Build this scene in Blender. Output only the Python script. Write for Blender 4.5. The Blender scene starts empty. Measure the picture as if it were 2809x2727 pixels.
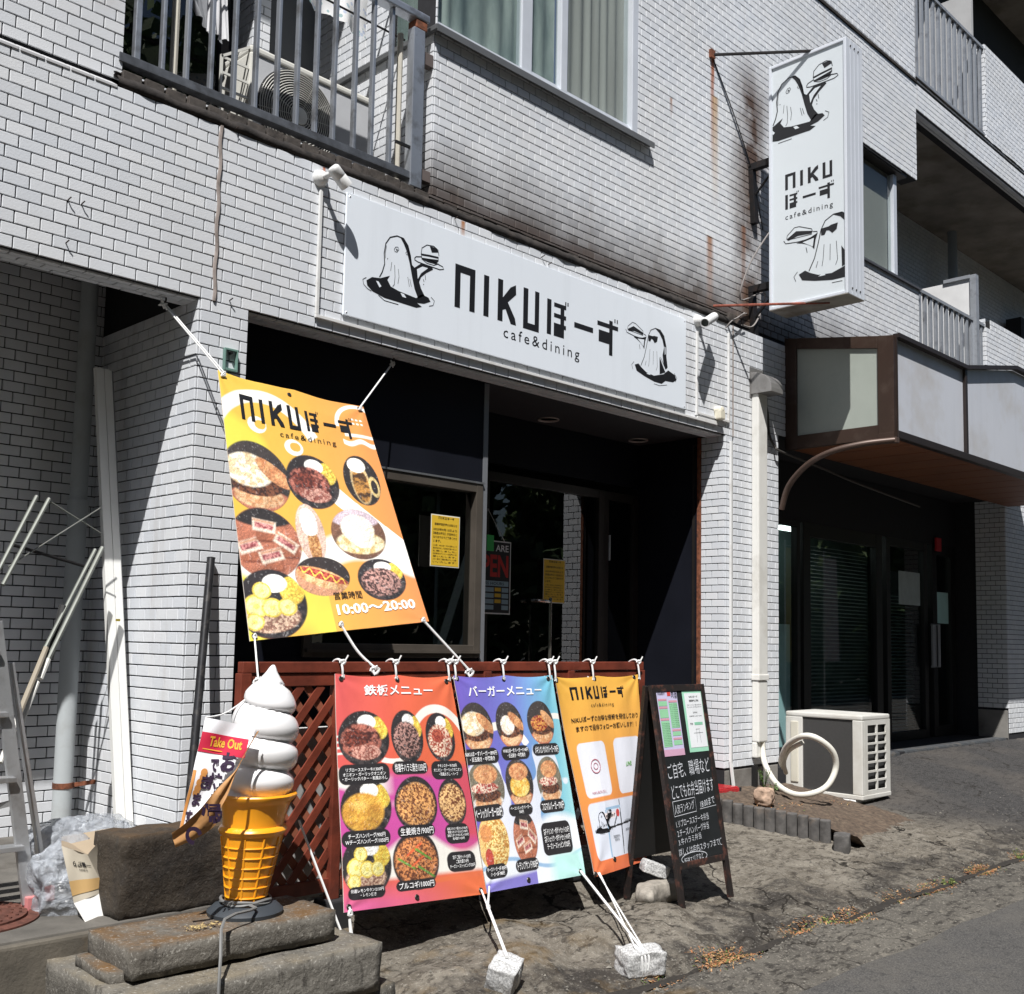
import bpy, bmesh, math, random
import numpy as np
from mathutils import Vector, Matrix, noise as mnoise
random.seed(7)
C = bpy.data.collections.new('scene'); bpy.context.scene.collection.children.link(C)
S = bpy.context.scene
# ---------------------------------------------------------------- camera
cam = bpy.data.cameras.new('camera'); camo = bpy.data.objects.new('camera', cam); C.objects.link(camo)
yaw, pitch, roll = 0.78776, 0.08892, 0.01916
cy_, sy_, cp_, sp_ = math.cos(yaw), math.sin(yaw), math.cos(pitch), math.sin(pitch)
F_ = Vector((sy_*cp_, cy_*cp_, sp_)); R0 = Vector((cy_, -sy_, 0)); U0 = R0.cross(F_)
R_ = math.cos(roll)*R0 + math.sin(roll)*U0; U_ = -math.sin(roll)*R0 + math.cos(roll)*U0
M = Matrix((R_, U_, -F_)).transposed().to_4x4(); CAM = Vector((-2.3185, -4.2370, 1.0390)); M.translation = CAM
camo.matrix_world = M
cam.lens = 38.26; cam.sensor_width = 36; cam.shift_x = 0.0028; cam.shift_y = 0.0455
cam.clip_start = 0.05; cam.clip_end = 400
S.camera = camo
# ---------------------------------------------------------------- world, sun, exposure
SUN = Vector((1.18, 1.0, -2.3)).normalized()
w = bpy.data.worlds.new('World'); S.world = w; w.use_nodes = True
nt = w.node_tree; bg = nt.nodes['Background']; sky = nt.nodes.new('ShaderNodeTexSky')
sky.sky_type = 'NISHITA'; sky.sun_disc = False
sky.sun_elevation = math.asin(-SUN.z); sky.sun_rotation = math.atan2(-SUN.x, -SUN.y)
nt.links.new(sky.outputs[0], bg.inputs[0]); bg.inputs[1].default_value = 0.05
sd = bpy.data.lights.new('sun', 'SUN'); sd.energy = 5.0; sd.angle = math.radians(0.5); sd.color = (1, 0.98, 0.955)
so = bpy.data.objects.new('sun', sd); C.objects.link(so); so.rotation_euler = SUN.to_track_quat('-Z', 'Y').to_euler(); so.location = (-6, -6, 12)
S.view_settings.view_transform = 'Standard'; S.view_settings.look = 'None'; S.view_settings.exposure = 0.44; S.view_settings.gamma = 1
S.view_settings.use_curve_mapping = False
S.render.engine = 'CYCLES'
# ---------------------------------------------------------------- materials
MATS = {}
class NB:
    def __init__(s, name):
        s.m = bpy.data.materials.new(name); s.m.use_nodes = True; s.t = s.m.node_tree; s.n = s.t.nodes; s.b = s.n['Principled BSDF']
    def new(s, t, **k):
        o = s.n.new(t)
        for a, v in k.items(): setattr(o, a, v)
        return o
    def put(s, sock, v):
        if hasattr(v, 'links') or isinstance(v, bpy.types.NodeSocket): s.t.links.new(v, sock)
        else: sock.default_value = v
    def pos(s): return s.new('ShaderNodeNewGeometry').outputs['Position']
    def math(s, op, a, b=0.0, clamp=False):
        o = s.new('ShaderNodeMath', operation=op, use_clamp=clamp); s.put(o.inputs[0], a); s.put(o.inputs[1], b); return o.outputs[0]
    def noise(s, scale, detail=4, rough=.55, vec=None, stretch=None, dist=0):
        o = s.new('ShaderNodeTexNoise'); o.inputs['Scale'].default_value = scale; o.inputs['Detail'].default_value = detail
        o.inputs['Roughness'].default_value = rough; o.inputs['Distortion'].default_value = dist
        v = vec if vec is not None else s.pos()
        if stretch:
            mp = s.new('ShaderNodeMapping'); mp.inputs['Scale'].default_value = stretch; s.t.links.new(v, mp.inputs[0]); v = mp.outputs[0]
        s.t.links.new(v, o.inputs['Vector']); return o.outputs[0]
    def voro(s, scale, feature='F1', out='Distance', vec=None):
        o = s.new('ShaderNodeTexVoronoi', feature=feature); o.inputs['Scale'].default_value = scale
        s.t.links.new(vec if vec is not None else s.pos(), o.inputs['Vector']); return o.outputs[out]
    def ramp(s, fac, lo, hi, c0=0.0, c1=1.0):
        o = s.new('ShaderNodeMapRange'); s.put(o.inputs[0], fac); o.inputs[1].default_value = lo; o.inputs[2].default_value = hi
        o.inputs[3].default_value = c0; o.inputs[4].default_value = c1; return o.outputs[0]
    def mix(s, fac, a, b, mode='MIX'):
        o = s.new('ShaderNodeMix', data_type='RGBA', blend_type=mode)
        s.put(o.inputs[0], fac)
        for i, v in ((6, a), (7, b)):
            if isinstance(v, (tuple, list)): v = (v[0], v[1], v[2], 1)
            s.put(o.inputs[i], v)
        return o.outputs[2]
    def bump(s, h, strength=.3, dist=.01, prev=None):
        o = s.new('ShaderNodeBump'); o.inputs['Strength'].default_value = strength; o.inputs['Distance'].default_value = dist
        s.t.links.new(h, o.inputs['Height'])
        if prev is not None: s.t.links.new(prev, o.inputs['Normal'])
        s.t.links.new(o.outputs[0], s.b.inputs['Normal']); return o.outputs[0]
    def col(s, v):
        if isinstance(v, (tuple, list)): v = (v[0], v[1], v[2], 1)
        s.put(s.b.inputs['Base Color'], v)
def mat(name, col, rough=.6, metal=0, var=.08, scale=6, bump=0, bscale=80, spec=.5, dirt=None, dirtscale=3, coat=0, trans=0, sheen=0, streak=0):
    if name in MATS: return MATS[name]
    k = NB(name); c = Vector(col)
    n = k.noise(scale, 5)
    v = k.mix(k.ramp(n, .3, .7), tuple(c*(1-var)), tuple(min(1, x*(1+var)) for x in c))
    if dirt: v = k.mix(k.ramp(k.noise(dirtscale, 6, .65), .52, .72, 0, .8), v, dirt)
    k.col(v); k.b.inputs['Roughness'].default_value = rough; k.b.inputs['Metallic'].default_value = metal
    k.b.inputs['Specular IOR Level'].default_value = spec; k.b.inputs['Coat Weight'].default_value = coat
    k.b.inputs['Transmission Weight'].default_value = trans
    if streak: k.col(k.mix(k.ramp(k.noise(7, 5, .65, stretch=(1, 1, .06)), .52, .75, 0, streak), v, tuple(c*.62)))
    if bump: k.bump(k.noise(bscale, 6, .6), bump, .004)
    MATS[name] = k.m; return k.m

def m_tile():
    k = NB('glazed wall tile'); g = k.new('ShaderNodeNewGeometry'); oi = k.new('ShaderNodeObjectInfo')
    r = k.math('FRACT', k.math('ADD', k.math('MULTIPLY', g.outputs['Random Per Island'], 7.31), k.math('MULTIPLY', oi.outputs['Random'], 3.7)))
    sep = k.new('ShaderNodeSeparateXYZ'); k.t.links.new(g.outputs['Position'], sep.inputs[0]); X, Y, Z = sep.outputs
    base = k.mix(r, (.66, .69, .735), (.76, .78, .81))
    base = k.mix(k.ramp(k.noise(1.3, 4), .35, .7, 0, .3), base, (.58, .56, .52))
    fine = k.noise(260, 3)
    base = k.mix(k.ramp(fine, .3, .7, 0, .14), base, (.45, .45, .46))
    # soot band washed down from the ledge over the shop and streaks
    h = k.math('SUBTRACT', Z, k.math('MULTIPLY', k.noise(2.2, 5, .6, stretch=(1, 1, .25)), .40))
    soot = k.ramp(h, 3.20, 3.62, 1, 0)
    soot = k.math('MULTIPLY', soot, k.ramp(Z, 3.33, 3.36))
    soot = k.math('MULTIPLY', soot, k.ramp(X, 1.0, 1.3))
    soot = k.math('MULTIPLY', soot, k.math('ADD', .84, k.math('MULTIPLY', k.ramp(r, .55, .75, 1, 0), .16)))
    base = k.mix(k.math('MULTIPLY', soot, .97), base, (.085, .068, .058))
    lowrow = k.math('MULTIPLY', k.math('MULTIPLY', k.ramp(Z, 3.43, 3.47, 1, 0), k.ramp(Z, 3.33, 3.36)), k.ramp(X, 1.0, 1.3)); base = k.mix(k.math('MULTIPLY', lowrow, .72), base, (.09, .070, .062))
    # weathering streaks
    st = k.noise(5.5, 5, .6, stretch=(1, 1, .10))
    base = k.mix(k.ramp(st, .60, .78, 0, .35), base, (.33, .28, .23))
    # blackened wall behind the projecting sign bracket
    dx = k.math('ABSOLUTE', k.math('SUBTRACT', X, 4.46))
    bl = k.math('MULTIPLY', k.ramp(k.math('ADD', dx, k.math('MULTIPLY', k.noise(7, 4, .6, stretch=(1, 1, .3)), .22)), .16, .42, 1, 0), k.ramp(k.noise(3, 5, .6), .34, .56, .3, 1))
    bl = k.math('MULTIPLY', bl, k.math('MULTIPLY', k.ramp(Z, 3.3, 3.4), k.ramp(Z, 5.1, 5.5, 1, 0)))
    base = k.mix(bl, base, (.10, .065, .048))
    # rust run under the stay anchor
    def rust(x0, ztop, zbot, wd, amt):
        global _
        d = k.math('ABSOLUTE', k.math('SUBTRACT', X, k.math('ADD', x0, k.math('MULTIPLY', k.math('SUBTRACT', k.noise(4, 3), .5), .02))))
        a = k.math('MULTIPLY', k.ramp(d, wd*.3, wd, 1, 0), k.math('MULTIPLY', k.ramp(Z, ztop, ztop+.01, 1, 0), k.ramp(Z, zbot, ztop, 0, 1)))
        return k.math('MULTIPLY', a, amt)
    for (x0, zt, zb, wd, amt, c) in RUST:
        base = k.mix(rust(x0, zt, zb, wd, amt), base, c)
    k.col(base)
    k.b.inputs['Roughness'].default_value = .42; k.b.inputs['Specular IOR Level'].default_value = .35
    k.bump(k.noise(170, 3), .35, .002)
    MATS['tile'] = k.m; return k.m
RUST = [(3.955, 5.25, 4.35, .032, 1.0, (.36, .10, .02)), (3.99, 4.95, 4.1, .05, .8, (.45, .27, .10)), (3.465, 4.74, 4.60, .022, .8, (.30, .14, .07)), (4.36, 4.1, 3.4, .04, .9, (.22, .10, .05)),
        (3.93, 3.9, 3.35, .05, .9, (.30, .13, .05)), (1.53, 3.29, 3.18, .02, .95, (.42, .16, .04)), (.62, 3.29, 3.22, .012, .9, (.5, .12, .03)), (-.47, 3.90, 3.6, .09, .5, (.38, .26, .15))]
TILE = m_tile()
GROUT = mat('dark grout', (.014, .014, .017), .9, var=.2, scale=20)
CONC = mat('raw concrete', (.20, .19, .175), .9, var=.25, scale=4, bump=.5, bscale=60, dirt=(.10, .085, .07))
DARK = mat('shop interior dark', (.010, .010, .013), .7, var=.1)
BLACK = mat('black paint', (.012, .012, .012), .5)
WHITE = mat('white paint', (.78, .78, .77), .45, var=.03)
STEEL = mat('brushed aluminium', (.55, .56, .58), .35, .85, var=.08, dirt=(.20, .17, .14), dirtscale=9)
RUSTY = mat('rusty steel', (.20, .07, .035), .85, .2, var=.5, scale=30, bump=.5, dirt=(.05, .03, .02), dirtscale=20)
BLKSTEEL = mat('blackened steel', (.010, .009, .010), .6, .3, var=.3, dirt=(.035, .018, .012), dirtscale=14)
ROPE = mat('white nylon rope', (.74, .74, .73), .7, var=.05)
# ---------------------------------------------------------------- mesh helpers
def V(*a): return Vector(a[0]) if len(a) == 1 else Vector(a)
class MB:
    def __init__(s): s.v = []; s.f = []; s.mi = []; s.c = None
    def add(s, vs, fs, mi=0):
        o = len(s.v); s.v += [tuple(v) for v in vs]; s.f += [tuple(i+o for i in f) for f in fs]; s.mi += [mi]*len(fs); return s
    def bx(s, x0, x1, y0, y1, z0, z1, mi=0):
        return s.add([(x, y, z) for z in (z0, z1) for y in (y0, y1) for x in (x0, x1)],
                     [(0, 2, 3, 1), (4, 5, 7, 6), (0, 1, 5, 4), (2, 6, 7, 3), (0, 4, 6, 2), (1, 3, 7, 5)], mi)
    def box(s, c, d, rot=None, mi=0):
        c = V(c); x, y, z = [q/2 for q in d]
        vs = [V(a*x, b*y, e*z) for e in (-1, 1) for b in (-1, 1) for a in (-1, 1)]
        if rot is not None: vs = [rot @ v for v in vs]
        return s.add([v+c for v in vs], [(0, 2, 3, 1), (4, 5, 7, 6), (0, 1, 5, 4), (2, 6, 7, 3), (0, 4, 6, 2), (1, 3, 7, 5)], mi)
    def bar(s, a, b, w, t, up=(0, 0, 1), mi=0):
        a, b = V(a), V(b); d = (b-a); L = d.length; d.normalize(); u = V(up)
        r = d.cross(u)
        if r.length < 1e-4: r = d.cross(V(1, 0, 0))
        r.normalize(); n = r.cross(d)
        rot = Matrix((d, r, n)).transposed()
        return s.box((a+b)/2, (L, w, t), rot, mi)
    def tube(s, pts, r, n=8, cap=True, mi=0, closed=False):
        pts = [V(p) for p in pts]; m = len(pts); rr = r if isinstance(r, (list, tuple)) else [r]*m
        t0 = (pts[1]-pts[0]).normalized(); a = t0.orthogonal().normalized(); vs = []
        for i in range(m):
            if closed: t = (pts[(i+1) % m]-pts[i-1]).normalized()
            else: t = (pts[min(i+1, m-1)]-pts[max(i-1, 0)]).normalized()
            a = (a - t*a.dot(t)).normalized(); b = t.cross(a)
            vs += [pts[i] + (a*math.cos(k*2*math.pi/n)+b*math.sin(k*2*math.pi/n))*rr[i] for k in range(n)]
        fs = [(i*n+k, i*n+(k+1) % n, (i+1)*n+(k+1) % n, (i+1)*n+k) for i in range(m-1) for k in range(n)]
        if closed: fs += [((m-1)*n+k, (m-1)*n+(k+1) % n, (k+1) % n, k) for k in range(n)]
        elif cap: fs += [tuple(range(n-1, -1, -1)), tuple(range((m-1)*n, m*n))]
        return s.add(vs, fs, mi)
    def lathe(s, c, prof, n=32, axis='z', mi=0, fn=None, caps=True):
        c = V(c); vs = []
        for (r, h) in prof:
            for k in range(n):
                a = 2*math.pi*k/n; q = r if fn is None else fn(r, h, a)
                p = V(q*math.cos(a), q*math.sin(a), h)
                if axis == 'y': p = V(p.x, -p.z, p.y)
                elif axis == 'x': p = V(p.z, p.x, p.y)
                elif axis != 'z': p = axis @ p
                vs.append(p+c)
        m = len(prof)
        fs = [(i*n+k, i*n+(k+1) % n, (i+1)*n+(k+1) % n, (i+1)*n+k) for i in range(m-1) for k in range(n)]
        if caps: fs += [tuple(range(n-1, -1, -1)), tuple(range((m-1)*n, m*n))]
        return s.add(vs, fs, mi)
    def poly(s, pts, depth=None, mi=0):
        """prism: polygon pts extruded by vector depth"""
        pts = [V(p) for p in pts]; n = len(pts)
        if depth is None: return s.add(pts, [tuple(range(n))], mi)
        d = V(depth)
        return s.add(pts+[p+d for p in pts], [tuple(range(n-1, -1, -1)), tuple(range(n, 2*n))]+[(k, (k+1) % n, n+(k+1) % n, n+k) for k in range(n)], mi)
    def build(s, name, m, parent=None, smooth=False, bevel=0, kind=None, label=None, loc=None, seg=2, cols=None, fixn=True):
        off = V(0, 0, 0)
        if parent is not None:
            off = WLOC[parent.name]
        elif loc is not None: off = V(loc)
        me = bpy.data.meshes.new(name); me.from_pydata([(x-off.x, y-off.y, z-off.z) for x, y, z in s.v], [], s.f)
        ms = m if isinstance(m, (list, tuple)) else [m]
        for q in ms: me.materials.append(q)
        if len(ms) > 1: me.polygons.foreach_set('material_index', s.mi)
        if cols is not None:
            at = me.color_attributes.new('Col', 'FLOAT_COLOR', 'POINT'); a = np.ones((len(s.v), 4), np.float32); a[:, :3] = cols; at.data.foreach_set('color', a.ravel())
        if bevel or (fixn and len(s.f) < 60000):
            bm = bmesh.new(); bm.from_mesh(me)
            if fixn: bmesh.ops.recalc_face_normals(bm, faces=bm.faces)
            if bevel:
                bm.normal_update()
                es = [e for e in bm.edges if len(e.link_faces) == 2 and e.calc_face_angle(0) > .6]
                bmesh.ops.bevel(bm, geom=es, offset=bevel, segments=seg, profile=.6, affect='EDGES', clamp_overlap=True)
            bm.to_mesh(me); bm.free()
        if smooth:
            me.polygons.foreach_set('use_smooth', [True]*len(me.polygons))
            if smooth != 'all':
                me.set_sharp_from_angle(angle=math.radians(40))
        o = bpy.data.objects.new(name, me); C.objects.link(o)
        if parent is not None: o.parent = parent; WLOC[o.name] = off.copy()
        else: o.location = off; WLOC[o.name] = off.copy()
        if kind: o['kind'] = kind
        if label: o['label'] = label
        return o
WLOC = {}
def thing(name, label, cat, loc=(0, 0, 0), group=None):
    o = bpy.data.objects.new(name, None); C.objects.link(o); o.location = loc; WLOC[o.name] = V(loc)
    o.empty_display_size = .1; o['label'] = label; o['category'] = cat
    if group: o['group'] = group
    return o
def tag(o, label, cat, group=None):
    o['label'] = label; o['category'] = cat
    if group: o['group'] = group
    return o
def smoothpath(pts, k=6):
    pts = [V(p) for p in pts]; out = []
    for i in range(len(pts)-1):
        p0, p1, p2, p3 = pts[max(i-1, 0)], pts[i], pts[i+1], pts[min(i+2, len(pts)-1)]
        for j in range(k):
            t = j/k; out.append(.5*((2*p1)+(p2-p0)*t+(2*p0-5*p1+4*p2-p3)*t*t+(3*p1-p0-3*p2+p3)*t**3))
    out.append(pts[-1]); return out
def rough(mb, amp, scale, seed=0, axis=None):
    out = []
    for v in mb.v:
        p = V(v); n = mnoise.noise_vector(p*scale+V(seed, seed*2, seed*3)) + .5*mnoise.noise_vector(p*scale*2.3+V(seed, 1, 3))
        if axis: n = V(n.x*axis[0], n.y*axis[1], n.z*axis[2])
        out.append(tuple(p+n*amp))
    mb.v = out; return mb
def rock(c, d, rot=None, amp=.01, scale=9, seed=0, sub=7, k=.55):
    """lumpy superellipsoid block"""
    mb = MB(); n = sub*2; vs = []; key = {}
    fs = []
    def P(face, i, j):
        u = 2*i/n-1; v = 2*j/n-1
        q = [V(1, u, v), V(-1, u, v), V(u, 1, v), V(u, -1, v), V(u, v, 1), V(u, v, -1)][face]
        sp = q.normalized(); p = q*(k)+sp*(1-k)*1.15
        kk = tuple(round(x, 5) for x in q)
        if kk not in key:
            p = V(p.x*d[0]/2, p.y*d[1]/2, p.z*d[2]/2)
            nn = mnoise.noise_vector(p*scale+V(seed, seed, seed))+.5*mnoise.noise_vector(p*scale*3+V(seed, 0, seed))
            p = p+nn*amp
            if rot is not None: p = rot @ p
            key[kk] = len(vs); vs.append(p+V(c))
        return key[kk]
    for f in range(6):
        for i in range(n):
            for j in range(n):
                fs.append((P(f, i, j), P(f, i+1, j), P(f, i+1, j+1), P(f, i, j+1)))
    mb.add(vs, fs); return mb
def rotz(a): return Matrix.Rotation(math.radians(a), 3, 'Z')
def rotx(a): return Matrix.Rotation(math.radians(a), 3, 'X')
def roty(a): return Matrix.Rotation(math.radians(a), 3, 'Y')
# ---------------------------------------------------------------- tile fields
B = thing('apartment_building', 'white tiled apartment block with ledges, balconies and a dark recessed cafe front', 'building', (0, 0, 0))
TILEPOOL = []     # (score, matrix, w, h)
STUFF = MB()
def one_tile(mb, o, U, W, N, u0, u1, w0, w1, t=.008, ch=.0014):
    """tile on plane: o + u*U + w*W, front towards N"""
    a = []
    for (uu0, uu1, ww0, ww1, d) in ((u0, u1, w0, w1, 0), (u0, u1, w0, w1, t-ch), (u0+ch, u1-ch, w0+ch, w1-ch, t)):
        a += [o+U*uu0+W*ww0+N*d, o+U*uu1+W*ww0+N*d, o+U*uu1+W*ww1+N*d, o+U*uu0+W*ww1+N*d]
    f = [(8, 9, 10, 11)]
    for b in (0, 4): f += [(b+k, b+(k+1) % 4, b+4+(k+1) % 4, b+4+k) for k in range(4)]
    mb.add(a, f)
def tile_field(o, U, W, N, u0, u1, w0, w1, holes=(), uoff=0.0, par=0, pool=True, pw=.1, ph=.05, j=.0056, e0=0):
    o, U, W, N = V(o), V(U), V(W), V(N)
    r0 = math.floor(w0/ph+1e-6); r1 = math.ceil(w1/ph-1e-6)
    for r in range(r0, r1):
        a0 = max(r*ph, w0); a1 = min((r+1)*ph, w1)
        if a1-a0 < .012: continue
        sh = uoff + (pw/2 if (r+par) % 2 else 0)
        for c in range(math.floor((u0-sh)/pw), math.ceil((u1-sh)/pw)+1):
            b0 = max(c*pw+sh, u0); b1 = min((c+1)*pw+sh, u1)
            segs = [(b0, b1)] if b1-b0 > .008 else []
            for (h0, h1, g0, g1) in holes:
                if g0 < (a0+a1)/2 < g1:
                    ns = []
                    for (x, y) in segs:
                        if h1 <= x or h0 >= y: ns.append((x, y)); continue
                        if x < h0: ns.append((x, h0))
                        if y > h1: ns.append((h1, y))
                    segs = ns
            for (x, y) in segs:
                if y-x < .012: continue
                first_ = e0 and abs(x-u0) < 1e-6
                if first_: x -= e0-j/2
                jj = j/2; U0_, U1_, W0_, W1_ = x+jj, y-jj, a0+jj, a1-jj
                dz = random.uniform(-.0006, .0006); tl = random.uniform(-.006, .006); tt = random.uniform(-.008, .008)
                full = abs((y-x)-pw) < 1e-4 and abs((a1-a0)-ph) < 1e-4
                cen = o+U*((x+y)/2)+W*((a0+a1)/2)+N*dz
                N2 = (N+U*tl+W*tt).normalized(); U2 = (U-N2*U.dot(N2)).normalized(); W2 = N2.cross(U2)
                if W2.dot(W) < 0: W2 = -W2
                if full and pool:
                    dv = cen-CAM; dep = dv.dot(F_); sx = dv.dot(R_)/dep; sy = dv.dot(U_)/dep
                    px = 512+1088*sx; py = 543-1088*sy
                    if dep > 0 and 5 < px < 1019 and 5 < py < 989:
                        sc = abs(dv.normalized().dot(N))/dep**2
                        TILEPOOL.append((sc, cen, U2, W2, N2)); continue
                hu, hw = (U1_-U0_)/2, (W1_-W0_)/2
                one_tile(STUFF, cen, U2, W2, N2, -hu, hu, -hw, hw)
def core(o, U, W, N, u0, u1, w0, w1, holes, depth, mb):
    """slab behind a tile field with holes, as boxes"""
    us = sorted({u0, u1}|{max(u0, min(u1, h)) for q in holes for h in q[:2]}); ws = sorted({w0, w1}|{max(w0, min(w1, h)) for q in holes for h in q[2:]})
    o, U, W, N = V(o), V(U), V(W), V(N)
    for a, b in zip(us, us[1:]):
        run = []
        for c, d in zip(ws, ws[1:]):
            m, n = (a+b)/2, (c+d)/2
            if any(q[0] < m < q[1] and q[2] < n < q[3] for q in holes): continue
            if run and abs(run[-1][1]-c) < 1e-6: run[-1][1] = d
            else: run.append([c, d])
        for c, d in run:
            p = [o+U*x+W*y for x, y in ((a, c), (b, c), (b, d), (a, d))]
            mb.add(p+[q-N*depth for q in p], [(0, 1, 2, 3), (7, 6, 5, 4), (0, 4, 5, 1), (1, 5, 6, 2), (2, 6, 7, 3), (3, 7, 4, 0)])
X_, Y_, Z_ = (1, 0, 0), (0, 1, 0), (0, 0, 1); NY = (0, -1, 0); NX = (-1, 0, 0)
E=1
XR = 11.2
cb = MB()
TD = .009
# lower facade (z 0.2 .. 3.30)
HL = [(-2.7, 0, -9, 2.5), (.24, 4.05, -9, 2.5), (4.749, 9.15, -9, 2.58)]
tile_field((0, 0, 0), X_, Z_, NY, -6, 4.14, .2, 3.30, HL, uoff=0.0, par=0)
tile_field((0, 0, 0), X_, Z_, NY, 4.155, XR, .2, 3.30, HL, uoff=.0, par=0)
core((0, 0, 0), X_, Z_, NY, -6, XR, .05, 3.30, [(-2.7, 0, -9, 2.5), (.24, 4.05, -9, 2.5), (4.749, 9.15, -9, 2.58)], .14, cb)
# left bay: back wall, pillar side, beam underside
tile_field((0, .94, 0), X_, Z_, NY, -3.2, 0, -.1, 2.85, (), uoff=.03, par=1)
tile_field((0, 0, 0), Y_, Z_, NX, 0, .93, -.1, 2.5, (), uoff=0, par=1, e0=.008)
tile_field((0, 0, 2.5), X_, Y_, (0, 0, -1), -2.7, 0, 0.012, .14, (), pool=False)
tile_field((0, 0, 2.5), X_, Y_, (0, 0, -1), .25, 4.04, 0.012, .14, (), pool=False)
cb.bx(0.0, .24, .14, .95, -.2, 3.3)
cb.bx(-3.4, 0, .95, 1.1, -.3, 3.3); cb.bx(-2.7, 0, .14, .95, 2.86, 3.3); cb.bx(-2.9, -2.7, .14, .95, -.3, 3.3)
# right pillar inner side
tile_field((4.05, 0, 0), Y_, Z_, NX, 0, .19, .2, 2.5, (), uoff=0, par=0, e0=.008)
cb.bx(4.06, 4.749, .14, 2.4, .05, 3.3)
cb.bx(.24, 4.05, .14, 1.4, 2.52, 3.3)
cb.bx(4.749, 9.15, .14, 1.4, 2.585, 3.3)
# far column
tile_field((9.15, 0, 0), Y_, Z_, NX, 0, .30, .45, 2.58, (), uoff=0, par=0, e0=.008)
cb.bx(9.15, XR, .14, 2.4, .05, 3.3)
# ledge 2
LEDGE = MB()
# upper floor 2
ZT2 = 6.36
H2 = [(-.38, 1.344, 3.40, 9), (1.36, 3.10, 4.34, 9), (5.2, 7.0, 4.34, 5.38), (7.0, 9, 4.34, 5.40), (7.30, 99, 3.30, 3.40), (7.30, 8.88, 3.40, 9), (8.88, 99, 4.44, 9)]
tile_field((0, .05, 0), X_, Z_, NY, -6, XR, 3.35, 6.35, H2, uoff=.03, par=1)
core((0, .05, 0), X_, Z_, NY, -6, XR, 3.30, 6.35, H2, .15, cb)
# slab band between floors 2 and 3
tile_field((0, .05, 0), X_, Z_, NY, 7.30, XR, 6.09, 6.35, (), uoff=.03, par=1)
core((0, .05, 0), X_, Z_, NY, 7.30, XR, 6.08, 6.35, (), .15, cb)
tile_field((0, .05, 6.08), X_, Y_, (0, 0, -1), 7.3, XR, 0, .08, (), pool=False)
# floor 3
H3 = [(7.30, 9.0, 6.42, 99), (9.0, 99, 7.46, 99), (-.38, 3.10, 6.35, 99)]
tile_field((0, .05, 0), X_, Z_, NY, 3.1, XR, 6.38, 9.6, H3, uoff=.06, par=0)
core((0, .05, 0), X_, Z_, NY, 3.1, XR, 6.35, 9.6, H3, .15, cb)
# balcony side wall (left face of the wall beside the window)
tile_field((1.344, .05, 0), Y_, Z_, NX, 0, 1.2, 3.35, 4.34, (), uoff=.0, par=1, e0=.008)
tile_field((1.344, .05, 0), Y_, Z_, NX, 0.35, 1.2, 4.34, 6.2, (), uoff=.0, par=1)
cb.bx(1.344, 1.6, .4, 1.3, 3.3, 6.3); cb.bx(1.344, 1.5, .2, .4, 3.3, 4.33)
# parapet ends
tile_field((8.88, .05, 0), Y_, Z_, NX, 0, .14, 3.4, 4.44, (), pool=False, e0=.008)
tile_field((9.0, .05, 0), Y_, Z_, NX, 0, .14, 6.4, 7.46, (), pool=False, e0=.008)
# window jamb at right of upper window (splayed return) and far loggia walls
tile_field((3.10, .05, 0), Y_, Z_, (-1, 0, 0), 0.012, .13, 4.36, 6.2, (), pool=False)
tile_field((0, 1.25, 0), X_, Z_, NY, 6.9, 14.5, 3.4, 6.3, (), uoff=.02, par=0, pool=False)
cb.bx(6.9, 14.5, 1.26, 1.4, 3.3, 6.3)
tile_field((7.03, .2, 0), Y_, Z_, (1, 0, 0), 0, 1.05, 4.4, 6.1, (), pool=False)
cb.bx(6.9, 7.02, .2, 1.25, 3.35, 6.08)
tile_field((0, 1.25, 0), X_, Z_, NY, 6.9, 14.5, 6.5, 8.8, (), uoff=.02, par=0, pool=False)
# balcony back wall pier
tile_field((.78, .95, 0), X_, Z_, NY, 0, .10, 3.4, 6.2, (), pool=False)
tile_field((.78, .95, 0), Y_, Z_, NX, 0, .2, 3.4, 6.2, (), pool=False)
cb.bx(.78, .88, .96, 1.2, 3.4, 6.2)
cb.build('wall_core', GROUT, B)
# slabs, soffits, ceilings
SLABM = mat('stained slab concrete', (.22, .20, .175), .9, var=.35, scale=2.2, bump=.3, bscale=40, dirt=(.11, .09, .06), dirtscale=2)
for q in ((-3.4, 1.344, .2, 1.6, 3.20, 3.38), (7.30, 14.5, .20, 2.5, 6.085, 6.33), (7.30, 14.5, .20, 2.5, 3.2, 3.38), (-3, 3.1, .21, 2.0, 6.2, 6.4), (7.3, 18, .0, 2.5, 9.3, 9.5)):
    MB().bx(*q).build('floor_slab', SLABM, B)
# mossy dark ledge with broken tile lip
ldm = mat('blackened ledge', (.022, .018, .016), .95, var=.6, scale=14, bump=.8, bscale=50, dirt=(.07, .056, .048), dirtscale=9)
def ledge(x0, x1, z, y0, y1, th, amp, name='ledge', m=ldm):
    mb = MB(); n = int((x1-x0)/.03)
    for i in range(n+1):
        x = x0+(x1-x0)*i/n; a = amp*mnoise.noise(V(x*9, z, 0)); b = amp*mnoise.noise(V(x*13, z, 5))
        mb.v += [(x, y0+a, z-th/2+b*.6), (x, y0-.004+a, z+b*.3), (x, y0+.012+a, z+th/2+b*.5), (x, y1, z+th/2+.012), (x, y1, z-th/2)]
    for i in range(n):
        o = i*5; mb.f += [(o+k, o+5+k, o+5+(k+1) % 5, o+(k+1) % 5) for k in range(5)]; mb.mi += [0]*5
    mb.build(name, m, B, smooth='all')
ledge(-.42, 4.10, 3.325, -.012, .05, .05, .012)
ledge(-.42, 4.12, 3.372, .018, .06, .012, .008)
ledge(7.3, XR, 6.40, .035, .07, .012, .008)
lt = MB()
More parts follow.
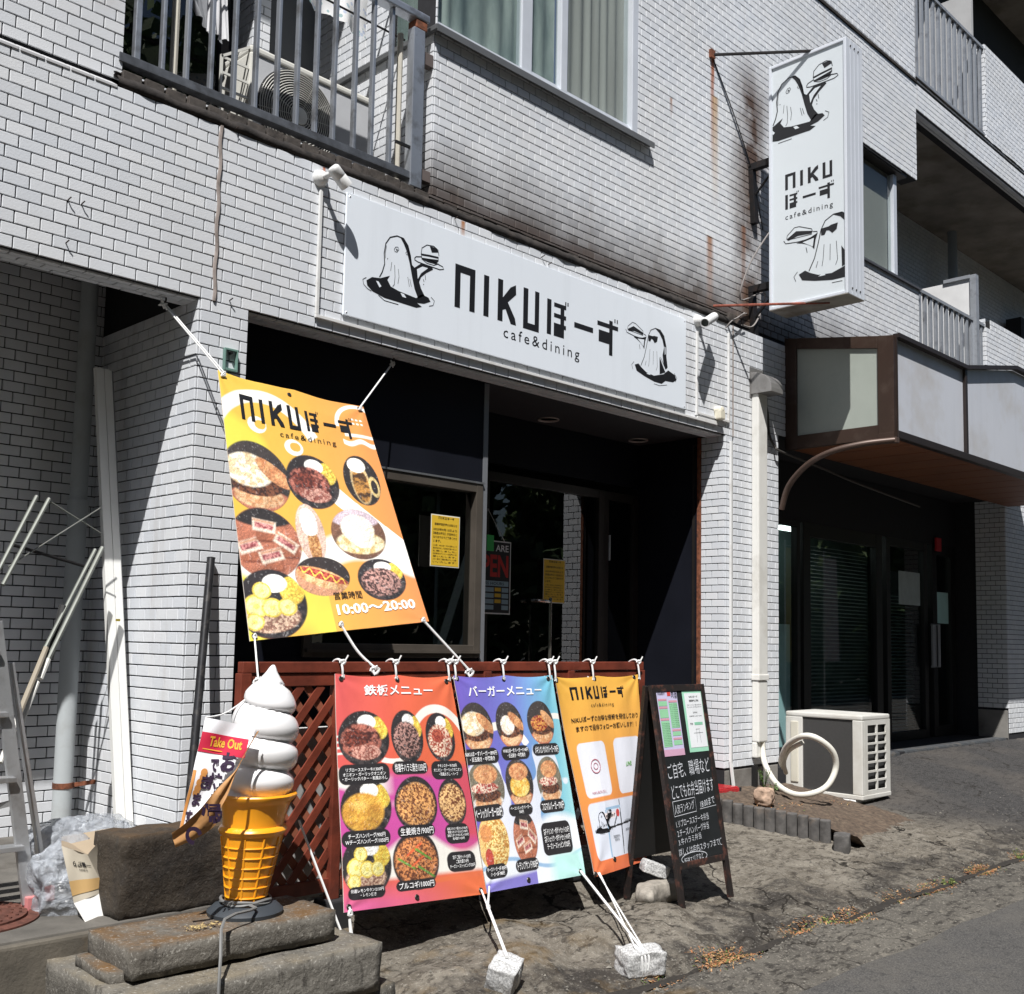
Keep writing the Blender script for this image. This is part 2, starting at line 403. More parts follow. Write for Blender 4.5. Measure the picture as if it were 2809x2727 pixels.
for i in range(47):       # dirty tile row lying on the ledge
    x = -.40+i*.1
    if x > 1.25 and x < 4.1: y0, z0, h = .0, 3.335, .022
    else: y0, z0, h = -.004, 3.335, .05
    if x > 4.1: break
    q = MB().bx(x+.004, x+.096-random.uniform(0, .008), y0+random.uniform(0, .006), .045, z0, z0+h+random.uniform(-.006, .004))
    rough(q, .003, 40, i); q.build('ledge_tile', mat('grimy ledge tile', (.062, .052, .045), .8, var=.5, scale=25, bump=.5, dirt=(.05, .04, .035), dirtscale=16), B, bevel=.003)
# clean sloping lip left of the balcony
for i in range(24):
    x = -2.72+i*.1
    if x > -.42: break
    MB().poly([(x+.003, -.012, 3.30), (x+.097, -.012, 3.30), (x+.097, .045, 3.335), (x+.003, .045, 3.335)], (0, 0, -.012)).build('ledge_tile', mat('pale lip tile', (.5, .5, .51), .5, var=.08), B, bevel=.002)
th3 = MB(); th3.bx(3.10, 7.30, .03, .06, 6.352, 6.378); th3.build('ledge', ldm, B)
# tiles as objects
TILEPOOL.sort(key=lambda q: -q[0])
tb = MB(); one_tile(tb, V(0, 0, 0), V(1, 0, 0), V(0, 0, 1), V(0, -1, 0), -.0472, .0472, -.0222, .0222)
first = tb.build('tile', TILE, B); 
for i, (sc, cen, U2, W2, N2) in enumerate(TILEPOOL):
    if i < 298:
        o = first if i == 0 else first.copy()
        if i: C.objects.link(o)
        o.matrix_local = Matrix((U2, -N2, W2)).transposed().to_4x4(); o.location = cen
        if (U2.cross(-N2)).dot(W2) < 0:
            o.matrix_local = Matrix((-U2, -N2, W2)).transposed().to_4x4(); o.location = cen
    else:
        one_tile(STUFF, cen, U2, W2, N2, -.0472, .0472, -.0222, .0222)
STUFF.build('tile_cladding', TILE, B, kind='stuff', fixn=False)
# joint sealant
sm = mat('aged sealant', (.26, .22, .20), .8, var=.25, scale=20, dirt=(.08, .06, .05), dirtscale=12)
q = MB(); q.tube([(.062+.004*math.sin(i*1.3), -.009, 2.5+.8*i/20) for i in range(21)], .009, 6); q.build('joint_sealant', sm, B, smooth=True)
q = MB(); q.tube([(4.147+.002*math.sin(i*1.7), -.004, 2.5+.8*i/20) for i in range(21)], .007, 6); q.build('joint_sealant', sm, B, smooth=True)
# concrete plinths
MB().bx(4.055, 4.74, -.002, .14, -.3, .186).build('plinth', CONC, B, bevel=.006); MB().bx(9.14, XR, .004, .3, -.3, .43).build('plinth', CONC, B, bevel=.006)
# ================================================================ building details
def glassmat(name, tint, refl=1.0, rough_=.0, ior=1.5):
    k = NB(name); nt = k.t; out = k.n['Material Output']; nt.nodes.remove(k.b)
    tr = k.new('ShaderNodeBsdfTransparent'); tr.inputs[0].default_value = (*tint, 1)
    gl = k.new('ShaderNodeBsdfGlossy'); gl.inputs['Roughness'].default_value = rough_; gl.inputs[0].default_value = (refl, refl, refl, 1)
    fr = k.new('ShaderNodeFresnel'); fr.inputs[0].default_value = ior
    ge = k.new('ShaderNodeNewGeometry'); mu = k.math('MULTIPLY', fr.outputs[0], k.math('SUBTRACT', 1.0, ge.outputs['Backfacing'])); mx = k.new('ShaderNodeMixShader'); nt.links.new(mu, mx.inputs[0]); nt.links.new(tr.outputs[0], mx.inputs[1]); nt.links.new(gl.outputs[0], mx.inputs[2])
    nt.links.new(mx.outputs[0], out.inputs[0]); return k.m
GLASS = glassmat('shop window glass', (.55, .58, .58), .95, 0, 1.85)
GLASS2 = glassmat('clear window glass', (.85, .88, .87), 1, 0, 1.5)
FRAME = mat('dark brown aluminium frame', (.035, .030, .027), .4, .4, var=.2)
NAVY = mat('dark navy panel', (.009, .010, .015), .5, var=.15, scale=3, spec=.15)
WFRAME = mat('pale aluminium sash', (.62, .65, .70), .4, .2, var=.05)
def win(x0, x1, z0, z1, y, fw, fd, fm, gm, parent=B, mull=(), name='window', gy=None, bottom=None):
    m = MB(); b = fw if bottom is None else bottom
    m.bx(x0, x0+fw, y, y+fd, z0, z1); m.bx(x1-fw, x1, y, y+fd, z0, z1); m.bx(x0+fw, x1-fw, y+.001, y+fd, z1-fw, z1); m.bx(x0+fw, x1-fw, y+.001, y+fd, z0, z0+b)
    for (a, c) in mull: m.bx(a, c, y+.004, y+fd-.004, z0+b, z1-fw)
    f = m.build(name, fm, parent, bevel=.003)
    g = MB().bx(x0+fw*.8, x1-fw*.8, y+fd*.5, y+fd*.5+.006, z0+b*.8, z1-fw*.8); g.build('pane', gm, f); return f
# ---- cafe recess
MB().bx(.25, 1.93, .185, .9, 1.925, 2.515).build('upper_panel', NAVY, B)
MB().bx(.25, 1.93, .185, .9, .0, .94).build('lower_panel', NAVY, B)
MB().bx(.25, .72, .19, .9, .94, 1.925).build('side_panel', NAVY, B)
f = win(.72, 1.895, .94, 1.915, .17, .05, .09, mat('brown window frame', (.10, .085, .07), .45, .3, var=.2), GLASS, name='shop_window', bottom=.07)
MB().bx(.73, 1.885, .155, .175, .965, .98).build('sill_rail', mat('brown window frame', (.1, .085, .07)), f)
MB().bx(.72, 1.90, .165, .175, 1.915, 1.925).build('head_trim', STEEL, f)
MB().bx(1.90, 1.935, .18, .90, 0, 2.5).build('corner_trim', mat('grey steel corner trim', (.25, .26, .28), .4, .4), B)
MB().bx(.75, 1.88, .55, .56, .95, 1.9).build('inner_board', mat('inside dark board', (.012, .012, .013), .8), B)  # plain near-black board behind the window glass
# door wall at Y=.74
dz1 = 2.12
m = MB(); m.bx(1.935, 2.40, .75, .80, 0, 2.51); m.build('door_side_panel', NAVY, B)
m = MB(); m.bx(2.40, 4.04, .75, .80, dz1+.06, 2.51); m.build('transom', NAVY, B)
d = win(2.42, 3.62, .02, dz1, .72, .06, .05, FRAME, GLASS, name='door')
h = MB(); h.tube(smoothpath([(2.885, .72, 1.305), (2.90, .66, 1.305), (2.985, .655, 1.30), (2.995, .655, 1.27), (2.995, .655, .6)], 4), .011, 8); h.build('pull_handle', mat('worn brass steel', (.5, .47, .42), .25, .9), d, smooth=True)
d2 = win(3.63, 4.03, .02, dz1, .735, .06, .05, FRAME, GLASS, name='side_window')
MB().tube([(3.655, .70, 1.62), (3.655, .70, 1.80)], .008, 6).build('pull_handle', STEEL, d2)
MB().bx(.3, 4.06, 2.2, 2.3, 0, 2.6).build('back_wall', DARK, B)
MB().bx(.3, 4.1, .75, 2.2, 2.5, 2.55).build('interior_ceiling', DARK, B)
# right inner wall and its frame
MB().bx(4.03, 4.06, .19, .215, .1, 2.5).build('door_jamb', RUSTY, B)
MB().bx(4.035, 4.06, .215, .74, .02, 2.5).build('side_panel', NAVY, B)
MB().bx(4.022, 4.036, .235, .25, .1, 2.45).build('trim_strip', FRAME, B)
# soffit and downlights
MB().bx(.25, 4.04, .141, .75, 2.505, 2.519).build('soffit', mat('soffit board', (.03, .03, .034), .8), B)
for (lx, ly) in ((2.888, .60), (3.845, .60)):
    q = MB(); q.lathe((lx, ly, 2.4995), [(.002, .004), (.055, .004), (.06, -.001), (.07, -.004), (.072, .004)], 28); q.build('downlight', mat('downlight trim', (.42, .36, .33), .5), B, smooth=True)
# step with red tiles
def step_tiles(x0, x1, y0, y1, z0, z1, nx, parent, m, name='step_tile'):
    w_ = (x1-x0)/nx; nz = max(1, round((z1-z0)/.075)); hz = (z1-z0)/nz; ny = max(1, round((y1-y0)/.1)); hy = (y1-y0)/ny
    for i in range(nx):
        for j in range(nz): MB().bx(x0+i*w_+.002, x0+(i+1)*w_-.002, y0-.006, y0+.004, z0+j*hz+.002, z0+(j+1)*hz-.002).build(name, m, parent, bevel=.0015, seg=1)
        for j in range(ny): MB().bx(x0+i*w_+.002, x0+(i+1)*w_-.002, y0+j*hy+.006, y0+(j+1)*hy+.002, z1-.004, z1+.006).build(name, m, parent, bevel=.0015, seg=1)
MB().bx(.26, 4.04, -.145, 1.0, -.2, .092).build('entrance_step', GROUT, B)
red = mat('glossy red step tile', (.42, .025, .03), .25, var=.25, scale=14)
step_tiles(2.6, 4.0, -.15, .05, -.1, .096, 14, B, red)
# grey tiled threshold of next shop
MB().bx(4.76, 9.14, .004, .9, -.2, .155).build('shop_threshold', GROUT, B)
gt = mat('dark grey kerb tile', (.075, .08, .085), .4, var=.3, scale=20, dirt=(.2, .17, .14), dirtscale=9)
for i in range(34):
    x = 5.4+i*.108
    if i == 12: continue
    MB().bx(x+.003, x+.105, -.004, .006, .055, .155).build('kerb_tile', gt, B, bevel=.002, seg=1)
    MB().bx(x+.003, x+.105, .008, .11, .152, .162).build('kerb_tile', gt, B, bevel=.002, seg=1)
# ---- next shop front (Y=.5)
SY = .5
m = MB(); m.bx(4.76, 9.14, SY, SY+.06, 2.1, 2.58); m.build('fascia', DARK, B)
xs = [(5.952, 0.500, 1.643)[0], (6.117, 0.500, 1.653)[0], (7.447, 0.500, 1.235)[0], (7.620, 0.500, 1.239)[0], (8.438, 0.500, 1.257)[0], (8.622, 0.500, 1.262)[0]]
f = win(4.80, xs[0]-.01, .16, 2.1, SY, .05, .06, BLACK, GLASS2, name='shopfront_window')
f2 = win(xs[1]-.12, xs[2], .16, 2.1, SY+.001, .12, .06, BLACK, GLASS2, name='shopfront_window', mull=())
f3 = win(xs[3]-.08, xs[4], .16, 2.1, SY+.002, .08, .06, BLACK, GLASS2, name='sliding_door')
f4 = win(xs[5]-.06, 9.10, .16, 2.1, SY+.003, .10, .06, BLACK, GLASS2, name='sliding_door')
hb = MB(); hx = (8.499, 0.420, 1.259)[0]; hb.tube([(hx, .5, 1.28), (hx, .42, 1.28), (hx, .42, .86), (hx, .5, .86)], .014, 6); hb.bx(hx-.09, hx-.01, .44, .46, .86, 1.28); hb.build('push_plate', mat('grey door plate', (.33, .34, .36), .4), f4)
# blinds: slats as parts below the limit
bl = mat('slat blind', (.22, .27, .26), .6, var=.1)
for (a, b, zt) in ((xs[1]+.04, xs[2]-.05, 1.95), (xs[3]+.06, xs[4]-.05, 1.55)):
    z = .25
    while z < zt:
        MB().add([(a, SY+.12, z), (b, SY+.12, z), (b, SY+.15, z+.012), (a, SY+.15, z+.012)], [(0, 1, 2, 3)]).build('blind_slat', bl, B); z += .034
MB().bx(4.75, 9.15, 1.5, 1.52, .1, 2.5).build('back_wall', mat('dim shop wall', (.10, .15, .15), .9, var=.4, scale=2), B)
MB().bx(4.8, 9.1, .56, 1.5, .1, .16).build('shop_floor', mat('dim shop floor', (.05, .05, .05), .6), B)
MB().bx(4.8, 9.1, .57, 1.5, 2.2, 2.25).build('shop_ceiling', mat('dim shop ceiling', (.10, .10, .10), .8), B)
_lk = NB('lit fluorescent tube'); _lk.b.inputs['Emission Color'].default_value = (.85, 1, .95, 1); _lk.b.inputs['Emission Strength'].default_value = 3; LAMP = _lk.m
pw_ = mat('poster paper', (.45, .52, .52), .6, var=.1, scale=12)
MB().bx((7.767, 0.490, 1.745)[0], (8.228, 0.490, 1.771)[0], .488, .492, (7.985, 0.490, 1.461)[2], (7.995, 0.490, 1.784)[2]).build('poster', pw_, f3)
MB().bx((8.572, 0.470, 2.110)[0], (8.685, 0.470, 2.119)[0], .46, .48, (8.619, 0.470, 2.033)[2], (8.624, 0.470, 2.168)[2]).build('red_tag', mat('red tag', (.5, .02, .03), .5), f4)
MB().bx(5.0, 5.9, 1.05, 1.12, 2.12, 2.16).build('ceiling_lamp', LAMP, B); MB().bx(6.6, 7.5, 1.05, 1.12, 2.12, 2.16).build('ceiling_lamp', LAMP, B)
# frosted teal panels in the end lights
fr = mat('pale teal frosted film', (.52, .78, .82), .6, var=.08)
MB().bx(4.87, xs[0]-.08, SY+.06, SY+.066, .2, 1.22).build('frosted_film', fr, f)
MB().bx(xs[5]+.05, 8.62, SY+.066, SY+.07, .3, 1.95).build('frosted_film', fr, f4)
MB().bx(xs[5]+.06, 8.95, SY+.012, SY+.016, 1.30, 1.62).build('frosted_band', mat('pale teal strip', (.5, .78, .76), .6), f4)
MB().bx(4.84, 5.2, SY-.03, SY-.02, 1.98, 2.10).build('roller_edge', mat('tan roller blind', (.20, .17, .12), .8), f)
# ---- upper window of flat above the cafe
CURT_G = NB('pale green curtain behind glass'); _n = CURT_G.noise(3.2, 5, .6, stretch=(2.2, 1, .55)); CURT_G.col(CURT_G.mix(CURT_G.ramp(_n, .35, .65), (.20, .24, .24), (.42, .46, .44))); CURT_G.b.inputs['Roughness'].default_value = .5; CURT_G = CURT_G.m
CURT_B = NB('beige curtain'); _n = CURT_B.noise(14, 3, .5, stretch=(1, 1, .04)); CURT_B.col(CURT_B.mix(CURT_B.ramp(_n, .35, .65), (.36, .34, .325), (.47, .45, .43))); CURT_B.b.inputs['Roughness'].default_value = .8; CURT_B = CURT_B.m
wz0, wz1 = 4.355, 5.9
W1 = MB(); W1.bx(1.345, 3.10, .055, .15, wz0-.02, wz0+.03); W1.bx(3.04, 3.10, .04, .15, wz0, wz1)
w1 = W1.build('window', WFRAME, B, bevel=.004)
MB().bx(2.035, 2.125, .07, .12, wz0+.03, wz1).build('stile', WFRAME, w1, bevel=.006)
MB().bx(2.37, 2.43, .06, .11, wz0+.03, wz1).build('stile', WFRAME, w1, bevel=.006)
MB().bx(2.125, 2.37, .08, .11, wz0+.03, wz0+.06).build('bottom_rail', WFRAME, w1)
MB().bx(2.43, 3.04, .07, .10, wz0+.03, wz0+.05).build('bottom_rail', WFRAME, w1)
MB().bx(1.36, 2.04, .085, .092, wz0+.02, wz1).build('pane', GLASS2, w1)
MB().bx(1.352, 1.358, .10, .9, wz0+.02, wz1).build('pane', GLASS2, w1)
MB().bx(2.12, 2.38, .095, .10, wz0+.05, wz1).build('pane', GLASS2, w1)
MB().bx(2.42, 3.05, .08, .087, wz0+.04, wz1).build('pane', GLASS2, w1)
def curtain(x0, x1, y, z0, z1, m, parent, amp=.014, wl=.06, name='curtain'):
    mb = MB(); n = int((x1-x0)/.008)
    for i in range(n+1):
        x = x0+(x1-x0)*i/n; dy = amp*math.sin(x/wl*6.28+math.sin(x*9)*2)
        mb.v += [(x, y+dy, z0), (x+.004*math.sin(x*50), y+dy*.6, z1)]
    mb.f = [(2*i, 2*i+2, 2*i+3, 2*i+1) for i in range(n)]; mb.mi = [0]*n
    mb.build(name, m, parent, smooth='all', fixn=False)
curtain(1.37, 2.36, .12, wz0, wz1, CURT_G, w1, .010, .11)
MB().bx(1.364, 1.37, .12, .9, wz0, wz1).build('curtain', CURT_G, w1)
curtain(2.40, 3.06, .125, wz0, wz1, CURT_B, w1, .012, .10)
sill = MB(); sill.poly([(1.325, .03, 4.335), (3.225, .03, 4.325), (3.225, -.005, 4.305), (3.225, -.005, 4.295), (1.325, -.005, 4.305)], (0, .06, 0)); 
SILLM = mat('dull dark sill', (.16, .165, .17), .5, .4)
sill = MB(); sill.bx(1.318, 3.225, -.004, .12, 4.312, 4.328); sill.bx(1.318, 3.225, -.004, .002, 4.290, 4.3118); sill.build('window_sill', SILLM, w1)
MB().bx(1.31, 1.335, -.002, .9, 4.300, 4.326).build('window_sill', SILLM, w1)
# ---- second window at right (beige roller), behind the projecting sign
w2 = MB(); w2.bx(5.2, 7.0, .10, .16, 4.37, 4.41); w2.bx(6.93, 6.995, .10, .16, 4.41, 5.36); w2.bx(5.2, 5.26, .10, .16, 4.41, 5.36)
w2 = w2.build('window', WFRAME, B, bevel=.003)
MB().bx(5.26, 6.93, .13, .136, 4.41, 5.36).build('pane', GLASS2, w2)
MB().bx(5.21, 6.92, .16, .17, 4.37, 5.38).build('roller_blind', mat('beige roller blind', (.36, .34, .31), .8, var=.05, scale=2), w2)
MB().bx(5.2, 7.31, .02, .12, 4.342, 4.362).build('window_sill', mat('dark sill metal', (.10, .10, .11), .5, .4), w2)
MB().bx(5.2, 7.12, .06, .20, 5.372, 5.40).build('window_head', FRAME, w2)
# ---- balcony of the flat above the cafe
rail = MB(); rail.bx(-.40, 1.25, .035, .085, 3.44, 3.475); rail.bx(-.40, 1.25, .033, .087, 3.436, 3.4398)
rail = rail.build('balcony_railing', mat('weathered rail steel', (.24, .25, .27), .4, .7, var=.3, scale=14, dirt=(.06, .05, .045), dirtscale=8), B, bevel=.003)
barm = mat('satin aluminium bar', (.50, .53, .58), .38, .75, var=.08, scale=8, dirt=(.15, .14, .13), dirtscale=7)
bx_ = [-.318, -.200, -.085, .033, .150, .262, .379, .490, .598, .705, .830, .941, 1.059, 1.15]
for i, x in enumerate(bx_[:-1]):
    w_ = .028 if i == 0 else .018
    MB().bx(x-w_/2, x+w_/2, .045, .075, 3.476, 4.32).build('baluster', barm, rail, bevel=.004)
MB().bx(1.185, 1.262, .03, .085, 3.40, 4.27).build('post', barm, rail, bevel=.004)
MB().bx(-.40, 1.29, .025, .095, 4.32, 4.365).build('handrail', barm, rail, bevel=.008)
MB().bx(1.20, 1.275, .03, .10, 4.272, 4.319).build('rusty_bracket', RUSTY, rail, bevel=.003)
MB().bx(1.262, 1.335, .045, .085, 4.10, 4.17).build('wall_bracket', mat('brown bracket', (.16, .13, .12), .6, .3), rail, bevel=.002)
MB().bx(1.262, 1.335, .045, .085, 3.46, 3.52).build('wall_bracket', mat('brown bracket', (.16, .13, .12), .6, .3), rail, bevel=.002)
q = MB(); q.tube([(1.165, .12, 3.39), (1.165, .12, 4.25)], .016, 8); q.build('drain_pipe', mat('cream pipe', (.5, .47, .40), .6), B, smooth=True)
q = MB(); q.tube([(-.115, .12, 3.42), (-.115, .12, 4.4)], .018, 8); q.build('drain_pipe', mat('cream pipe', (.5, .47, .40), .6), B, smooth=True)
MB().bx(1.09, 1.20, .035, .05, 3.60, 3.612).build('cable_clamp', BLACK, rail)
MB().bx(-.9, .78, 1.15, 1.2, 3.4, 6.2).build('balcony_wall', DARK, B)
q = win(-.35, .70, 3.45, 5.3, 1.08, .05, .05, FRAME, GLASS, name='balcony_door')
MB().bx(.88, 1.34, 1.15, 1.2, 3.4, 6.2).build('balcony_wall', mat('grey balcony wall', (.12, .125, .13), .8), B)
MB().bx(-.42, -.39, .06, 1.2, 3.39, 6.2).build('balcony_side', mat('dark side wall', (.03, .03, .035), .8), B)
q = MB(); q.tube([(-.4, .42, 4.62), (1.34, .42, 4.62)], .010, 6); q.tube([(-.4, .30, 4.36), (1.34, .30, 4.36)], .006, 6); q.build('clothes_pole', BLKSTEEL, B)
# ---- far balconies
def far_rail(x0, x1, z0, z1, n, m):
    r = MB().bx(x0, x1, .05, .10, z1-.03, z1).build('balcony_railing', m, B)
    MB().bx(x0, x1, .055, .095, z0, z0+.03).build('bottom_rail', m, r)
    for i in range(n):
        x = x0+(x1-x0)*(i+.5)/n; MB().bx(x-.022, x+.022, .06, .085, z0+.031, z1-.031).build('baluster', m, r)
grm = mat('grey painted rail', (.33, .35, .38), .5, .3, var=.15, dirt=(.10, .10, .11), dirtscale=6)
far_rail(7.31, 8.87, 3.42, 4.38, 13, grm); far_rail(7.32, 8.99, 6.44, 7.42, 13, grm)
q = MB(); q.tube([(10.523, 1.050, 6.280), (*(10.523, 1.050, 6.280)[:2], 3.4)], .055, 14); q.build('drain_pipe', mat('grey drain pipe', (.35, .38, .40), .6), B, smooth=True)
q = MB(); q.bx(8.6, 8.63, -.22+.30, 1.2, 3.42, 4.80); q.build('balcony_partition', mat('white partition board', (.70, .70, .70), .6), B)
q = MB(); q.bx(8.58, 8.65, .02, .08, 3.42, 4.83); q.bx(8.58, 8.65, .08, .35, 4.80, 4.835); q.build('partition_frame', mat('grey painted rail', (.33, .35, .38)), B)
q = MB(); q.bx(8.85, 8.9, .12, 1.2, 6.44, 8.0); q.build('balcony_partition', mat('corrugated grey board', (.42, .42, .42), .7), B)
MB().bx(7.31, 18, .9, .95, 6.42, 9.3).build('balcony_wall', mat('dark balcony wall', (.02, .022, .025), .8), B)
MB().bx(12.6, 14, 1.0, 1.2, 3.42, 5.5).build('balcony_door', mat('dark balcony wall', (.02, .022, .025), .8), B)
# nails and screws in the wall
nm = mat('rusty nail', (.05, .035, .03), .7, .5)
for (x, z) in ((-0.599, 0.000, 2.752)[0::2], (-0.544, 0.000, 2.752)[0::2], (-0.598, 0.000, 2.576)[0::2], (0.139, 0.000, 2.519)[0::2], (0.130, 0.000, 3.306)[0::2], (1.468, 0.000, 3.288)[0::2], (2.154, 0.000, 3.262)[0::2], (2.213, 0.000, 3.234)[0::2]):
    q = MB(); q.tube([(x, 0, z), (x, -.022, z+.004), (x+.004, -.03, z+.010)], .0028, 5); q.build('nail', nm, B)
# ================================================================ ground
def HG(x, y):
    a = .03 + .11*min(1, max(0, (x-5.0)/1.8))
    ys = [1.5, 0, -.55, -.80, -1.02, -1.35, -1.73, -2.6, -4.5, -60]; 
    z1 = [a, a, -.01, -.04, -.12, -.115, -.20, -.24, -.28, -.34]
    z2 = [a, a, a-(a+.2)*.32, a-(a+.2)*.46, a-(a+.2)*.59, a-(a+.2)*.78, -.20, -.24, -.28, -.34]
    def f(zs):
        for i in range(len(ys)-1):
            if y >= ys[i+1]: t = (ys[i]-y)/(ys[i]-ys[i+1]); return zs[i]*(1-t)+zs[i+1]*t if y < ys[0] else zs[0]
        return zs[-1]
    t = min(1, max(0, (x-2.0)/1.0)); t = t*t*(3-2*t); z = f(z1)*(1-t)+f(z2)*t
    # pit left of the steps
    t = min(1, max(0, (.25-x)/.35)); t = t*t*(3-2*t)
    if y < -.2: z = z*(1-t)+min(z, -.24)*t
    return z
def HGN(x, y):
    z = HG(x, y); p = V(x, y, 0)
    near = max(0, 1-abs(y+1.4)/1.4)*(1 if x < 2.4 else max(0, 1-(x-2.4)/.8))
    z += .05*near*(mnoise.noise(p*1.9+V(3, 7, 0))) + .026*near*mnoise.noise(p*5.3)
    z += .007*mnoise.noise(p*9) + .0045*mnoise.noise(p*23) + .003*mnoise.noise(p*60)
    # crack / gutter groove
    gy = -1.735+.03*mnoise.noise(V(x*2.2, 0, 4))+.012*mnoise.noise(V(x*9, 0, 2)); d = abs(y-gy)
    dep = .05*max(.3, .6+.8*mnoise.noise(V(x*1.7, 0, 9)))
    if d < .04 and x > .3: z -= dep*(1-d/.04)
    if -2.12 < y < -1.76 and abs((x+.2) % .6-.3) < .009: z -= .012
    # rough raised lip of broken concrete along the gutter
    if -1.72 < y < -1.15 and x > .8:
        e = mnoise.noise(V(x*1.6, y*2.4, 1)); z += .020*max(0, e)+.008*mnoise.noise(p*14)
    cr = abs(y-(-1.25+.16*math.sin(x*2.4)+.05*mnoise.noise(V(x*7, 0, 0))))
    if .25 < x < 1.1 and cr < .012: z -= .012*(1-cr/.012)
    return z
def axis(pts):
    out = []
    for a, b, s in pts:
        n = max(1, round((b-a)/s)); out += [a+(b-a)*i/n for i in range(n)]
    return out+[pts[-1][1]]
gx = axis([(-60, -12, 12), (-12, -3, 1.5), (-3, -1.2, .1), (-1.2, 3.6, .016), (3.6, 6, .03), (6, 11, .08), (11, 25, 1.4), (25, 85, 12)])
gy = axis([(-60, -12, 12), (-12, -4.5, 1.5), (-4.5, -3, .12), (-3, -1.9, .03), (-1.9, -.6, .014), (-.6, .2, .04), (.2, 1.5, .3)])
nxg, nyg = len(gx), len(gy)
g = MB(); g.v = [(x, y, HGN(x, y)) for y in gy for x in gx]
g.f = [(j*nxg+i, j*nxg+i+1, (j+1)*nxg+i+1, (j+1)*nxg+i) for j in range(nyg-1) for i in range(nxg-1)]; g.mi = [0]*len(g.f)
def m_ground():
    k = NB('worn concrete apron'); sep = k.new('ShaderNodeSeparateXYZ'); k.t.links.new(k.pos(), sep.inputs[0]); X, Y, Z = sep.outputs
    n1 = k.noise(1.6, 7, .62); n2 = k.noise(9, 6, .65); n3 = k.noise(75, 5, .7); n4 = k.noise(210, 3, .7)
    c = k.mix(k.ramp(n1, .35, .65), (.150, .132, .107), (.235, .212, .175))
    c = k.mix(k.ramp(n2, .45, .62, 0, .55), c, (.065, .053, .040))
    # exposed aggregate speckle
    sp = k.ramp(n3, .56, .64); c = k.mix(k.math('MULTIPLY', sp, .6), c, (.38, .35, .30))
    dk = k.ramp(k.noise(26, 6, .72, stretch=(.55, 1.2, 1)), .52, .60); c = k.mix(k.math('MULTIPLY', dk, .75), c, (.040, .033, .027)); lt_ = k.ramp(k.noise(20, 6, .75), .56, .64); c = k.mix(k.math('MULTIPLY', lt_, .5), c, (.31, .28, .235))
    vv = k.voro(95, out='Distance'); c = k.mix(k.ramp(vv, .06, .16, .5, 0), c, (.5, .48, .44))
    # blackened wet / tar band near the gutter
    lip = k.math('ADD', Y, k.math('MULTIPLY', k.noise(1.7, 6, .65), 1.5))
    tar = k.math('MULTIPLY', k.ramp(lip, -.72, -.62, 1, 0), k.ramp(lip, -1.15, -1.02, 0, 1)); tar = k.math('MULTIPLY', tar, k.ramp(k.noise(6, 6, .7), .42, .56, .25, 1))
    c = k.mix(k.math('MULTIPLY', tar, .9), c, (.034, .030, .027)); c = k.mix(k.math('MULTIPLY', sp, k.math('MULTIPLY', tar, .4)), c, (.30, .28, .25))
    ed_ = k.new('ShaderNodeTexVoronoi', feature='DISTANCE_TO_EDGE'); ed_.inputs['Scale'].default_value = 1.35; vm = k.new('ShaderNodeVectorMath', operation='ADD'); k.t.links.new(k.pos(), vm.inputs[0]); nz_ = k.new('ShaderNodeTexNoise'); nz_.inputs['Scale'].default_value = 3.5; nz_.inputs['Detail'].default_value = 6; k.t.links.new(k.pos(), nz_.inputs['Vector']); vs2 = k.new('ShaderNodeVectorMath', operation='SCALE'); k.t.links.new(nz_.outputs['Color'], vs2.inputs[0]); vs2.inputs['Scale'].default_value = .55; k.t.links.new(vs2.outputs[0], vm.inputs[1]); k.t.links.new(vm.outputs[0], ed_.inputs['Vector'])
    crk = k.math('MULTIPLY', k.ramp(ed_.outputs['Distance'], .004, .012, 1, 0), k.ramp(k.noise(1.1, 3), .42, .52)); c = k.mix(k.math('MULTIPLY', crk, .9), c, (.018, .015, .012))
    # asphalt forecourt on the right
    ax = k.math('ADD', k.math('SUBTRACT', X, 4.9), k.math('ADD', k.math('MULTIPLY', k.math('ADD', Y, 1.0), .7), k.math('MULTIPLY', k.noise(2, 5), .6)))
    asp = k.ramp(ax, -.05, .75)
    ac = k.mix(k.ramp(k.noise(120, 4, .7), .4, .65), (.028, .027, .028), (.11, .105, .10))
    ac = k.mix(k.ramp(k.noise(1.2, 5), .45, .65, 0, .5), ac, (.12, .105, .09)); ac = k.mix(k.math('MULTIPLY', dk, .5), ac, (.02, .019, .018))
    c = k.mix(asp, c, ac)
    # street side strip and asphalt road
    c2 = k.mix(k.ramp(n1, .35, .65), (.075, .068, .060), (.150, .138, .118)); c2 = k.mix(k.math('MULTIPLY', sp, .6), c2, (.36, .33, .28)); c2 = k.mix(k.math('MULTIPLY', dk, .8), c2, (.030, .027, .024)); c2 = k.mix(k.math('MULTIPLY', lt_, .45), c2, (.27, .245, .20))
    c = k.mix(k.ramp(Y, -1.77, -1.71, 1, 0), c, c2)
    c = k.mix(k.math('MULTIPLY', crk, .8), c, (.018, .015, .012))
    # moss / rust-brown staining at step foot
    moss = k.math('MULTIPLY', k.ramp(k.noise(5, 5, .6), .52, .66), k.ramp(X, .9, 1.2, 1, 0)); c = k.mix(k.math('MULTIPLY', moss, .55), c, (.16, .10, .035))
    k.col(c); k.b.inputs['Roughness'].default_value = .92; k.b.inputs['Specular IOR Level'].default_value = .2
    b = k.bump(n3, .9, .010); b = k.bump(n4, .7, .005, b); k.bump(n2, .5, .02, b)
    return k.m
GM = m_ground()
go = g.build('ground', GM, smooth='all', kind='structure', fixn=False)
gs = MB()
xx = axis([(.3, 9, .02)])
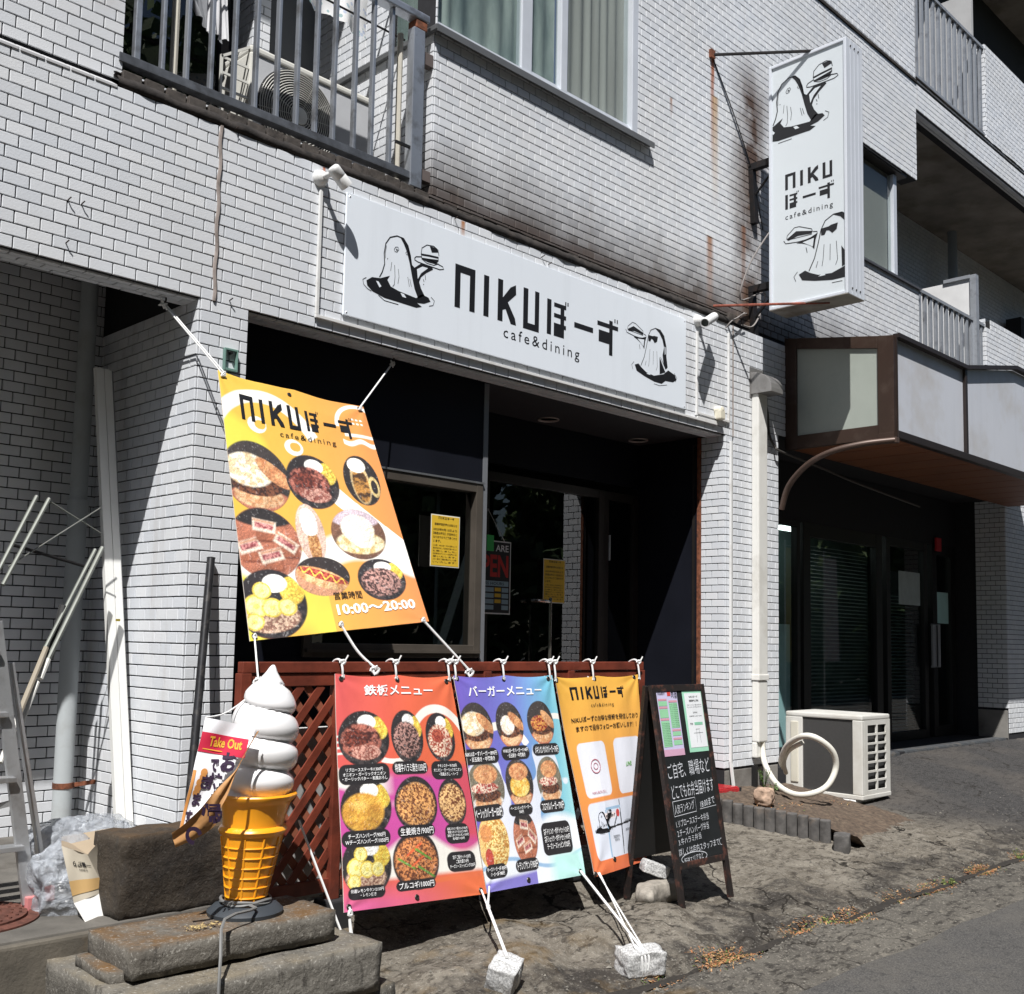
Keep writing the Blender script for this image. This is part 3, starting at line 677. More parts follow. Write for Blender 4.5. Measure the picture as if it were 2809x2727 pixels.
for x in xx:
    gy = -1.735+.03*mnoise.noise(V(x*2.2, 0, 4))+.012*mnoise.noise(V(x*9, 0, 2)); wd = .016+.026*max(0, .5+mnoise.noise(V(x*3.3, 0, 7))); z = -.206+.006*mnoise.noise(V(x*8, 1, 0)); gs.v += [(x, gy-wd, z), (x, gy, z+.004), (x, gy+wd, z)]
gs.f = [(3*i+k, 3*i+3+k, 3*i+4+k, 3*i+1+k) for i in range(len(xx)-1) for k in range(2)]; gs.mi = [0]*len(gs.f)
tag(gs.build('gutter_dark_strip', mat('black gutter strip', (.022, .018, .014), .95, var=.5, scale=60), smooth='all', kind='stuff', fixn=False), 'black soil strip added along the gutter crack to darken it', 'soil')  # dark strip laid over the groove so the crack shows darker
# asphalt road sheet
def m_asph():
    k = NB('old asphalt'); n = k.noise(150, 4, .75); c = k.mix(k.ramp(n, .40, .64), (.028, .027, .027), (.125, .118, .108)); c = k.mix(k.ramp(k.noise(3, 6, .7), .45, .7, 0, .45), c, (.11, .10, .085)); c = k.mix(k.ramp(k.noise(30, 5, .7), .55, .66, 0, .6), c, (.016, .016, .016)); k.col(c)
    k.b.inputs['Roughness'].default_value = .9; k.bump(n, .7, .005); return k.m
rb = MB(); rx = axis([(-60, -4, 8), (-4, 12, .2), (12, 85, 8)]); ry = [-60, -30, -14, -8, -6, -4.5, -3.6, -3.0, -2.5, -2.14]
def RY(x, y): return y + (.04*mnoise.noise(V(x*2, 0, 3)) if y == ry[-1] else 0)
rb.v = [(x, RY(x, y), HG(x, y)+.012) for y in ry for x in rx]; n_ = len(rx)
rb.f = [(j*n_+i, j*n_+i+1, (j+1)*n_+i+1, (j+1)*n_+i) for j in range(len(ry)-1) for i in range(n_-1)]; rb.mi = [0]*len(rb.f)
rb.build('road', m_asph(), smooth='all', kind='structure', fixn=False)
# bay floor left
fl = MB(); fl.bx(-3.4, -.02, -.80, .94, -.3, .105); rough(fl, .004, 3)
fo = fl.build('bay_floor', mat('dirty bay concrete', (.105, .097, .085), .95, var=.35, scale=6, bump=.6, bscale=70, dirt=(.05, .042, .034), dirtscale=5), kind='structure', bevel=.008)
MB().bx(-3.4, -.02, -.84, -.8005, -.3, .10).build('bay_kerb', mat('mossy kerb concrete', (.10, .088, .070), .95, var=.35, scale=6, bump=.7, bscale=60, dirt=(.12, .075, .03), dirtscale=4), kind='structure', bevel=.01)
def m_slab(name, c0, c1, top, spk=.6):
    k = NB(name); geo = k.new('ShaderNodeNewGeometry'); sep = k.new('ShaderNodeSeparateXYZ'); k.t.links.new(geo.outputs['Normal'], sep.inputs[0])
    n = k.noise(5, 7, .65); c = k.mix(k.ramp(n, .35, .65), c0, c1)
    c = k.mix(k.math('MULTIPLY', k.ramp(sep.outputs[2], .5, .8), k.ramp(k.noise(6, 6, .7), .38, .6)), c, top)
    c = k.mix(k.ramp(k.noise(90, 4, .7), .57, .66, 0, spk), c, (.40, .38, .34)); c = k.mix(k.ramp(k.noise(30, 5, .7, stretch=(1, 1, .35)), .56, .68, 0, .75), c, (.035, .03, .025))
    k.col(c); k.b.inputs['Roughness'].default_value = .93; b = k.bump(k.noise(60, 6, .7), .8, .008); k.bump(k.noise(14, 5, .6), .5, .02, b); return k.m
SLM = m_slab('lichened slab', (.075, .066, .054), (.155, .142, .120), (.13, .070, .025))
def slabbox(x0, x1, y0, y1, z0, z1, seed, amp=.004, n=.028):
    mb = MB(); nx, ny, nz = max(2, int((x1-x0)/n)), max(2, int((y1-y0)/n)), max(2, int((z1-z0)/n))
    idx = {}
    def P(i, j, k):
        if (i, j, k) not in idx:
            p = V(x0+(x1-x0)*i/nx, y0+(y1-y0)*j/ny, z0+(z1-z0)*k/nz); e = (i in (0, nx))+(j in (0, ny))+(k in (0, nz))
            q = p+mnoise.noise_vector(p*11+V(seed, 0, 0))*amp+mnoise.noise_vector(p*37+V(seed, 0, 0))*amp*.45
            if e >= 2: q += (V((x0+x1)/2, (y0+y1)/2, (z0+z1)/2)-p).normalized()*(.002+.009*max(0, mnoise.noise(p*16)))
            idx[(i, j, k)] = len(mb.v); mb.v.append(tuple(q))
        return idx[(i, j, k)]
    for i in range(nx):
        for j in range(ny):
            for k in (0, nz): mb.f.append((P(i, j, k), P(i+1, j, k), P(i+1, j+1, k), P(i, j+1, k)))
    for i in range(nx):
        for k in range(nz):
            for j in (0, ny): mb.f.append((P(i, j, k), P(i+1, j, k), P(i+1, j, k+1), P(i, j, k+1)))
    for j in range(ny):
        for k in range(nz):
            for i in (0, nx): mb.f.append((P(i, j, k), P(i, j+1, k), P(i, j+1, k+1), P(i, j, k+1)))
    mb.mi = [0]*len(mb.f); return mb
st = thing('concrete_steps', 'cracked rust-stained concrete slabs stacked as steps under the ice cream statue', 'steps', (-.4, -1.0, -.25))
slabbox(-.80, -.09, -1.25, -.96, .052, .142, 1).build('step_slab', SLM, st, smooth='all', label='upper slab with rusty brown top')
slabbox(-.84, -.66, -1.20, -.96, .03, .075, 3, .008).build('broken_layer', SLM, st, smooth='all')
slabbox(-.87, .02, -1.355, -.72, -.11, .042, 5, .005).build('step_slab', m_slab('grey slab', (.085, .078, .066), (.185, .172, .148), (.17, .145, .105)), st, smooth='all')
slabbox(-.86, .10, -1.34, -.72, -.32, -.105, 7, .006).build('step_slab', m_slab('dark slab', (.06, .055, .046), (.13, .12, .10), (.12, .10, .07)), st, smooth='all')
# manhole cover
mh = thing('manhole_cover', 'round rust-red iron manhole cover beside the ladder feet', 'manhole cover', (-.99, -.45, .105))
MH = mat('rust red iron', (.13, .05, .035), .8, .3, var=.4, scale=30, bump=.6, bscale=140)
c = (-.99, -.45, .106)
MB().lathe(c, [(.235, 0), (.235, .006), (.205, .012), (.2, .006), (.001, .006)], 48).build('rim', MH, mh, smooth=True)
q = MB().lathe(c, [(.196, .006), (.196, .016), (.12, .018), (.118, .012), (.10, .012), (.098, .018), (.001, .018)], 48); q.build('lid', MH, mh, smooth=True)
q = MB()
for r in (.06, .15, .175):
    for k in range(int(r*150)):
        a = k*2*math.pi/int(r*150); q.box((c[0]+r*math.cos(a), c[1]+r*math.sin(a), c[2]+.019), (.008, .008, .004), rotz(math.degrees(a)))
q.build('raised_pattern', MH, mh, kind='stuff')
# ================================================================ printed signs, banners
def s2l(c): return tuple(((x/255)/12.92 if x/255 <= .04045 else ((x/255+.055)/1.055)**2.4) for x in c)
_tc = {}
_fc = bpy.data.curves.new('tmp_text', 'FONT'); _fo = bpy.data.objects.new('tmp_text', _fc); C.objects.link(_fo)
def text2d(s, bold=0.0, space=1.0, res=2):
    key = (s, bold, space, res)
    if key in _tc: return _tc[key]
    _fc.body = s; _fc.size = 1; _fc.offset = bold; _fc.space_character = space; _fc.resolution_u = res
    _fc.space_line = 1.1; _fc.align_x = 'CENTER'
    bpy.context.view_layer.update()
    me = bpy.data.meshes.new_from_object(_fo.evaluated_get(bpy.context.evaluated_depsgraph_get()))
    vs = [(v.co.x, v.co.y) for v in me.vertices]; fs = [tuple(p.vertices) for p in me.polygons]
    bpy.data.meshes.remove(me); _tc[key] = (vs, fs); return _tc[key]
class Ink:
    """flat print on a surface: shapes in u,v (v downward) laid 0.6 mm proud of it"""
    def __init__(s, surf, off=.0008): s.surf = surf; s.off = off; s.mb = MB(); s.layer = 0
    def p(s, u, v): return s.surf(u, v, s.off+s.layer*.0004)
    def text(s, st, u0, v0, u1, v1, bold=.0, space=1.0, rot=0, shear=0, clip=None):
        vs, fs = text2d(st, bold, space)
        if not vs: return
        x0 = min(a for a, b in vs); x1 = max(a for a, b in vs); y0 = min(b for a, b in vs); y1 = max(b for a, b in vs)
        out = []
        for a, b in vs:
            fx = (a-x0)/(x1-x0); fy = (b-y0)/(y1-y0)
            out.append(s.p(u0+(u1-u0)*fx, v1+(v0-v1)*fy+shear*fx))
        s.mb.add(out, fs)
    def poly(s, pts):
        from mathutils.geometry import tessellate_polygon
        t = tessellate_polygon([[V(u, v, 0) for u, v in pts]])
        s.mb.add([s.p(u, v) for u, v in pts], [tuple(q) for q in t])
    def rect(s, u0, v0, u1, v1): s.mb.add([s.p(u0, v0), s.p(u1, v0), s.p(u1, v1), s.p(u0, v1)], [(0, 1, 2, 3)])
    def stroke(s, pts, w, asp=1.0, closed=False, taper=False):
        """ribbon; w in v units, asp = height/width so the width looks even"""
        n = len(pts); L = []; R = []
        for i in range(n):
            a = pts[i-1] if (i or closed) else pts[0]; b = pts[(i+1) % n] if (i < n-1 or closed) else pts[-1]
            dx, dy = (b[0]-a[0]), (b[1]-a[1])*asp; l = math.hypot(dx, dy) or 1; ww = w*(math.sin(math.pi*(i+.5)/n)**.5 if taper else 1)
            nx, ny = -dy/l*ww/2*asp, dx/l*ww/2
            L.append((pts[i][0]+nx, pts[i][1]+ny)); R.append((pts[i][0]-nx, pts[i][1]-ny))
        m = n if closed else n-1
        s.mb.add([s.p(*q) for q in L]+[s.p(*q) for q in R], [(i, (i+1) % n, n+(i+1) % n, n+i) for i in range(m)])
    def done(s, name, m, parent, label=None):
        if s.mb.v: return s.mb.build(name, m, parent, fixn=False, label=label)
def flatsurf(o, U, Vd, N):
    o, U, Vd, N = V(o), V(U), V(Vd), V(N)
    return lambda u, v, d=0: o+U*u+Vd*v+N*d
INK = mat('black print', (.008, .008, .010), .5, var=0)
WINK = mat('white print', (.86, .86, .86), .6, var=0)
# ---- the lettering of the cafe (block letters drawn from bars), unit box 0..1 with y down
def logo_word(ink, u0, v0, u1, v1, which='NIKUBOZU', asp=None):
    W_, H_ = u1-u0, v1-v0
    def q(pts): ink.poly([(u0+W_*x, v0+H_*y) for x, y in pts])
    def r(x0, y0, x1, y1): q([(x0, y0), (x1, y0), (x1, y1), (x0, y1)])
    if 'NIKU' in which:
        k = 1 if which == 'NIKU' else .505
        def Q(pts): q([(x*k, y) for x, y in pts])
        Q([(0, 0), (.225, 0), (.225, 1), (.165, 1), (.165, .17), (.06, .17), (.06, 1), (0, 1)])
        Q([(.325, .03), (.385, .03), (.385, 1), (.325, 1)])
        Q([(.49, 0), (.55, 0), (.55, .42), (.64, .12), (.705, .02), (.71, .25), (.61, .50), (.70, .84), (.715, 1), (.65, 1), (.585, .68), (.55, .72), (.55, 1), (.49, 1)])
        Q([(.80, 0), (.86, 0), (.86, .84), (.945, .84), (.945, 0), (1, 0), (1, 1), (.80, 1)])
    if 'BOZU' in which:
        a, s_ = (.0, 1) if which == 'BOZU' else (.56, .44)
        def Q(pts): q([(a+x*s_, y) for x, y in pts])
        def Rr(x0, y0, x1, y1): Q([(x0, y0), (x1, y0), (x1, y1), (x0, y1)])
        Rr(0, .08, .055, .94)                                     # bo
        Rr(.09, .12, .25, .22); Rr(.09, .38, .25, .48); Rr(.175, .221, .225, .379); Rr(.175, .481, .225, .62)
        Q([(.09, .62), (.25, .62), (.25, .72), (.225, .72), (.225, .94), (.09, .94)]); 
        Rr(.235, .02, .25, .11); Rr(.265, .02, .28, .11)
        Rr(.36, .44, .62, .57)                                    # long mark
        Rr(.68, .20, .98, .31); Rr(.85, .10, .90, .199)              # zu
        Q([(.70, .42), (.85, .42), (.85, .311), (.90, .311), (.90, 1.0), (.85, 1.0), (.85, .72), (.70, .72)])
        Rr(.925, .02, .94, .12); Rr(.96, .02, .975, .12)
    return
def ellipse(cx, cy, rx, ry, n=28, rot=0, a0=0, a1=360):
    out = []
    for i in range(n):
        t = math.radians(a0+(a1-a0)*i/(n if a1-a0 == 360 else n-1)); x, y = rx*math.cos(t), ry*math.sin(t); c, s_ = math.cos(math.radians(rot)), math.sin(math.radians(rot))
        out.append((cx+x*c-y*s_, cy+x*s_+y*c))
    return out
def clipx(pts, x0, x1):
    for lim, sg in ((x0, 1), (x1, -1)):
        out = []
        for i in range(len(pts)):
            a, b = pts[i-1], pts[i]; ia, ib = sg*(a[0]-lim) >= 0, sg*(b[0]-lim) >= 0
            if ia != ib: t = (lim-a[0])/(b[0]-a[0]); out.append((lim, a[1]+(b[1]-a[1])*t))
            if ib: out.append(b)
        pts = out
        if len(pts) < 3: return None
    return pts
# ghost drawings traced in the flat frame of the shop sign (u across 2.81 m, v down 0.61 m)
def toM(pts): return [(u*2.81, v*.61) for u, v in pts]
G1 = dict(fill=[toM(q) for q in (
    [(0.1196,0.2134),(0.1300,0.2207),(0.1398,0.2658),(0.1461,0.3422),(0.1496,0.4187),(0.1554,0.4355),(0.1707,0.3807),(0.1973,0.3754),(0.2004,0.3974),(0.1843,0.4464),(0.1717,0.4979),(0.1674,0.5450),(0.1726,0.5982),(0.1812,0.6480),(0.1662,0.6893),(0.1570,0.6152),(0.1505,0.5218),(0.1439,0.4119),(0.1365,0.3201),(0.1284,0.2594)],
    [(0.0468,0.6708),(0.0588,0.6297),(0.0775,0.6169),(0.0989,0.5716),(0.0933,0.6108),(0.1015,0.6593),(0.1191,0.6765),(0.1378,0.6829),(0.1615,0.6910),(0.1744,0.6435),(0.1909,0.6546),(0.1961,0.6831),(0.1809,0.7177),(0.1628,0.7299),(0.1754,0.7504),(0.1622,0.7725),(0.1246,0.7701),(0.0879,0.7693),(0.0607,0.7446),(0.0489,0.7089)],
    [(0.1700,0.2935),(0.1916,0.2797),(0.2131,0.2713),(0.2134,0.3070),(0.2068,0.3421),(0.1873,0.3477),(0.1718,0.3371)],
    [(0.1910,0.2036),(0.2081,0.2000),(0.2123,0.2327),(0.1963,0.2519)])],
  white=[toM(q) for q in ([(0.1612,0.4423),(0.1743,0.4036),(0.1878,0.4017),(0.1715,0.4644),(0.1638,0.5236)], [(0.1716,0.3120),(0.1894,0.3011),(0.2123,0.2911),(0.2114,0.2991),(0.1890,0.3168),(0.1727,0.3276)], [(0.0679,0.6505),(0.0733,0.6494),(0.0803,0.6825),(0.0760,0.6971)], [(0.1239,0.6879),(0.1322,0.6889),(0.1381,0.7159),(0.1288,0.7159)])],
  line=[(toM(q), w_, c_) for q, w_, c_ in (
    ([(0.0756,0.6092),(0.0815,0.5584),(0.0862,0.4872),(0.0845,0.3987),(0.0874,0.3128),(0.0968,0.2483),(0.1127,0.2154),(0.1281,0.2180),(0.1388,0.2669),(0.1442,0.3444),(0.1498,0.4387)], 4.5, 0),
    ([(0.1548,0.3572),(0.1584,0.3360),(0.1702,0.3220),(0.1969,0.3247),(0.2241,0.3444),(0.2268,0.3637),(0.2170,0.3784),(0.1876,0.3781),(0.1635,0.3756),(0.1548,0.3655)], 3.5, 0),
    ([(0.1705,0.3047),(0.1719,0.2437),(0.1837,0.2023),(0.2006,0.1919),(0.2116,0.2129),(0.2140,0.2616)], 3, 0),
    ([(0.1718,0.3371),(0.1850,0.3607),(0.2021,0.3579),(0.2136,0.3308)], 2.5, 0),
    ([(0.1068,0.3389),(0.1103,0.3131),(0.1158,0.3081),(0.1178,0.3257),(0.1139,0.3521),(0.1084,0.3537)], 2.2, 1),
    ([(0.1114,0.3334),(0.1132,0.3263),(0.1146,0.3312),(0.1129,0.3400)], 3, 1),
    ([(0.1338,0.3333),(0.1369,0.3162),(0.1412,0.3228),(0.1404,0.3422),(0.1358,0.3477)], 2, 1),
    ([(0.1375,0.3289),(0.1389,0.3306),(0.1376,0.3372)], 2.5, 1),
    ([(0.0893,0.3270),(0.0871,0.3873),(0.0876,0.4362)], 2, 0), ([(0.1089,0.4691),(0.1107,0.5665),(0.1095,0.6340),(0.1060,0.6544)], 2.2, 0),
    ([(0.1175,0.4925),(0.1199,0.5562),(0.1177,0.6167)], 2, 0), ([(0.1402,0.5333),(0.1447,0.6120)], 2, 0), ([(0.1450,0.5446),(0.1494,0.6068)], 2, 0), ([(0.1023,0.4519),(0.1003,0.5287)], 2, 0),
    ([(0.0465,0.6467),(0.0388,0.6715),(0.0410,0.7095),(0.0496,0.7357),(0.0585,0.7470)], 2.5, 0), ([(0.0743,0.7626),(0.0881,0.7920),(0.1202,0.7913)], 2.5, 0), ([(0.1972,0.6429),(0.2057,0.6678),(0.2026,0.7102),(0.1930,0.7253)], 2.5, 0),
    ([(0.1771,0.5088),(0.1793,0.5318)], 2.5, 0), ([(0.1816,0.4698),(0.1829,0.5107)], 2.5, 0), ([(0.0930,0.4299),(0.0922,0.4391)], 3, 0), ([(0.1784,0.5496),(0.1785,0.5580)], 4, 0))])
G2 = dict(fill=[toM(q) for q in (
    [(0.8788,0.2222),(0.8985,0.2195),(0.9134,0.2717),(0.9220,0.3783),(0.9226,0.4926),(0.9275,0.6029),(0.9188,0.6313),(0.9111,0.5653),(0.9078,0.4851),(0.9133,0.3969),(0.9070,0.3195),(0.8950,0.2583)],
    [(0.8047,0.6797),(0.8185,0.6574),(0.8292,0.6886),(0.8470,0.7241),(0.8756,0.7365),(0.9117,0.6893),(0.9299,0.6321),(0.9561,0.6619),(0.9623,0.7091),(0.9490,0.7454),(0.9194,0.7555),(0.9049,0.7985),(0.8759,0.7978),(0.8401,0.7707),(0.8119,0.7380)],
    [(0.8535,0.3192),(0.8699,0.3177),(0.8749,0.3087),(0.8894,0.3052),(0.8868,0.3595),(0.8775,0.3848),(0.8708,0.3539),(0.8651,0.3491),(0.8609,0.3839),(0.8538,0.3804)],
    [(0.7780,0.3317),(0.7991,0.2806),(0.8096,0.2905),(0.8350,0.3166),(0.8337,0.3383),(0.8028,0.3276),(0.7822,0.3477)],
    [(0.7997,0.3913),(0.8310,0.3714),(0.8465,0.3464),(0.8418,0.4020),(0.8387,0.4867),(0.8314,0.4425),(0.8137,0.4084)],
    [(0.8963,0.5163),(0.9114,0.6170),(0.9189,0.6623),(0.8972,0.7017)])],
  white=[toM(q) for q in ([(0.8136,0.3983),(0.8382,0.3850),(0.8357,0.4588)], [(0.9147,0.3852),(0.9184,0.3921),(0.9187,0.4648),(0.9159,0.4778)], [(0.8471,0.7403),(0.8583,0.7144),(0.8627,0.7413)])],
  line=[(toM(q), w_, c_) for q, w_, c_ in (
    ([(0.8270,0.6703),(0.8391,0.5679),(0.8470,0.4483),(0.8535,0.3294),(0.8625,0.2590),(0.8803,0.2208),(0.8985,0.2237),(0.9113,0.2842),(0.9176,0.3824)], 3.5, 0),
    ([(0.7712,0.3384),(0.7754,0.3684),(0.8031,0.3820),(0.8311,0.3816),(0.8451,0.3539),(0.8450,0.3335),(0.8364,0.3254)], 3, 0),
    ([(0.7780,0.3317),(0.7792,0.3003),(0.7954,0.2437),(0.8058,0.2454),(0.8335,0.2976),(0.8350,0.3267)], 2.5, 0),
    ([(0.7794,0.3404),(0.8029,0.3417),(0.8337,0.3444)], 2, 0),
    ([(0.8599,0.4670),(0.8577,0.5921),(0.8552,0.6557)], 2, 0), ([(0.8729,0.4757),(0.8722,0.6203)], 2, 0), ([(0.8858,0.4638),(0.8881,0.6270),(0.8840,0.6718)], 2, 0), ([(0.8464,0.6022),(0.8424,0.6567)], 2, 0),
    ([(0.8999,0.5131),(0.9187,0.6209),(0.9246,0.6158)], 2.5, 0),
    ([(0.8018,0.6520),(0.7937,0.6894),(0.7981,0.7359)], 2.2, 0), ([(0.8209,0.4523),(0.8233,0.5009)], 2.5, 0), ([(0.8760,0.8224),(0.8978,0.8251),(0.9255,0.7941)], 2, 0), ([(0.9530,0.6436),(0.9638,0.6870),(0.9579,0.7338)], 2.2, 0))])
def ghost(ink, wink, g, place, cl=None, lw=.0013):
    """place: metres in the sign frame -> (u, v) of the target"""
    for q in g['fill']:
        q = [place(*p) for p in q]; q = clipx(q, *cl) if cl else q
        if q: ink.poly(q)
    for q in g['white']:
        q = [place(*p) for p in q]; q = clipx(q, *cl) if cl else q
        if q: wink.poly(q)
    for pts, w_, closed in g['line']:
        P2 = [place(*p) for p in pts]
        if cl: P2 = [p for p in P2 if cl[0] <= p[0] <= cl[1]]
        if len(P2) > 1: ink.stroke_m(P2, w_*lw, closed)
def stroke_m(self, pts, w_m, closed):
    """even ribbon using the surface scale (metres)"""
    W3 = [self.p(*q) for q in pts]; n = len(W3); L, R = [], []
    N = self.nrm
    for i in range(n):
        a = W3[i-1] if (i or closed) else W3[0]; b = W3[(i+1) % n] if (i < n-1 or closed) else W3[-1]
        d = (b-a); d = d.normalized() if d.length > 1e-9 else V(1, 0, 0); s_ = d.cross(N).normalized()*w_m/2
        L.append(W3[i]+s_); R.append(W3[i]-s_)
    m = n if closed else n-1
    self.mb.add(L+R, [(i, (i+1) % n, n+(i+1) % n, n+i) for i in range(m)])
Ink.stroke_m = stroke_m
# ---- main fascia sign
SIGNM = mat('white sign panel', (.80, .85, .91), .4, var=.012, scale=1.5, streak=.16)
sg = thing('shop_sign', 'long white fascia sign with two ghosts and black cafe lettering above the entrance', 'sign', (2.15, -.02, 2.59))
MB().bx(.748, 3.556, -.024, -.011, 2.596, 3.208).build('sign_panel', SIGNM, sg, bevel=.0015)
sf = flatsurf((.748, -.0242, 3.208), (2.808, 0, 0), (0, 0, -.612), NY)
ik = Ink(sf); ik.nrm = V(NY); wk = Ink(sf, .0016); wk.nrm = V(NY)
ghost(ik, wk, G1, lambda x, y: (x/2.81, y/.61)); ghost(ik, wk, G2, lambda x, y: (x/2.81, y/.61))
ik.done('ghost_drawing', INK, sg); wk.done('ghost_highlight', SIGNM, sg)
ik = Ink(sf)
LW = [(0.2560,0.3059),(0.2584,0.6001),(0.4893,0.2902),(0.4896,0.5964),(0.5131,0.3357),(0.5149,0.6050),(0.7492,0.2900),(0.7361,0.5974),(0.3878,0.7240),(0.6159,0.8076),(0.5872,0.3950)]
logo_word(ik, LW[0][0], .275, LW[2][0], .66, 'NIKU'); logo_word(ik, LW[4][0], .27, LW[6][0], .665, 'BOZU')
ik.text('cafe&dining', LW[8][0], .70, LW[9][0], .835, 0, 1.35)
ik.done('lettering', INK, sg)
for (x, z) in ((.765, 2.61), (.765, 3.19), (3.54, 2.61), (3.54, 3.19)):
    MB().lathe((x, -.024, z), [(.001, .002), (.004, .0018), (.006, 0)], 8, axis='y').build('screw', STEEL, sg)
# ---- projecting sign box
ps = thing('projecting_sign', 'tall white double-sided sign box projecting from the wall on a black bracket', 'sign', (4.3, -.05, 3.41))
px0, px1, py0, py1, pz0, pz1 = 4.30, 4.535, -.808, -.205, 3.405, 5.205
WBOX = mat('white sign aluminium', (.64, .67, .72), .35, .1, var=.03, scale=5)
MB().bx(px0+.012, px1-.012, py0+.012, py1-.002, pz0+.012, pz1-.012).build('light_box', mat('white acrylic face', (.60, .64, .665), .3, var=.01), ps)
m = MB()
fr_ = .022
for X0, X1 in ((px0, px0+.02), (px1-.02, px1)):
    m.bx(X0, X1, py0, py0+fr_, pz0, pz1); m.bx(X0, X1, py1-fr_, py1, pz0, pz1); m.bx(X0, X1, py0+fr_, py1-fr_, pz0+.0, pz0+fr_); m.bx(X0, X1, py0+fr_, py1-fr_, pz1-fr_, pz1)
m.build('sign_frame', WBOX, ps, bevel=.004)
m = MB(); m.bx(px0+.02, px1-.02, py0+.001, py0+.010, pz0+.001, pz1-.001); m.build('end_plate', WBOX, ps)
for k in range(3):
    m = MB(); m.tube([(px0+.06+.055*k, py0-.001, pz0+.001), (px0+.06+.055*k, py0-.001, pz1-.001)], .0012, 6); m.build('plate_rib', WBOX, ps, smooth=True)
    for z in (pz0+.045, pz1-.045): MB().lathe((px0+.06+.055*k, py0-.002, z), [(.001, .004), (.006, .003), (.008, 0)], 8, axis='y').build('screw', BLKSTEEL, ps)
m = MB(); m.bx(px0+.001, px1-.001, py0+.002, py1-.001, pz0-.004, pz0+.010); m.build('bottom_plate', mat('stained bottom plate', (.30, .28, .25), .5, .3, var=.3, dirt=(.14, .08, .05), dirtscale=5), ps)
vf = flatsurf((px0-.0005+.012, py1-.022, pz1-.022), (0, -(py1-py0-.044), 0), (0, 0, -(pz1-pz0-.044)), NX)
WV, HV = py1-py0-.044, pz1-pz0-.044
ik = Ink(vf); ik.nrm = V(NX); wk = Ink(vf, .0016); wk.nrm = V(NX)
g1o = (min(p[0] for p in G1['fill'][1]), min(p[1] for q, _, _ in G1['line'] for p in q)); g2o = (min(p[0] for q, _, _ in G2['line'] for p in q), min(p[1] for q, _, _ in G2['line'] for p in q))
sc = 1.02
ghost(ik, wk, G1, lambda x, y: ((.1317+(x-.3166)*1.2)/WV, (.110+(y-.1314)*1.3)/HV), (.005, .995), .0017)
ghost(ik, wk, G2, lambda x, y: ((.09+(x-2.167)*1.25)/WV, (1.2026+(y-.1347)*1.30)/HV), (.005, .995), .0019)
ik.done('ghost_drawing', INK, ps); wk.done('ghost_highlight', mat('white acrylic face', (.60, .64, .665)), ps)
ik = Ink(vf)
VL = [(0.1923,0.4101),(0.1945,0.4692),(0.8447,0.4155),(0.8431,0.4676),(0.1954,0.4928),(0.1928,0.5513),(0.8949,0.4863),(0.8381,0.5579),(0.1991,0.5918),(0.8532,0.5751)]
logo_word(ik, .185, .465, .835, .53, 'NIKU'); logo_word(ik, .185, .545, .87, .615, 'BOZU'); ik.text('cafe&dining', .185, .632, .84, .66, 0, 1.3)
ik.done('lettering', INK, ps)
# bracket, stays
for z, dz in ((4.57, .42), (3.64, .40)):
    MB().bx(4.42, 4.47, -.21, .045, z-.025, z+.025).build('bracket_arm', BLKSTEEL, ps, bevel=.002)
    m = MB(); m.bar((4.445, .03, z-.026), (4.475, .025, z-dz), .05, .05, (0, 1, 0)); m.build('bracket_plate', BLKSTEEL, ps, bevel=.002)
    m = MB(); m.tube([(4.46, .02, z-.22), (4.45, -.19, z-.03)], .009, 6); m.build('bracket_strut', BLKSTEEL, ps)
a = (3.939, 0.040, 5.246); b = (4.36, -.62, 5.20)
m = MB(); m.tube([a, b], .011, 6); m.build('stay_rod', BLKSTEEL, ps, smooth=True)
MB().bx(a[0]-.03, a[0]+.02, .02, .045, a[2]-.03, a[2]+.03).build('stay_anchor', RUSTY, ps)
m = MB(); m.tube([a, (4.30, -.30, 4.20), (4.30, -.20, 4.0)], .004, 5); 
m = MB(); m.tube(smoothpath([a, (4.213, 0.030, 4.896), (4.441, 0.020, 4.533), (4.533, 0.020, 4.281), (4.583, 0.020, 4.135)], 4), .004, 5); m.build('slack_wire', BLKSTEEL, ps, smooth=True)
a2 = (3.952, 0.030, 3.404)
m = MB(); m.tube([a2, (4.40, -.62, 3.40)], .009, 6); m.build('stay_rod', mat('red rusted rod', (.24, .07, .045), .8, .2, var=.5, scale=20), ps, smooth=True)
m = MB(); m.tube(smoothpath([(4.33, -.20, 4.0), (4.22, -.1, 3.75), (4.20, -.03, 3.5), (4.571, 0.000, 3.647), (4.497, -0.010, 3.469), (4.392, -0.010, 3.347), (4.254, -0.010, 3.328)], 5), .006, 6); m.build('loose_cable', mat('grey cable', (.25, .23, .22), .7), ps, smooth=True)
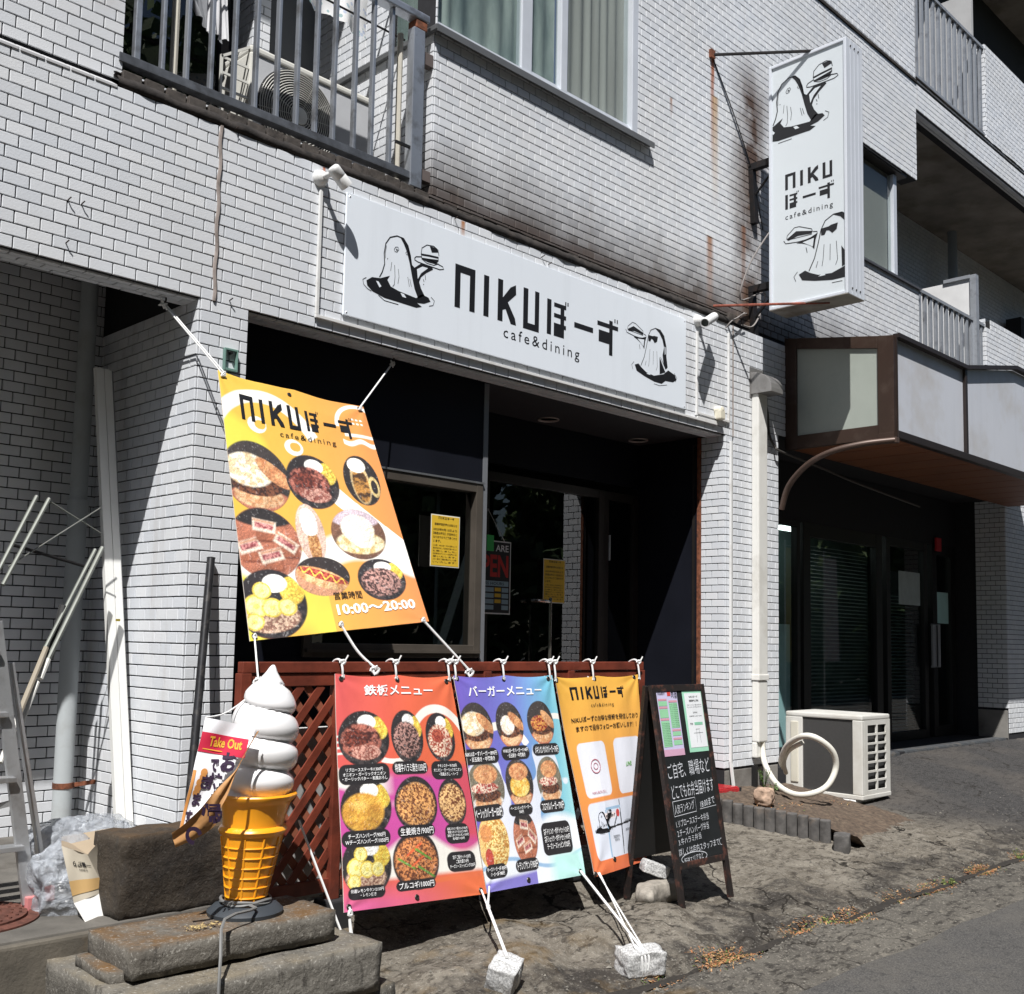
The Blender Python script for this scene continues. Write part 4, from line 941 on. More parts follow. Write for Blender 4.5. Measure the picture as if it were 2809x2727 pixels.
# ================================================================ cloth banners with printed art
rng = np.random.default_rng(5)
def vnoise(U, Vv, f, seed, oct=4, rough_=.55):
    r = np.random.default_rng(seed); out = np.zeros_like(U); amp = 1; tot = 0
    for o in range(oct):
        g_ = r.random((64, 64)); x = (U*f*(2**o)) % 63; y = (Vv*f*(2**o)) % 63; xi = x.astype(int); yi = y.astype(int); fx = x-xi; fy = y-yi
        fx = fx*fx*(3-2*fx); fy = fy*fy*(3-2*fy)
        out += amp*(g_[yi, xi]*(1-fx)*(1-fy)+g_[yi, xi+1]*fx*(1-fy)+g_[yi+1, xi]*(1-fx)*fy+g_[yi+1, xi+1]*fx*fy); tot += amp; amp *= rough_
    return out/tot
class Art:
    def __init__(s, W_, H_, n): s.W, s.H = W_, H_; s.nu = n; s.nv = int(n*H_/W_); s.u, s.v = np.meshgrid(np.linspace(0, 1, s.nu), np.linspace(0, 1, s.nv)); s.x = s.u*W_; s.y = s.v*H_; s.c = np.zeros((s.nv, s.nu, 3))
    def put(s, mask, col):
        m = np.clip(mask, 0, 1)[..., None]; col = np.asarray(col, float); s.c = s.c*(1-m)+col*m
    def grad(s, stops, ang=(0, 1)):
        t = s.u*ang[0]+s.v*ang[1]; t = (t-t.min())/(t.max()-t.min()); xs = [a for a, _ in stops]
        for k in range(3): s.c[..., k] = np.interp(t, xs, [s2l(c)[k] for _, c in stops])
    def ell(s, cu, cv, ru, rv, soft=.03):
        """rv, ru in units of banner width"""
        d = np.sqrt(((s.x-cu*s.W)/(ru*s.W))**2+((s.y-cv*s.H)/(rv*s.W))**2); return np.clip((1-d)/soft+.5, 0, 1)
    def band(s, cu, cv, ru, rv, th, a0=0, a1=360):
        dx = (s.x-cu*s.W)/(ru*s.W); dy = (s.y-cv*s.H)/(rv*s.W); d = np.sqrt(dx*dx+dy*dy); a = np.degrees(np.arctan2(dy, dx)) % 360
        m = np.clip((th-np.abs(d-1))/.02+.5, 0, 1); ok = (a >= a0) & (a <= a1) if a0 < a1 else (a >= a0) | (a <= a1); return m*ok
    def dish(s, kind, cu, cv, r, seed, ry=None, plate=True):
        ry = ry or r*1.05; M_ = s.ell(cu, cv, r, ry, .04)
        def e(du, dv, a, b, soft=.12): return s.ell(cu+du*r, cv+dv*ry*s.W/s.H, a*r, b*ry, soft)*M_
        n1 = vnoise(s.x, s.y, 42/s.W, seed, 4); n2 = vnoise(s.x, s.y, 100/s.W, seed+1, 3); rgb = lambda *c: np.array(s2l(c))
        s.put(M_, rgb(38, 32, 34))
        def tex(m, c0, c1, n=n1, lo=.4, hi=.62):
            t = np.clip((n-lo)/(hi-lo), 0, 1)[..., None]; s.put(m, rgb(*c0)*(1-t)+rgb(*c1)*t)
        if kind in ('steak', 'diced', 'chicken', 'lemon', 'cheese', 'stir', 'veg', 'ginger'):
            if plate: tex(e(.1, .45, .95, .62), (30, 28, 32), (70, 60, 60)); s.put(e(.25, .78, .8, .25)*(1-e(.1, .4, .95, .6)), rgb(120, 40, 35))
            if kind in ('steak', 'diced', 'chicken', 'lemon', 'cheese'):
                tex(e(.62, -.35, .36, .42), (225, 180, 30), (250, 225, 70), n2); s.put(e(.15, -.58, .36, .27), rgb(248, 246, 240))
            if kind == 'steak': tex(e(-.12, .08, .78, .62), (70, 22, 18), (185, 105, 85)); tex(e(.05, .5, .55, .28), (150, 75, 60), (225, 165, 145), n2); tex(e(-.3, -.02, .45, .3), (75, 25, 18), (140, 60, 40), n2)
            elif kind == 'diced': tex(e(-.05, .12, .82, .68), (62, 38, 36), (190, 140, 128), n2, .42, .58)
            elif kind == 'chicken': tex(e(-.05, .15, .80, .66), (175, 70, 45), (250, 220, 190), n2, .42, .58); tex(e(-.2, -.05, .4, .28), (150, 45, 30), (200, 90, 60), n2)
            elif kind == 'cheese': tex(e(-.12, .14, .82, .66), (205, 140, 20), (238, 180, 45), n1, .3, .7); s.put(e(-.25, -.1, .3, .15, .9)*.5, rgb(250, 215, 110))
            elif kind == 'lemon':
                tex(e(-.05, .40, .80, .42), (150, 105, 85), (225, 190, 160), n2, .42, .58)
                for a, b, q in ((-.45, .05, .36), (-.02, .12, .30), (.42, .12, .28), (-.25, -.38, .27), (-.55, .48, .26)):
                    s.put(e(a, b, q, q*.92), rgb(238, 205, 60)); s.put(e(a, b, q*.8, q*.74), rgb(250, 240, 150)); s.put(e(a, b, q*.25, q*.22), rgb(245, 225, 100))
            elif kind == 'stir': tex(e(0, .02, .92, .78), (120, 62, 25), (240, 190, 120), n2, .42, .56)
            elif kind == 'ginger': tex(e(0, .02, .9, .78), (120, 62, 25), (238, 170, 90), n2, .42, .56)
            elif kind == 'veg':
                tex(e(0, .02, .92, .82), (110, 55, 25), (225, 140, 70), n2, .42, .56)
                for k, (a, b) in enumerate(((-.45, .1), (.1, .0), (.35, .45), (-.1, -.4), (.3, -.2))):
                    d = np.abs((s.x-cu*s.W-a*r*s.W)*.6+(s.y-cv*s.H-b*r*s.W)*(.9 if k % 2 else -.9)); l = e(a, b, .4, .4, .3); s.put(l*(d < .0045), rgb(110, 160, 50) if k % 2 == 0 else rgb(230, 95, 30))
        elif kind in ('burger', 'burger2', 'burger3', 'burger4', 'eggburger'):
            s.put(M_, rgb(58, 50, 48) if kind != 'burger4' else rgb(120, 112, 92)); s.put(e(0, .75, 1.0, .45), rgb(205, 120, 88) if kind != 'burger4' else rgb(235, 235, 232))
            tex(e(0, .56, .72, .34), (215, 150, 95), (240, 195, 145)); tex(e(0, .30, .74, .26), (60, 30, 20), (130, 75, 45), n2)
            if kind == 'burger': tex(e(-.2, -.15, .72, .48), (235, 205, 155), (252, 244, 225), n1)
            elif kind == 'burger2': tex(e(-.15, .0, .5, .42), (235, 215, 190), (253, 248, 240), n1)
            elif kind == 'burger3': tex(e(-.15, .02, .62, .36), (150, 25, 20), (235, 160, 60), n2)
            elif kind == 'burger4': tex(e(-.1, .02, .75, .20), (170, 40, 30), (235, 215, 190), n2)
            elif kind == 'eggburger': tex(e(0, .1, .7, .45), (240, 180, 40), (250, 225, 120), n1)
            t_ = (s.x-cu*s.W)/(r*s.W); w_ = (s.y-cv*s.H)/(ry*s.W)
            if kind in ('burger4', 'eggburger'): bun = e(.05, -.48, .66, .36)
            else: bun = np.clip((1-np.sqrt((((t_-.55)*.8+(w_+.15)*.6)/.62)**2+((-(t_-.55)*.6+(w_+.15)*.8)/.24)**2))/.12+.5, 0, 1)*M_
            tex(bun, (196, 120, 68), (232, 172, 112), n1, .3, .7)
        elif kind == 'sando':
            s.put(M_, rgb(190, 112, 80)); s.put(e(0, -.9, 1.1, .45), rgb(40, 34, 34))
            tt = (s.x-cu*s.W)/(r*s.W); ww = (s.y-cv*s.H)/(ry*s.W)
            def rb(a, b, w1, h1, an, so=.06):
                c1, s1_ = math.cos(math.radians(an)), math.sin(math.radians(an)); X1 = (tt-a)*c1+(ww-b)*s1_; Y1 = -(tt-a)*s1_+(ww-b)*c1
                return np.clip(np.minimum(w1-np.abs(X1), h1-np.abs(Y1))/so+.5, 0, 1)*M_
            for a, b, an in ((-.48, .10, -18), (.02, -.48, 8), (.58, -.02, 35), (.10, .36, -14)):
                s.put(rb(a+.03, b+.20, .27, .26, 0), rgb(128, 62, 38)); s.put(rb(a, b+.16, .27, .24, 0), rgb(176, 100, 66)); s.put(rb(a, b, .33, .17, an), rgb(244, 226, 204)); tex(rb(a, b, .27, .085, an), (150, 60, 66), (216, 142, 136), n2); s.put(rb(a, b-.13, .30, .03, an), rgb(196, 130, 90))
        elif kind == 'beer':
            s.put(M_, rgb(40, 32, 30)); s.put(e(-.1, .1, .52, .85), rgb(205, 175, 120)); tex(e(-.1, .2, .44, .70), (70, 42, 12), (190, 130, 40), n1); s.put(e(-.12, -.60, .50, .30), rgb(250, 244, 230)); s.put(e(.62, .25, .3, .42)*(1-e(.62, .25, .18, .28)), rgb(225, 195, 120))
        elif kind == 'cone':
            s.put(M_, rgb(228, 190, 170)); s.put(e(0, -.35, .6, .5), rgb(250, 246, 238)); tex(e(.1, .45, .42, .6), (175, 110, 50), (225, 170, 100), n2); s.put(e(0, -.15, .55, .25), rgb(252, 250, 246))
        elif kind == 'cream':
            s.put(M_, rgb(120, 80, 58)); s.put(e(0, -.75, 1, .5), rgb(205, 185, 195)); tex(e(0, .35, .9, .45), (215, 180, 110), (250, 235, 190)); s.put(e(0, -.2, .62, .58), rgb(250, 240, 215)); s.put(e(.1, .2, .45, .35), rgb(252, 244, 222))
        elif kind == 'hotdog':
            s.put(M_, rgb(45, 36, 34)); t_ = (s.x-cu*s.W)/(r*s.W); w_ = (s.y-cv*s.H)/(r*s.W); a = t_*.94+w_*.34; b = -t_*.34+w_*.94
            def el(aa, bb, ra, rb): return np.clip((1-np.sqrt(((a-aa)/ra)**2+((b-bb)/rb)**2))/.1+.5, 0, 1)*M_
            s.put(el(0, .35, 1.2, .5), rgb(215, 150, 110)); tex(el(0, .08, .95, .34), (205, 140, 80), (238, 190, 130)); tex(el(0, -.02, .92, .16), (150, 40, 30), (205, 85, 55), n2)
            s.put((np.abs(b+.02-.10*np.sin(a*16)) < .035)*el(0, 0, .85, .3), rgb(245, 200, 50))
        elif kind == 'fries':
            s.put(M_, rgb(235, 190, 110)); tex(e(.2, 0, .8, .9), (205, 140, 40), (250, 225, 140), n2, .42, .58); s.put(e(-.45, -.35, .35, .3), rgb(215, 140, 70)); s.put(e(-.4, .5, .25, .35), rgb(190, 60, 40))
    def finish(s, cu, cv, r, ry, seed):
        M_ = s.ell(cu, cv, r, ry, .04); n3 = vnoise(s.x, s.y, 75/s.W, seed+9, 3, .7); g1 = n3-np.roll(n3, 1, 0); g2 = n3-np.roll(n3, 1, 1); sh = np.clip(1+1.5*(g1+g2), .6, 1.4)
        n4 = vnoise(s.x, s.y, 14/s.W, seed+20, 2); sh = sh*(.72+.55*n4); vg = ((s.x-cu*s.W)/(r*s.W)*.5+(s.y-cv*s.H)/(ry*s.W)*.8); sh = sh*np.clip(1.05-.22*vg, .7, 1.3)
        hl = np.clip((n3-.70)/.08, 0, 1)[..., None]*.2*M_[..., None]; m = M_[..., None]; s.c = s.c*(1-m)+s.c*sh[..., None]*m; s.c = s.c*(1-hl)+hl*.9
    def pill(s, u0, v0, u1, v1, col=(28, 24, 28)):
        x0, x1, y0, y1 = u0*s.W, u1*s.W, v0*s.H, v1*s.H; r = min((y1-y0)/2, (x1-x0)/2, .03); cx = np.clip(s.x, x0+r, x1-r); cy = np.clip(s.y, y0+r, y1-r)
        d = np.hypot(s.x-cx, s.y-cy); s.put(np.clip((r-d)/.002+.5, 0, 1), s2l(col))
    def swirl(s, col, seed, lo=.5, hi=.52, f=3, mask=1):
        n = vnoise(s.x, s.y, f/s.W, seed, 2); s.put(np.clip((n-lo)/(hi-lo), 0, 1)*mask, s2l(col))
CLM = {}
def m_cloth(name, sheen=.3, transl=.18):
    k = NB(name); a = k.new('ShaderNodeAttribute', attribute_name='Col'); k.t.links.new(a.outputs['Color'], k.b.inputs['Base Color'])
    k.b.inputs['Roughness'].default_value = sheen; k.b.inputs['Specular IOR Level'].default_value = .35
    k.bump(k.noise(26, 4, .5, stretch=(1, 1, .5)), .25, .006)
    if transl:
        t = k.new('ShaderNodeBsdfTranslucent'); k.t.links.new(a.outputs['Color'], t.inputs[0]); mx = k.new('ShaderNodeMixShader'); mx.inputs[0].default_value = transl
        k.t.links.new(k.b.outputs[0], mx.inputs[1]); k.t.links.new(t.outputs[0], mx.inputs[2]); k.t.links.new(mx.outputs[0], k.n['Material Output'].inputs[0])
    return k.m
PRINT = m_cloth('printed vinyl cloth', .38, .12)
def banner_surf(TL, TR, BR, BL, bulge, wr=.004, seed=0, fn=None):
    TL, TR, BR, BL = map(V, (TL, TR, BR, BL)); N = ((TR-TL).cross(BL-TL)).normalized()
    if N.dot(CAM-TL) < 0: N = -N
    def f(u, v, d=0):
        p = (TL*(1-u)+TR*u)*(1-v)+(BL*(1-u)+BR*u)*v
        w_ = bulge*math.sin(math.pi*u)*math.sin(math.pi*v*.9+.15)
        w_ += wr*(mnoise.noise(V(u*2.4, v*1.6, seed))*2+mnoise.noise(V(u*5, v*3.2, seed+3)))
        # pulled creases running from corner eyelets, sag between the top ties
        for (cu, cv) in ((0, 0), (1, 0), (0, 1), (1, 1)):
            r = math.hypot(u-cu, (v-cv)*1.4)
            if r < .45: a = math.atan2(abs(v-cv)*1.4, abs(u-cu)); w_ += wr*.55*math.sin(a*9+seed+cu*2)*max(0, 1-r/.45)*min(1, r/.15)
        if fn: w_ += fn(u, v)
        p = p+N*(w_+d)
        p.z += .010*math.sin(math.pi*((u*2) % 1))*-max(0, 1-v*12)
        return p
    f.N = N; return f
def banner(name, label, art, surf, group=None, eyelets=(), ref=None, print_name='printed_sheet', eye=.011):
    lum = art.c.mean(2, keepdims=True); art.c = (art.c*.90+lum*.10)*.95+.025
    root = thing(name, label, 'banner', surf(.5, 1), group)
    mb = MB(); mb.v = [tuple(surf(float(u), float(v))) for u, v in zip(art.u.ravel(), art.v.ravel())]; n = art.nu
    mb.f = [(j*n+i, (j+1)*n+i, (j+1)*n+i+1, j*n+i+1) for j in range(art.nv-1) for i in range(n-1)]; mb.mi = [0]*len(mb.f)
    mb.build(print_name, PRINT, root, smooth='all', cols=art.c.reshape(-1, 3), fixn=False)
    # back layer a hair behind so the sheet has thickness
    bk = MB(); k = 60; bk.v = [tuple(surf(i/k, j/k, -.004)) for j in range(k+1) for i in range(k+1)]; bk.f = [(j*(k+1)+i, j*(k+1)+i+1, (j+1)*(k+1)+i+1, (j+1)*(k+1)+i) for j in range(k) for i in range(k)]; bk.mi = [0]*len(bk.f)
    bk.build('backing', mat('banner back cloth', (.5, .45, .40), .7), root, smooth='all', fixn=False)
    for (u, v) in eyelets:
        c = surf(u, v, .001); N = surf.N; t = N.orthogonal().normalized(); b = N.cross(t); R_m = Matrix((t, b, N)).transposed()
        MB().lathe(c, [(eye*.42, .0005), (eye*.45, .003), (eye*.8, .0035), (eye, .0005)], 16, axis=R_m, caps=False).build('eyelet', mat('tarnished eyelet', (.10, .09, .08), .4, .8), root, smooth=True)
        MB().lathe(c, [(.0005, .0012), (eye*.45, .0012)], 12, axis=R_m, caps=False).build('eyelet_hole', BLACK, root, fixn=False)
    return root
def eye_uv(pts): return pts
# ---------------- orange hanging banner
oc = ((0.015, -0.150, 2.160), (0.790, -0.150, 2.132), (0.712, -0.750, 1.113), (-0.148, -0.750, 1.020))
SO = banner_surf(*oc, -.02, .004, 1)
A = Art(.78, 1.13, 300)
A.grad([(0, (246, 200, 40)), (.45, (240, 180, 48)), (1, (232, 138, 62))], (1, .12)); n_ = vnoise(A.x, A.y, 3, 3, 2)
A.put(np.clip((n_-.55)/.1, 0, 1)*(A.u < .45), s2l((238, 226, 50)))
WH = s2l((250, 246, 236))
A.put(A.band(.26, .36, .36, .42, .10, 180, 330), WH)
sw = np.abs(A.v-(.36+.75*(A.u-.45)**1)*.9) < .05; A.put((sw & (A.u > .55) & (A.v < .95))*1., WH)
A.put(np.clip((.07-np.abs(A.v-(.72+.05*np.sin(A.u*7))))/.02, 0, 1)*(A.u < 1), WH)
A.put(A.band(.93, .13, .17, .17, .08, 180, 360), WH); A.put(np.clip((.014-np.abs(A.v-.20-.008*np.sin(A.u*40)))/.005, 0, 1)*(A.u > .78), WH); A.put(np.clip((.010-np.abs(A.v-.165))/.005, 0, 1)*(A.u > .80), WH)
A.put(A.ell(.21, .195, .06, .05), WH); A.put(A.ell(.23, .193, .035, .028), s2l((243, 190, 46))); A.put(A.ell(.43, .265, .06, .05), WH); A.put(A.ell(.44, .262, .035, .028), s2l((240, 178, 48)))
for k in range(6): A.put(A.ell(.88+.03*(k % 3), .085+.02*(k//3), .010, .007), WH)
DO = [(0.1593,0.4108),(0.5112,0.4031),(0.8362,0.3789),(0.1562,0.6657),(0.4313,0.6187),(0.7236,0.6210),(0.4436,0.7908),(0.7887,0.8137),(0.1383,0.8831),(0.0173,0.3100),(0.3405,0.3910),(0.7445,0.2778),(0.3377,0.5080),(0.3640,0.5327),(0.4595,0.8128)]
for (k, i, r, ry) in (('burger', 0, .205, .20), ('steak', 1, .165, .165), ('beer', 2, .115, .165), ('sando', 3, .20, .19), ('cone', 4, .085, .17), ('cream', 5, .165, .155), ('hotdog', 6, .155, .11), ('diced', 7, .145, .125), ('lemon', 8, .185, .175)):
    A.dish(k, DO[i][0], DO[i][1], r, 40+i, ry); A.finish(DO[i][0], DO[i][1], r, ry, 40+i)
OE = [(0.0252,0.0148),(0.4589,0.0280),(0.9587,0.0168),(0.0212,0.9872),(0.4758,0.9770),(0.9622,0.9932)]
bo = banner('hanging_banner', 'large orange food banner with opening hours, stretched by ropes above the fence', A, SO, eyelets=OE)
def lastN(s): return s
ik = Ink(SO, .003)
logo_word(ik, .115, .082, .875, .185); ik.text('cafe&dining', .35, .205, .72, .235, 0, 1.3)
HT = [(0.4273,0.8900),(0.5956,0.9236),(0.4138,0.9280),(0.9417,0.9880)]
ik.text('営業時間', .475, .855, .64, .885, .008); ik.done('lettering', INK, bo)
ik = Ink(SO, .003); ik.text('10:00〜20:00', .475, .903, .945, .943, .03); ik.done('hours_lettering', WINK, bo)
# ---------------- teppan menu
mc = ((0.168, -0.845, 0.902), (0.758, -0.845, 0.889), (0.775, -1.070, 0.037), (0.051, -1.100, 0.084))
SA = banner_surf(*mc, .012, .004, 2)
A = Art(.60, .90, 270); A.grad([(0, (236, 84, 84)), (.5, (240, 96, 50)), (1, (240, 110, 40))], (1, .25))
A.put(np.clip((A.v-.42)/.06+.3*(n2_ := vnoise(A.x, A.y, 4, 9, 2))-.3*A.u, 0, 1)*np.clip((.86-A.v)/.1, 0, 1), s2l((214, 62, 165)))
A.put(np.clip((A.v-.88)/.1, 0, 1)*np.clip(1.2-A.u*1.4, 0, 1), s2l((226, 88, 150)))
A.put(np.clip((A.u-.78)/.06, 0, 1)*np.clip((A.v-.40)/.05, 0, 1)*np.clip((.78-A.v)/.05, 0, 1), s2l((226, 70, 96)))
A.put(A.band(.80, .36, .26, .30, .10, 180, 360), WH); A.put(A.band(.40, .33, .17, .10, .16, 300, 120), WH)
for k in range(4): A.put(np.clip((.006-np.abs(A.v-(.28+.025*k)+.04*A.u))/.003, 0, 1)*(A.u < .3), WH)
w_ = np.clip((.05-np.abs(A.v-(.46+.04*np.sin(A.u*5))))/.02, 0, 1); A.put(w_*np.clip((.35-A.u)/.1+.4, 0, 1), WH)
A.put(np.clip((A.v-.74-.05*np.sin(A.u*9))/.03, 0, 1)*np.clip((.90-A.v+.0*A.u)/.02, 0, 1)*np.clip((A.u-.12)/.15, 0, 1), WH)
A.put(np.clip((A.v-.56)/.02, 0, 1)*np.clip((.64+.05*np.sin(A.u*11)-A.v)/.02, 0, 1)*np.clip((A.u-.34)/.1, 0, 1)*np.clip((.62-A.u)/.1, 0, 1), WH)
A.put(np.clip((.013-np.abs(A.v-(.93-.02*A.u)))/.006, 0, 1)*(A.u > .55), s2l((240, 110, 50)))
DA = [(0.1925,0.2906),(0.5237,0.2872),(0.8082,0.2919),(0.1782,0.5897),(0.5397,0.5862),(0.8312,0.5871),(0.1612,0.8267),(0.5039,0.8241)]
for (k, i, r, ry) in (('steak', 0, .185, .185), ('diced', 1, .13, .18), ('chicken', 2, .13, .17), ('cheese', 3, .175, .185), ('ginger', 4, .165, .18), ('stir', 5, .115, .16), ('lemon', 6, .168, .19), ('veg', 7, .165, .185)):
    A.dish(k, DA[i][0], DA[i][1], r, 60+i, ry); A.finish(DA[i][0], DA[i][1], r, ry, 60+i)
LA = [(0.0024,0.4027),(0.3572,0.4896),(0.3787,0.3984),(0.6624,0.4576),(0.6904,0.4018),(0.9616,0.4854),(0.0013,0.6814),(0.3337,0.7509),(0.3839,0.6772),(0.6628,0.7281),(0.7425,0.6830),(0.9364,0.7707),(0.0255,0.9072),(0.2784,0.9589),(0.3517,0.9035),(0.6264,0.9469),(0.7309,0.8050),(0.9562,0.8918)]
for i in range(0, len(LA), 2): A.pill(LA[i][0], LA[i][1], LA[i+1][0], LA[i+1][1])
ba = banner('menu_banner', 'red and pink menu banner of plate dishes at the left of the fence rail', A, SA, 'banners tied to the fence', [(0.0428,0.0206),(0.5066,0.0240),(0.9492,0.0257),(0.0277,0.9815),(0.4808,0.9772),(0.9584,0.9822)])
ik = Ink(SA, .003)
ik.text('鉄板メニュー', .22, .045, .80, .10, .02)
TX = ['リブロースステーキ/1300円\nオニオン・ガーリックオニオン\n・ガーリックバター・和風おろし', '特選牛ハラミ焼き/1350円', 'チキンステーキ/750円\nオニオン・ガーリックオニオン\n・和風おろし・ハーブ', 'チーズハンバーグ/900円\nWチーズハンバーグ/1050円', '生姜焼き/900円', '鉄板スタミナ豚カルビ/950円\n鉄板スタミナカルビ/1100円\n鉄板スタミナホルモン/1350円\n肉大盛り/+250円', '特選レモン牛タン/2150円\n・レモン抜き', 'プルコギ/1000円', '各種ご飯セット/150円\nご飯大盛り/0円\nチーズソーストッピング/250円']
def labels(ik, L, T):
    for i, t in enumerate(T):
        (a, b), (c, d) = L[2*i], L[2*i+1]; m_ = .06*(c-a); n__ = .18*(d-b); ik.text(t, a+m_, b+n__, c-m_, d-n__, .01)
labels(ik, LA, TX); ik.done('lettering', WINK, ba)
# ---------------- burger menu
mc = ((0.775, -0.845, 0.889), (1.384, -0.845, 0.886), (1.339, -1.100, 0.040), (0.784, -1.065, 0.038))
SBn = banner_surf(*mc, .010, .004, 4, fn=lambda u, v: .010*math.sin(u*9+v*4)*(1-v)*.6)
A = Art(.60, .90, 270); A.grad([(0, (110, 84, 196)), (.45, (112, 120, 214)), (.8, (110, 196, 222)), (1, (170, 232, 232))], (1, .18))
A.put(np.clip((A.v-.72-.05*np.sin(A.u*6))/.04, 0, 1), s2l((238, 244, 250)))
A.put(A.band(.35, .45, .28, .30, .10, 180, 330), WH); A.put(A.band(.95, .36, .22, .22, .10, 150, 300), WH)
n_ = vnoise(A.x, A.y, 7, 12, 2); A.put(np.clip((n_-.56)/.02, 0, 1)*np.clip((A.v-.35)/.05, 0, 1)*.9, s2l((236, 240, 250)))
A.put(np.clip((.012-np.abs(A.v-(.90-.03*np.sin(A.u*7))))/.006, 0, 1), s2l((150, 190, 226))); A.put(np.clip((A.v-.86)/.04, 0, 1)*np.clip((A.u-.62)/.1, 0, 1), s2l((186, 238, 232)))
A.put(np.clip((A.v-.95+.04*A.u)/.02, 0, 1)*(A.u < .5), s2l((130, 120, 210)))
DB = [(0.1321,0.2532),(0.4571,0.2484),(0.7793,0.2465),(0.1346,0.5345),(0.4575,0.5327),(0.7761,0.5333),(0.1247,0.7893),(0.4302,0.7853)]
for (k, i, r, ry) in (('burger', 0, .155, .18), ('burger2', 1, .13, .17), ('burger3', 2, .145, .165), ('burger4', 3, .165, .185), ('eggburger', 4, .135, .175), ('burger4', 5, .135, .175), ('fries', 6, .135, .20), ('sando', 7, .12, .185)):
    A.dish(k, DB[i][0], DB[i][1], r, 80+i, ry); A.finish(DB[i][0], DB[i][1], r, ry, 80+i)
LB = [(-0.0343,0.3531),(0.2986,0.4274),(0.3297,0.3513),(0.6051,0.4200),(0.6416,0.3507),(0.9419,0.4105),(-0.0207,0.6147),(0.2515,0.6866),(0.3045,0.6275),(0.5482,0.6836),(0.6301,0.6245),(0.9014,0.6873),(0.5999,0.7313),(0.9181,0.8854),(0.0190,0.8821),(0.2144,0.9471),(0.2948,0.8802),(0.5296,0.9388)]
for i in range(0, len(LB), 2): A.pill(LB[i][0], LB[i][1], LB[i+1][0], LB[i+1][1])
bb = banner('menu_banner', 'purple to turquoise burger menu banner hanging in the middle of the fence', A, SBn, 'banners tied to the fence', [(0.0235,0.0127),(0.4791,0.0182),(0.9441,0.0164),(0.4039,0.9767),(0.9499,0.9815)])
ik = Ink(SBn, .003); ik.text('バーガーメニュー', .10, .05, .84, .105, .02)
labels(ik, LB, ['NIKUぼーずバーガー/890円\n・目玉焼き・中落焼き', 'WNIKUぼーずバーガー/1140円\n・目玉焼き・中落焼き', 'メキシカンサルサバーガー/790円', 'ベーシックバーガー/650円', 'ベーコンエッグバーガー/\n700円', 'フロマルバーガー/790円', '各種ドリンク・ポテトセット/210円\n各種シェイク・ポテトセット/410円\nチーズソーストッピング/250円', 'チーズバーガー3種/850円\nバーガー3種/980円', 'トランプサンド/950円'])
ik.done('lettering', WINK, bb)
# ---------------- follow-us banner
mc = ((1.403, -0.845, 0.878), (2.012, -0.845, 0.883), (1.818, -1.060, 0.034), (1.434, -1.100, 0.019))
SQ = banner_surf(*mc, .018, .005, 6, fn=lambda u, v: -.05*max(0, .30-u)**1*v*2.0)
A = Art(.60, .90, 190); A.grad([(0, (236, 176, 24)), (.35, (240, 168, 44)), (.75, (232, 128, 44)), (1, (226, 96, 40))], (.08, 1))
QL = [(0.0061,0.2261),(0.1959,0.4824),(0.4227,0.2349),(0.8560,0.5102),(-0.0393,0.5010),(0.8510,0.9586)]
def card(A, a, b, col=(226, 228, 238)): A.pill(a[0], a[1], b[0], b[1], col)
card(A, (.10, .35), (.44, .63)); card(A, (.57, .345), (.965, .635)); A.pill(.08, .655, .965, .935, (216, 222, 236))
A.put((np.abs(A.v-(.785-.03*(A.u-.5))) < .005)*((A.u > .12) & (A.u < .94)), s2l((20, 20, 24))); A.put((np.abs(A.u-(.54-.02*A.v)) < .007)*((A.v > .66) & (A.v < .93)), s2l((20, 20, 24)))
A.put((np.abs(A.u-.30) < .012)*((A.v > .70) & (A.v < .93)), s2l((150, 185, 215))); A.put((np.abs(A.v-.695) < .008)*((A.u > .30) & (A.u < .53)), s2l((150, 185, 215)))
A.put((np.abs((A.u-.44)-(.755-A.v)*1.2) < .008)*((A.v > .72) & (A.v < .79)), s2l((20, 20, 24))); A.put(A.ell(.48, .725, .028, .030), s2l((205, 50, 45)))
A.pill(.27, .715, .44, .745, (240, 225, 225))
bq = banner('menu_banner', 'yellow to orange notice banner with a street map at the right end of the fence', A, SQ, 'banners tied to the fence', [(0.0122,0.0146),(0.4560,0.0127),(0.9510,0.0127),(0.3258,0.9431),(0.0122,0.9856)])
ik = Ink(SQ, .003); logo_word(ik, .14, .055, .80, .125); ik.text('cafe&dining', .34, .15, .64, .175, 0, 1.3)
ik.text('NIKUぼーずのお得な情報を発信しており', .10, .215, .955, .245, .014); ik.text('ますので是非フォローお願いします！！', .13, .262, .93, .292, .014)
ik.text('営業登録店も\n四島支店', .36, .83, .47, .86); ik.text('神明町郵便局', .58, .81, .74, .822); ik.text('セブンイレブン', .62, .90, .80, .912); ik.text('山田中央フローリスト', .58, .765, .90, .777); ik.text('スーパー三島マート', .14, .765, .30, .777); ik.text('NIKUぼーず', .285, .722, .43, .738, .01)
ik.done('lettering', INK, bq)
ik = Ink(SQ, .003); ik.text('LINE', .715, .475, .80, .497, .015); ik.done('green_lettering', mat('green print', (.10, .36, .05), .5), bq)
ik = Ink(SQ, .003); ik.nrm = SQ.N; ik.text('NIKUBOUZU_', .17, .60, .36, .615); 
for q, w_ in ((ellipse(.27, .475, .055, .035, 16), .004), (ellipse(.27, .475, .025, .016, 14), .003)): ik.stroke_m(q, w_, True)
ik.done('pink_lettering', mat('dusty pink print', (.45, .16, .2), .5), bq)
_gi = lambda x, y: (.17+(x-g1o[0])*.42, .69+(y-g1o[1])*.22)
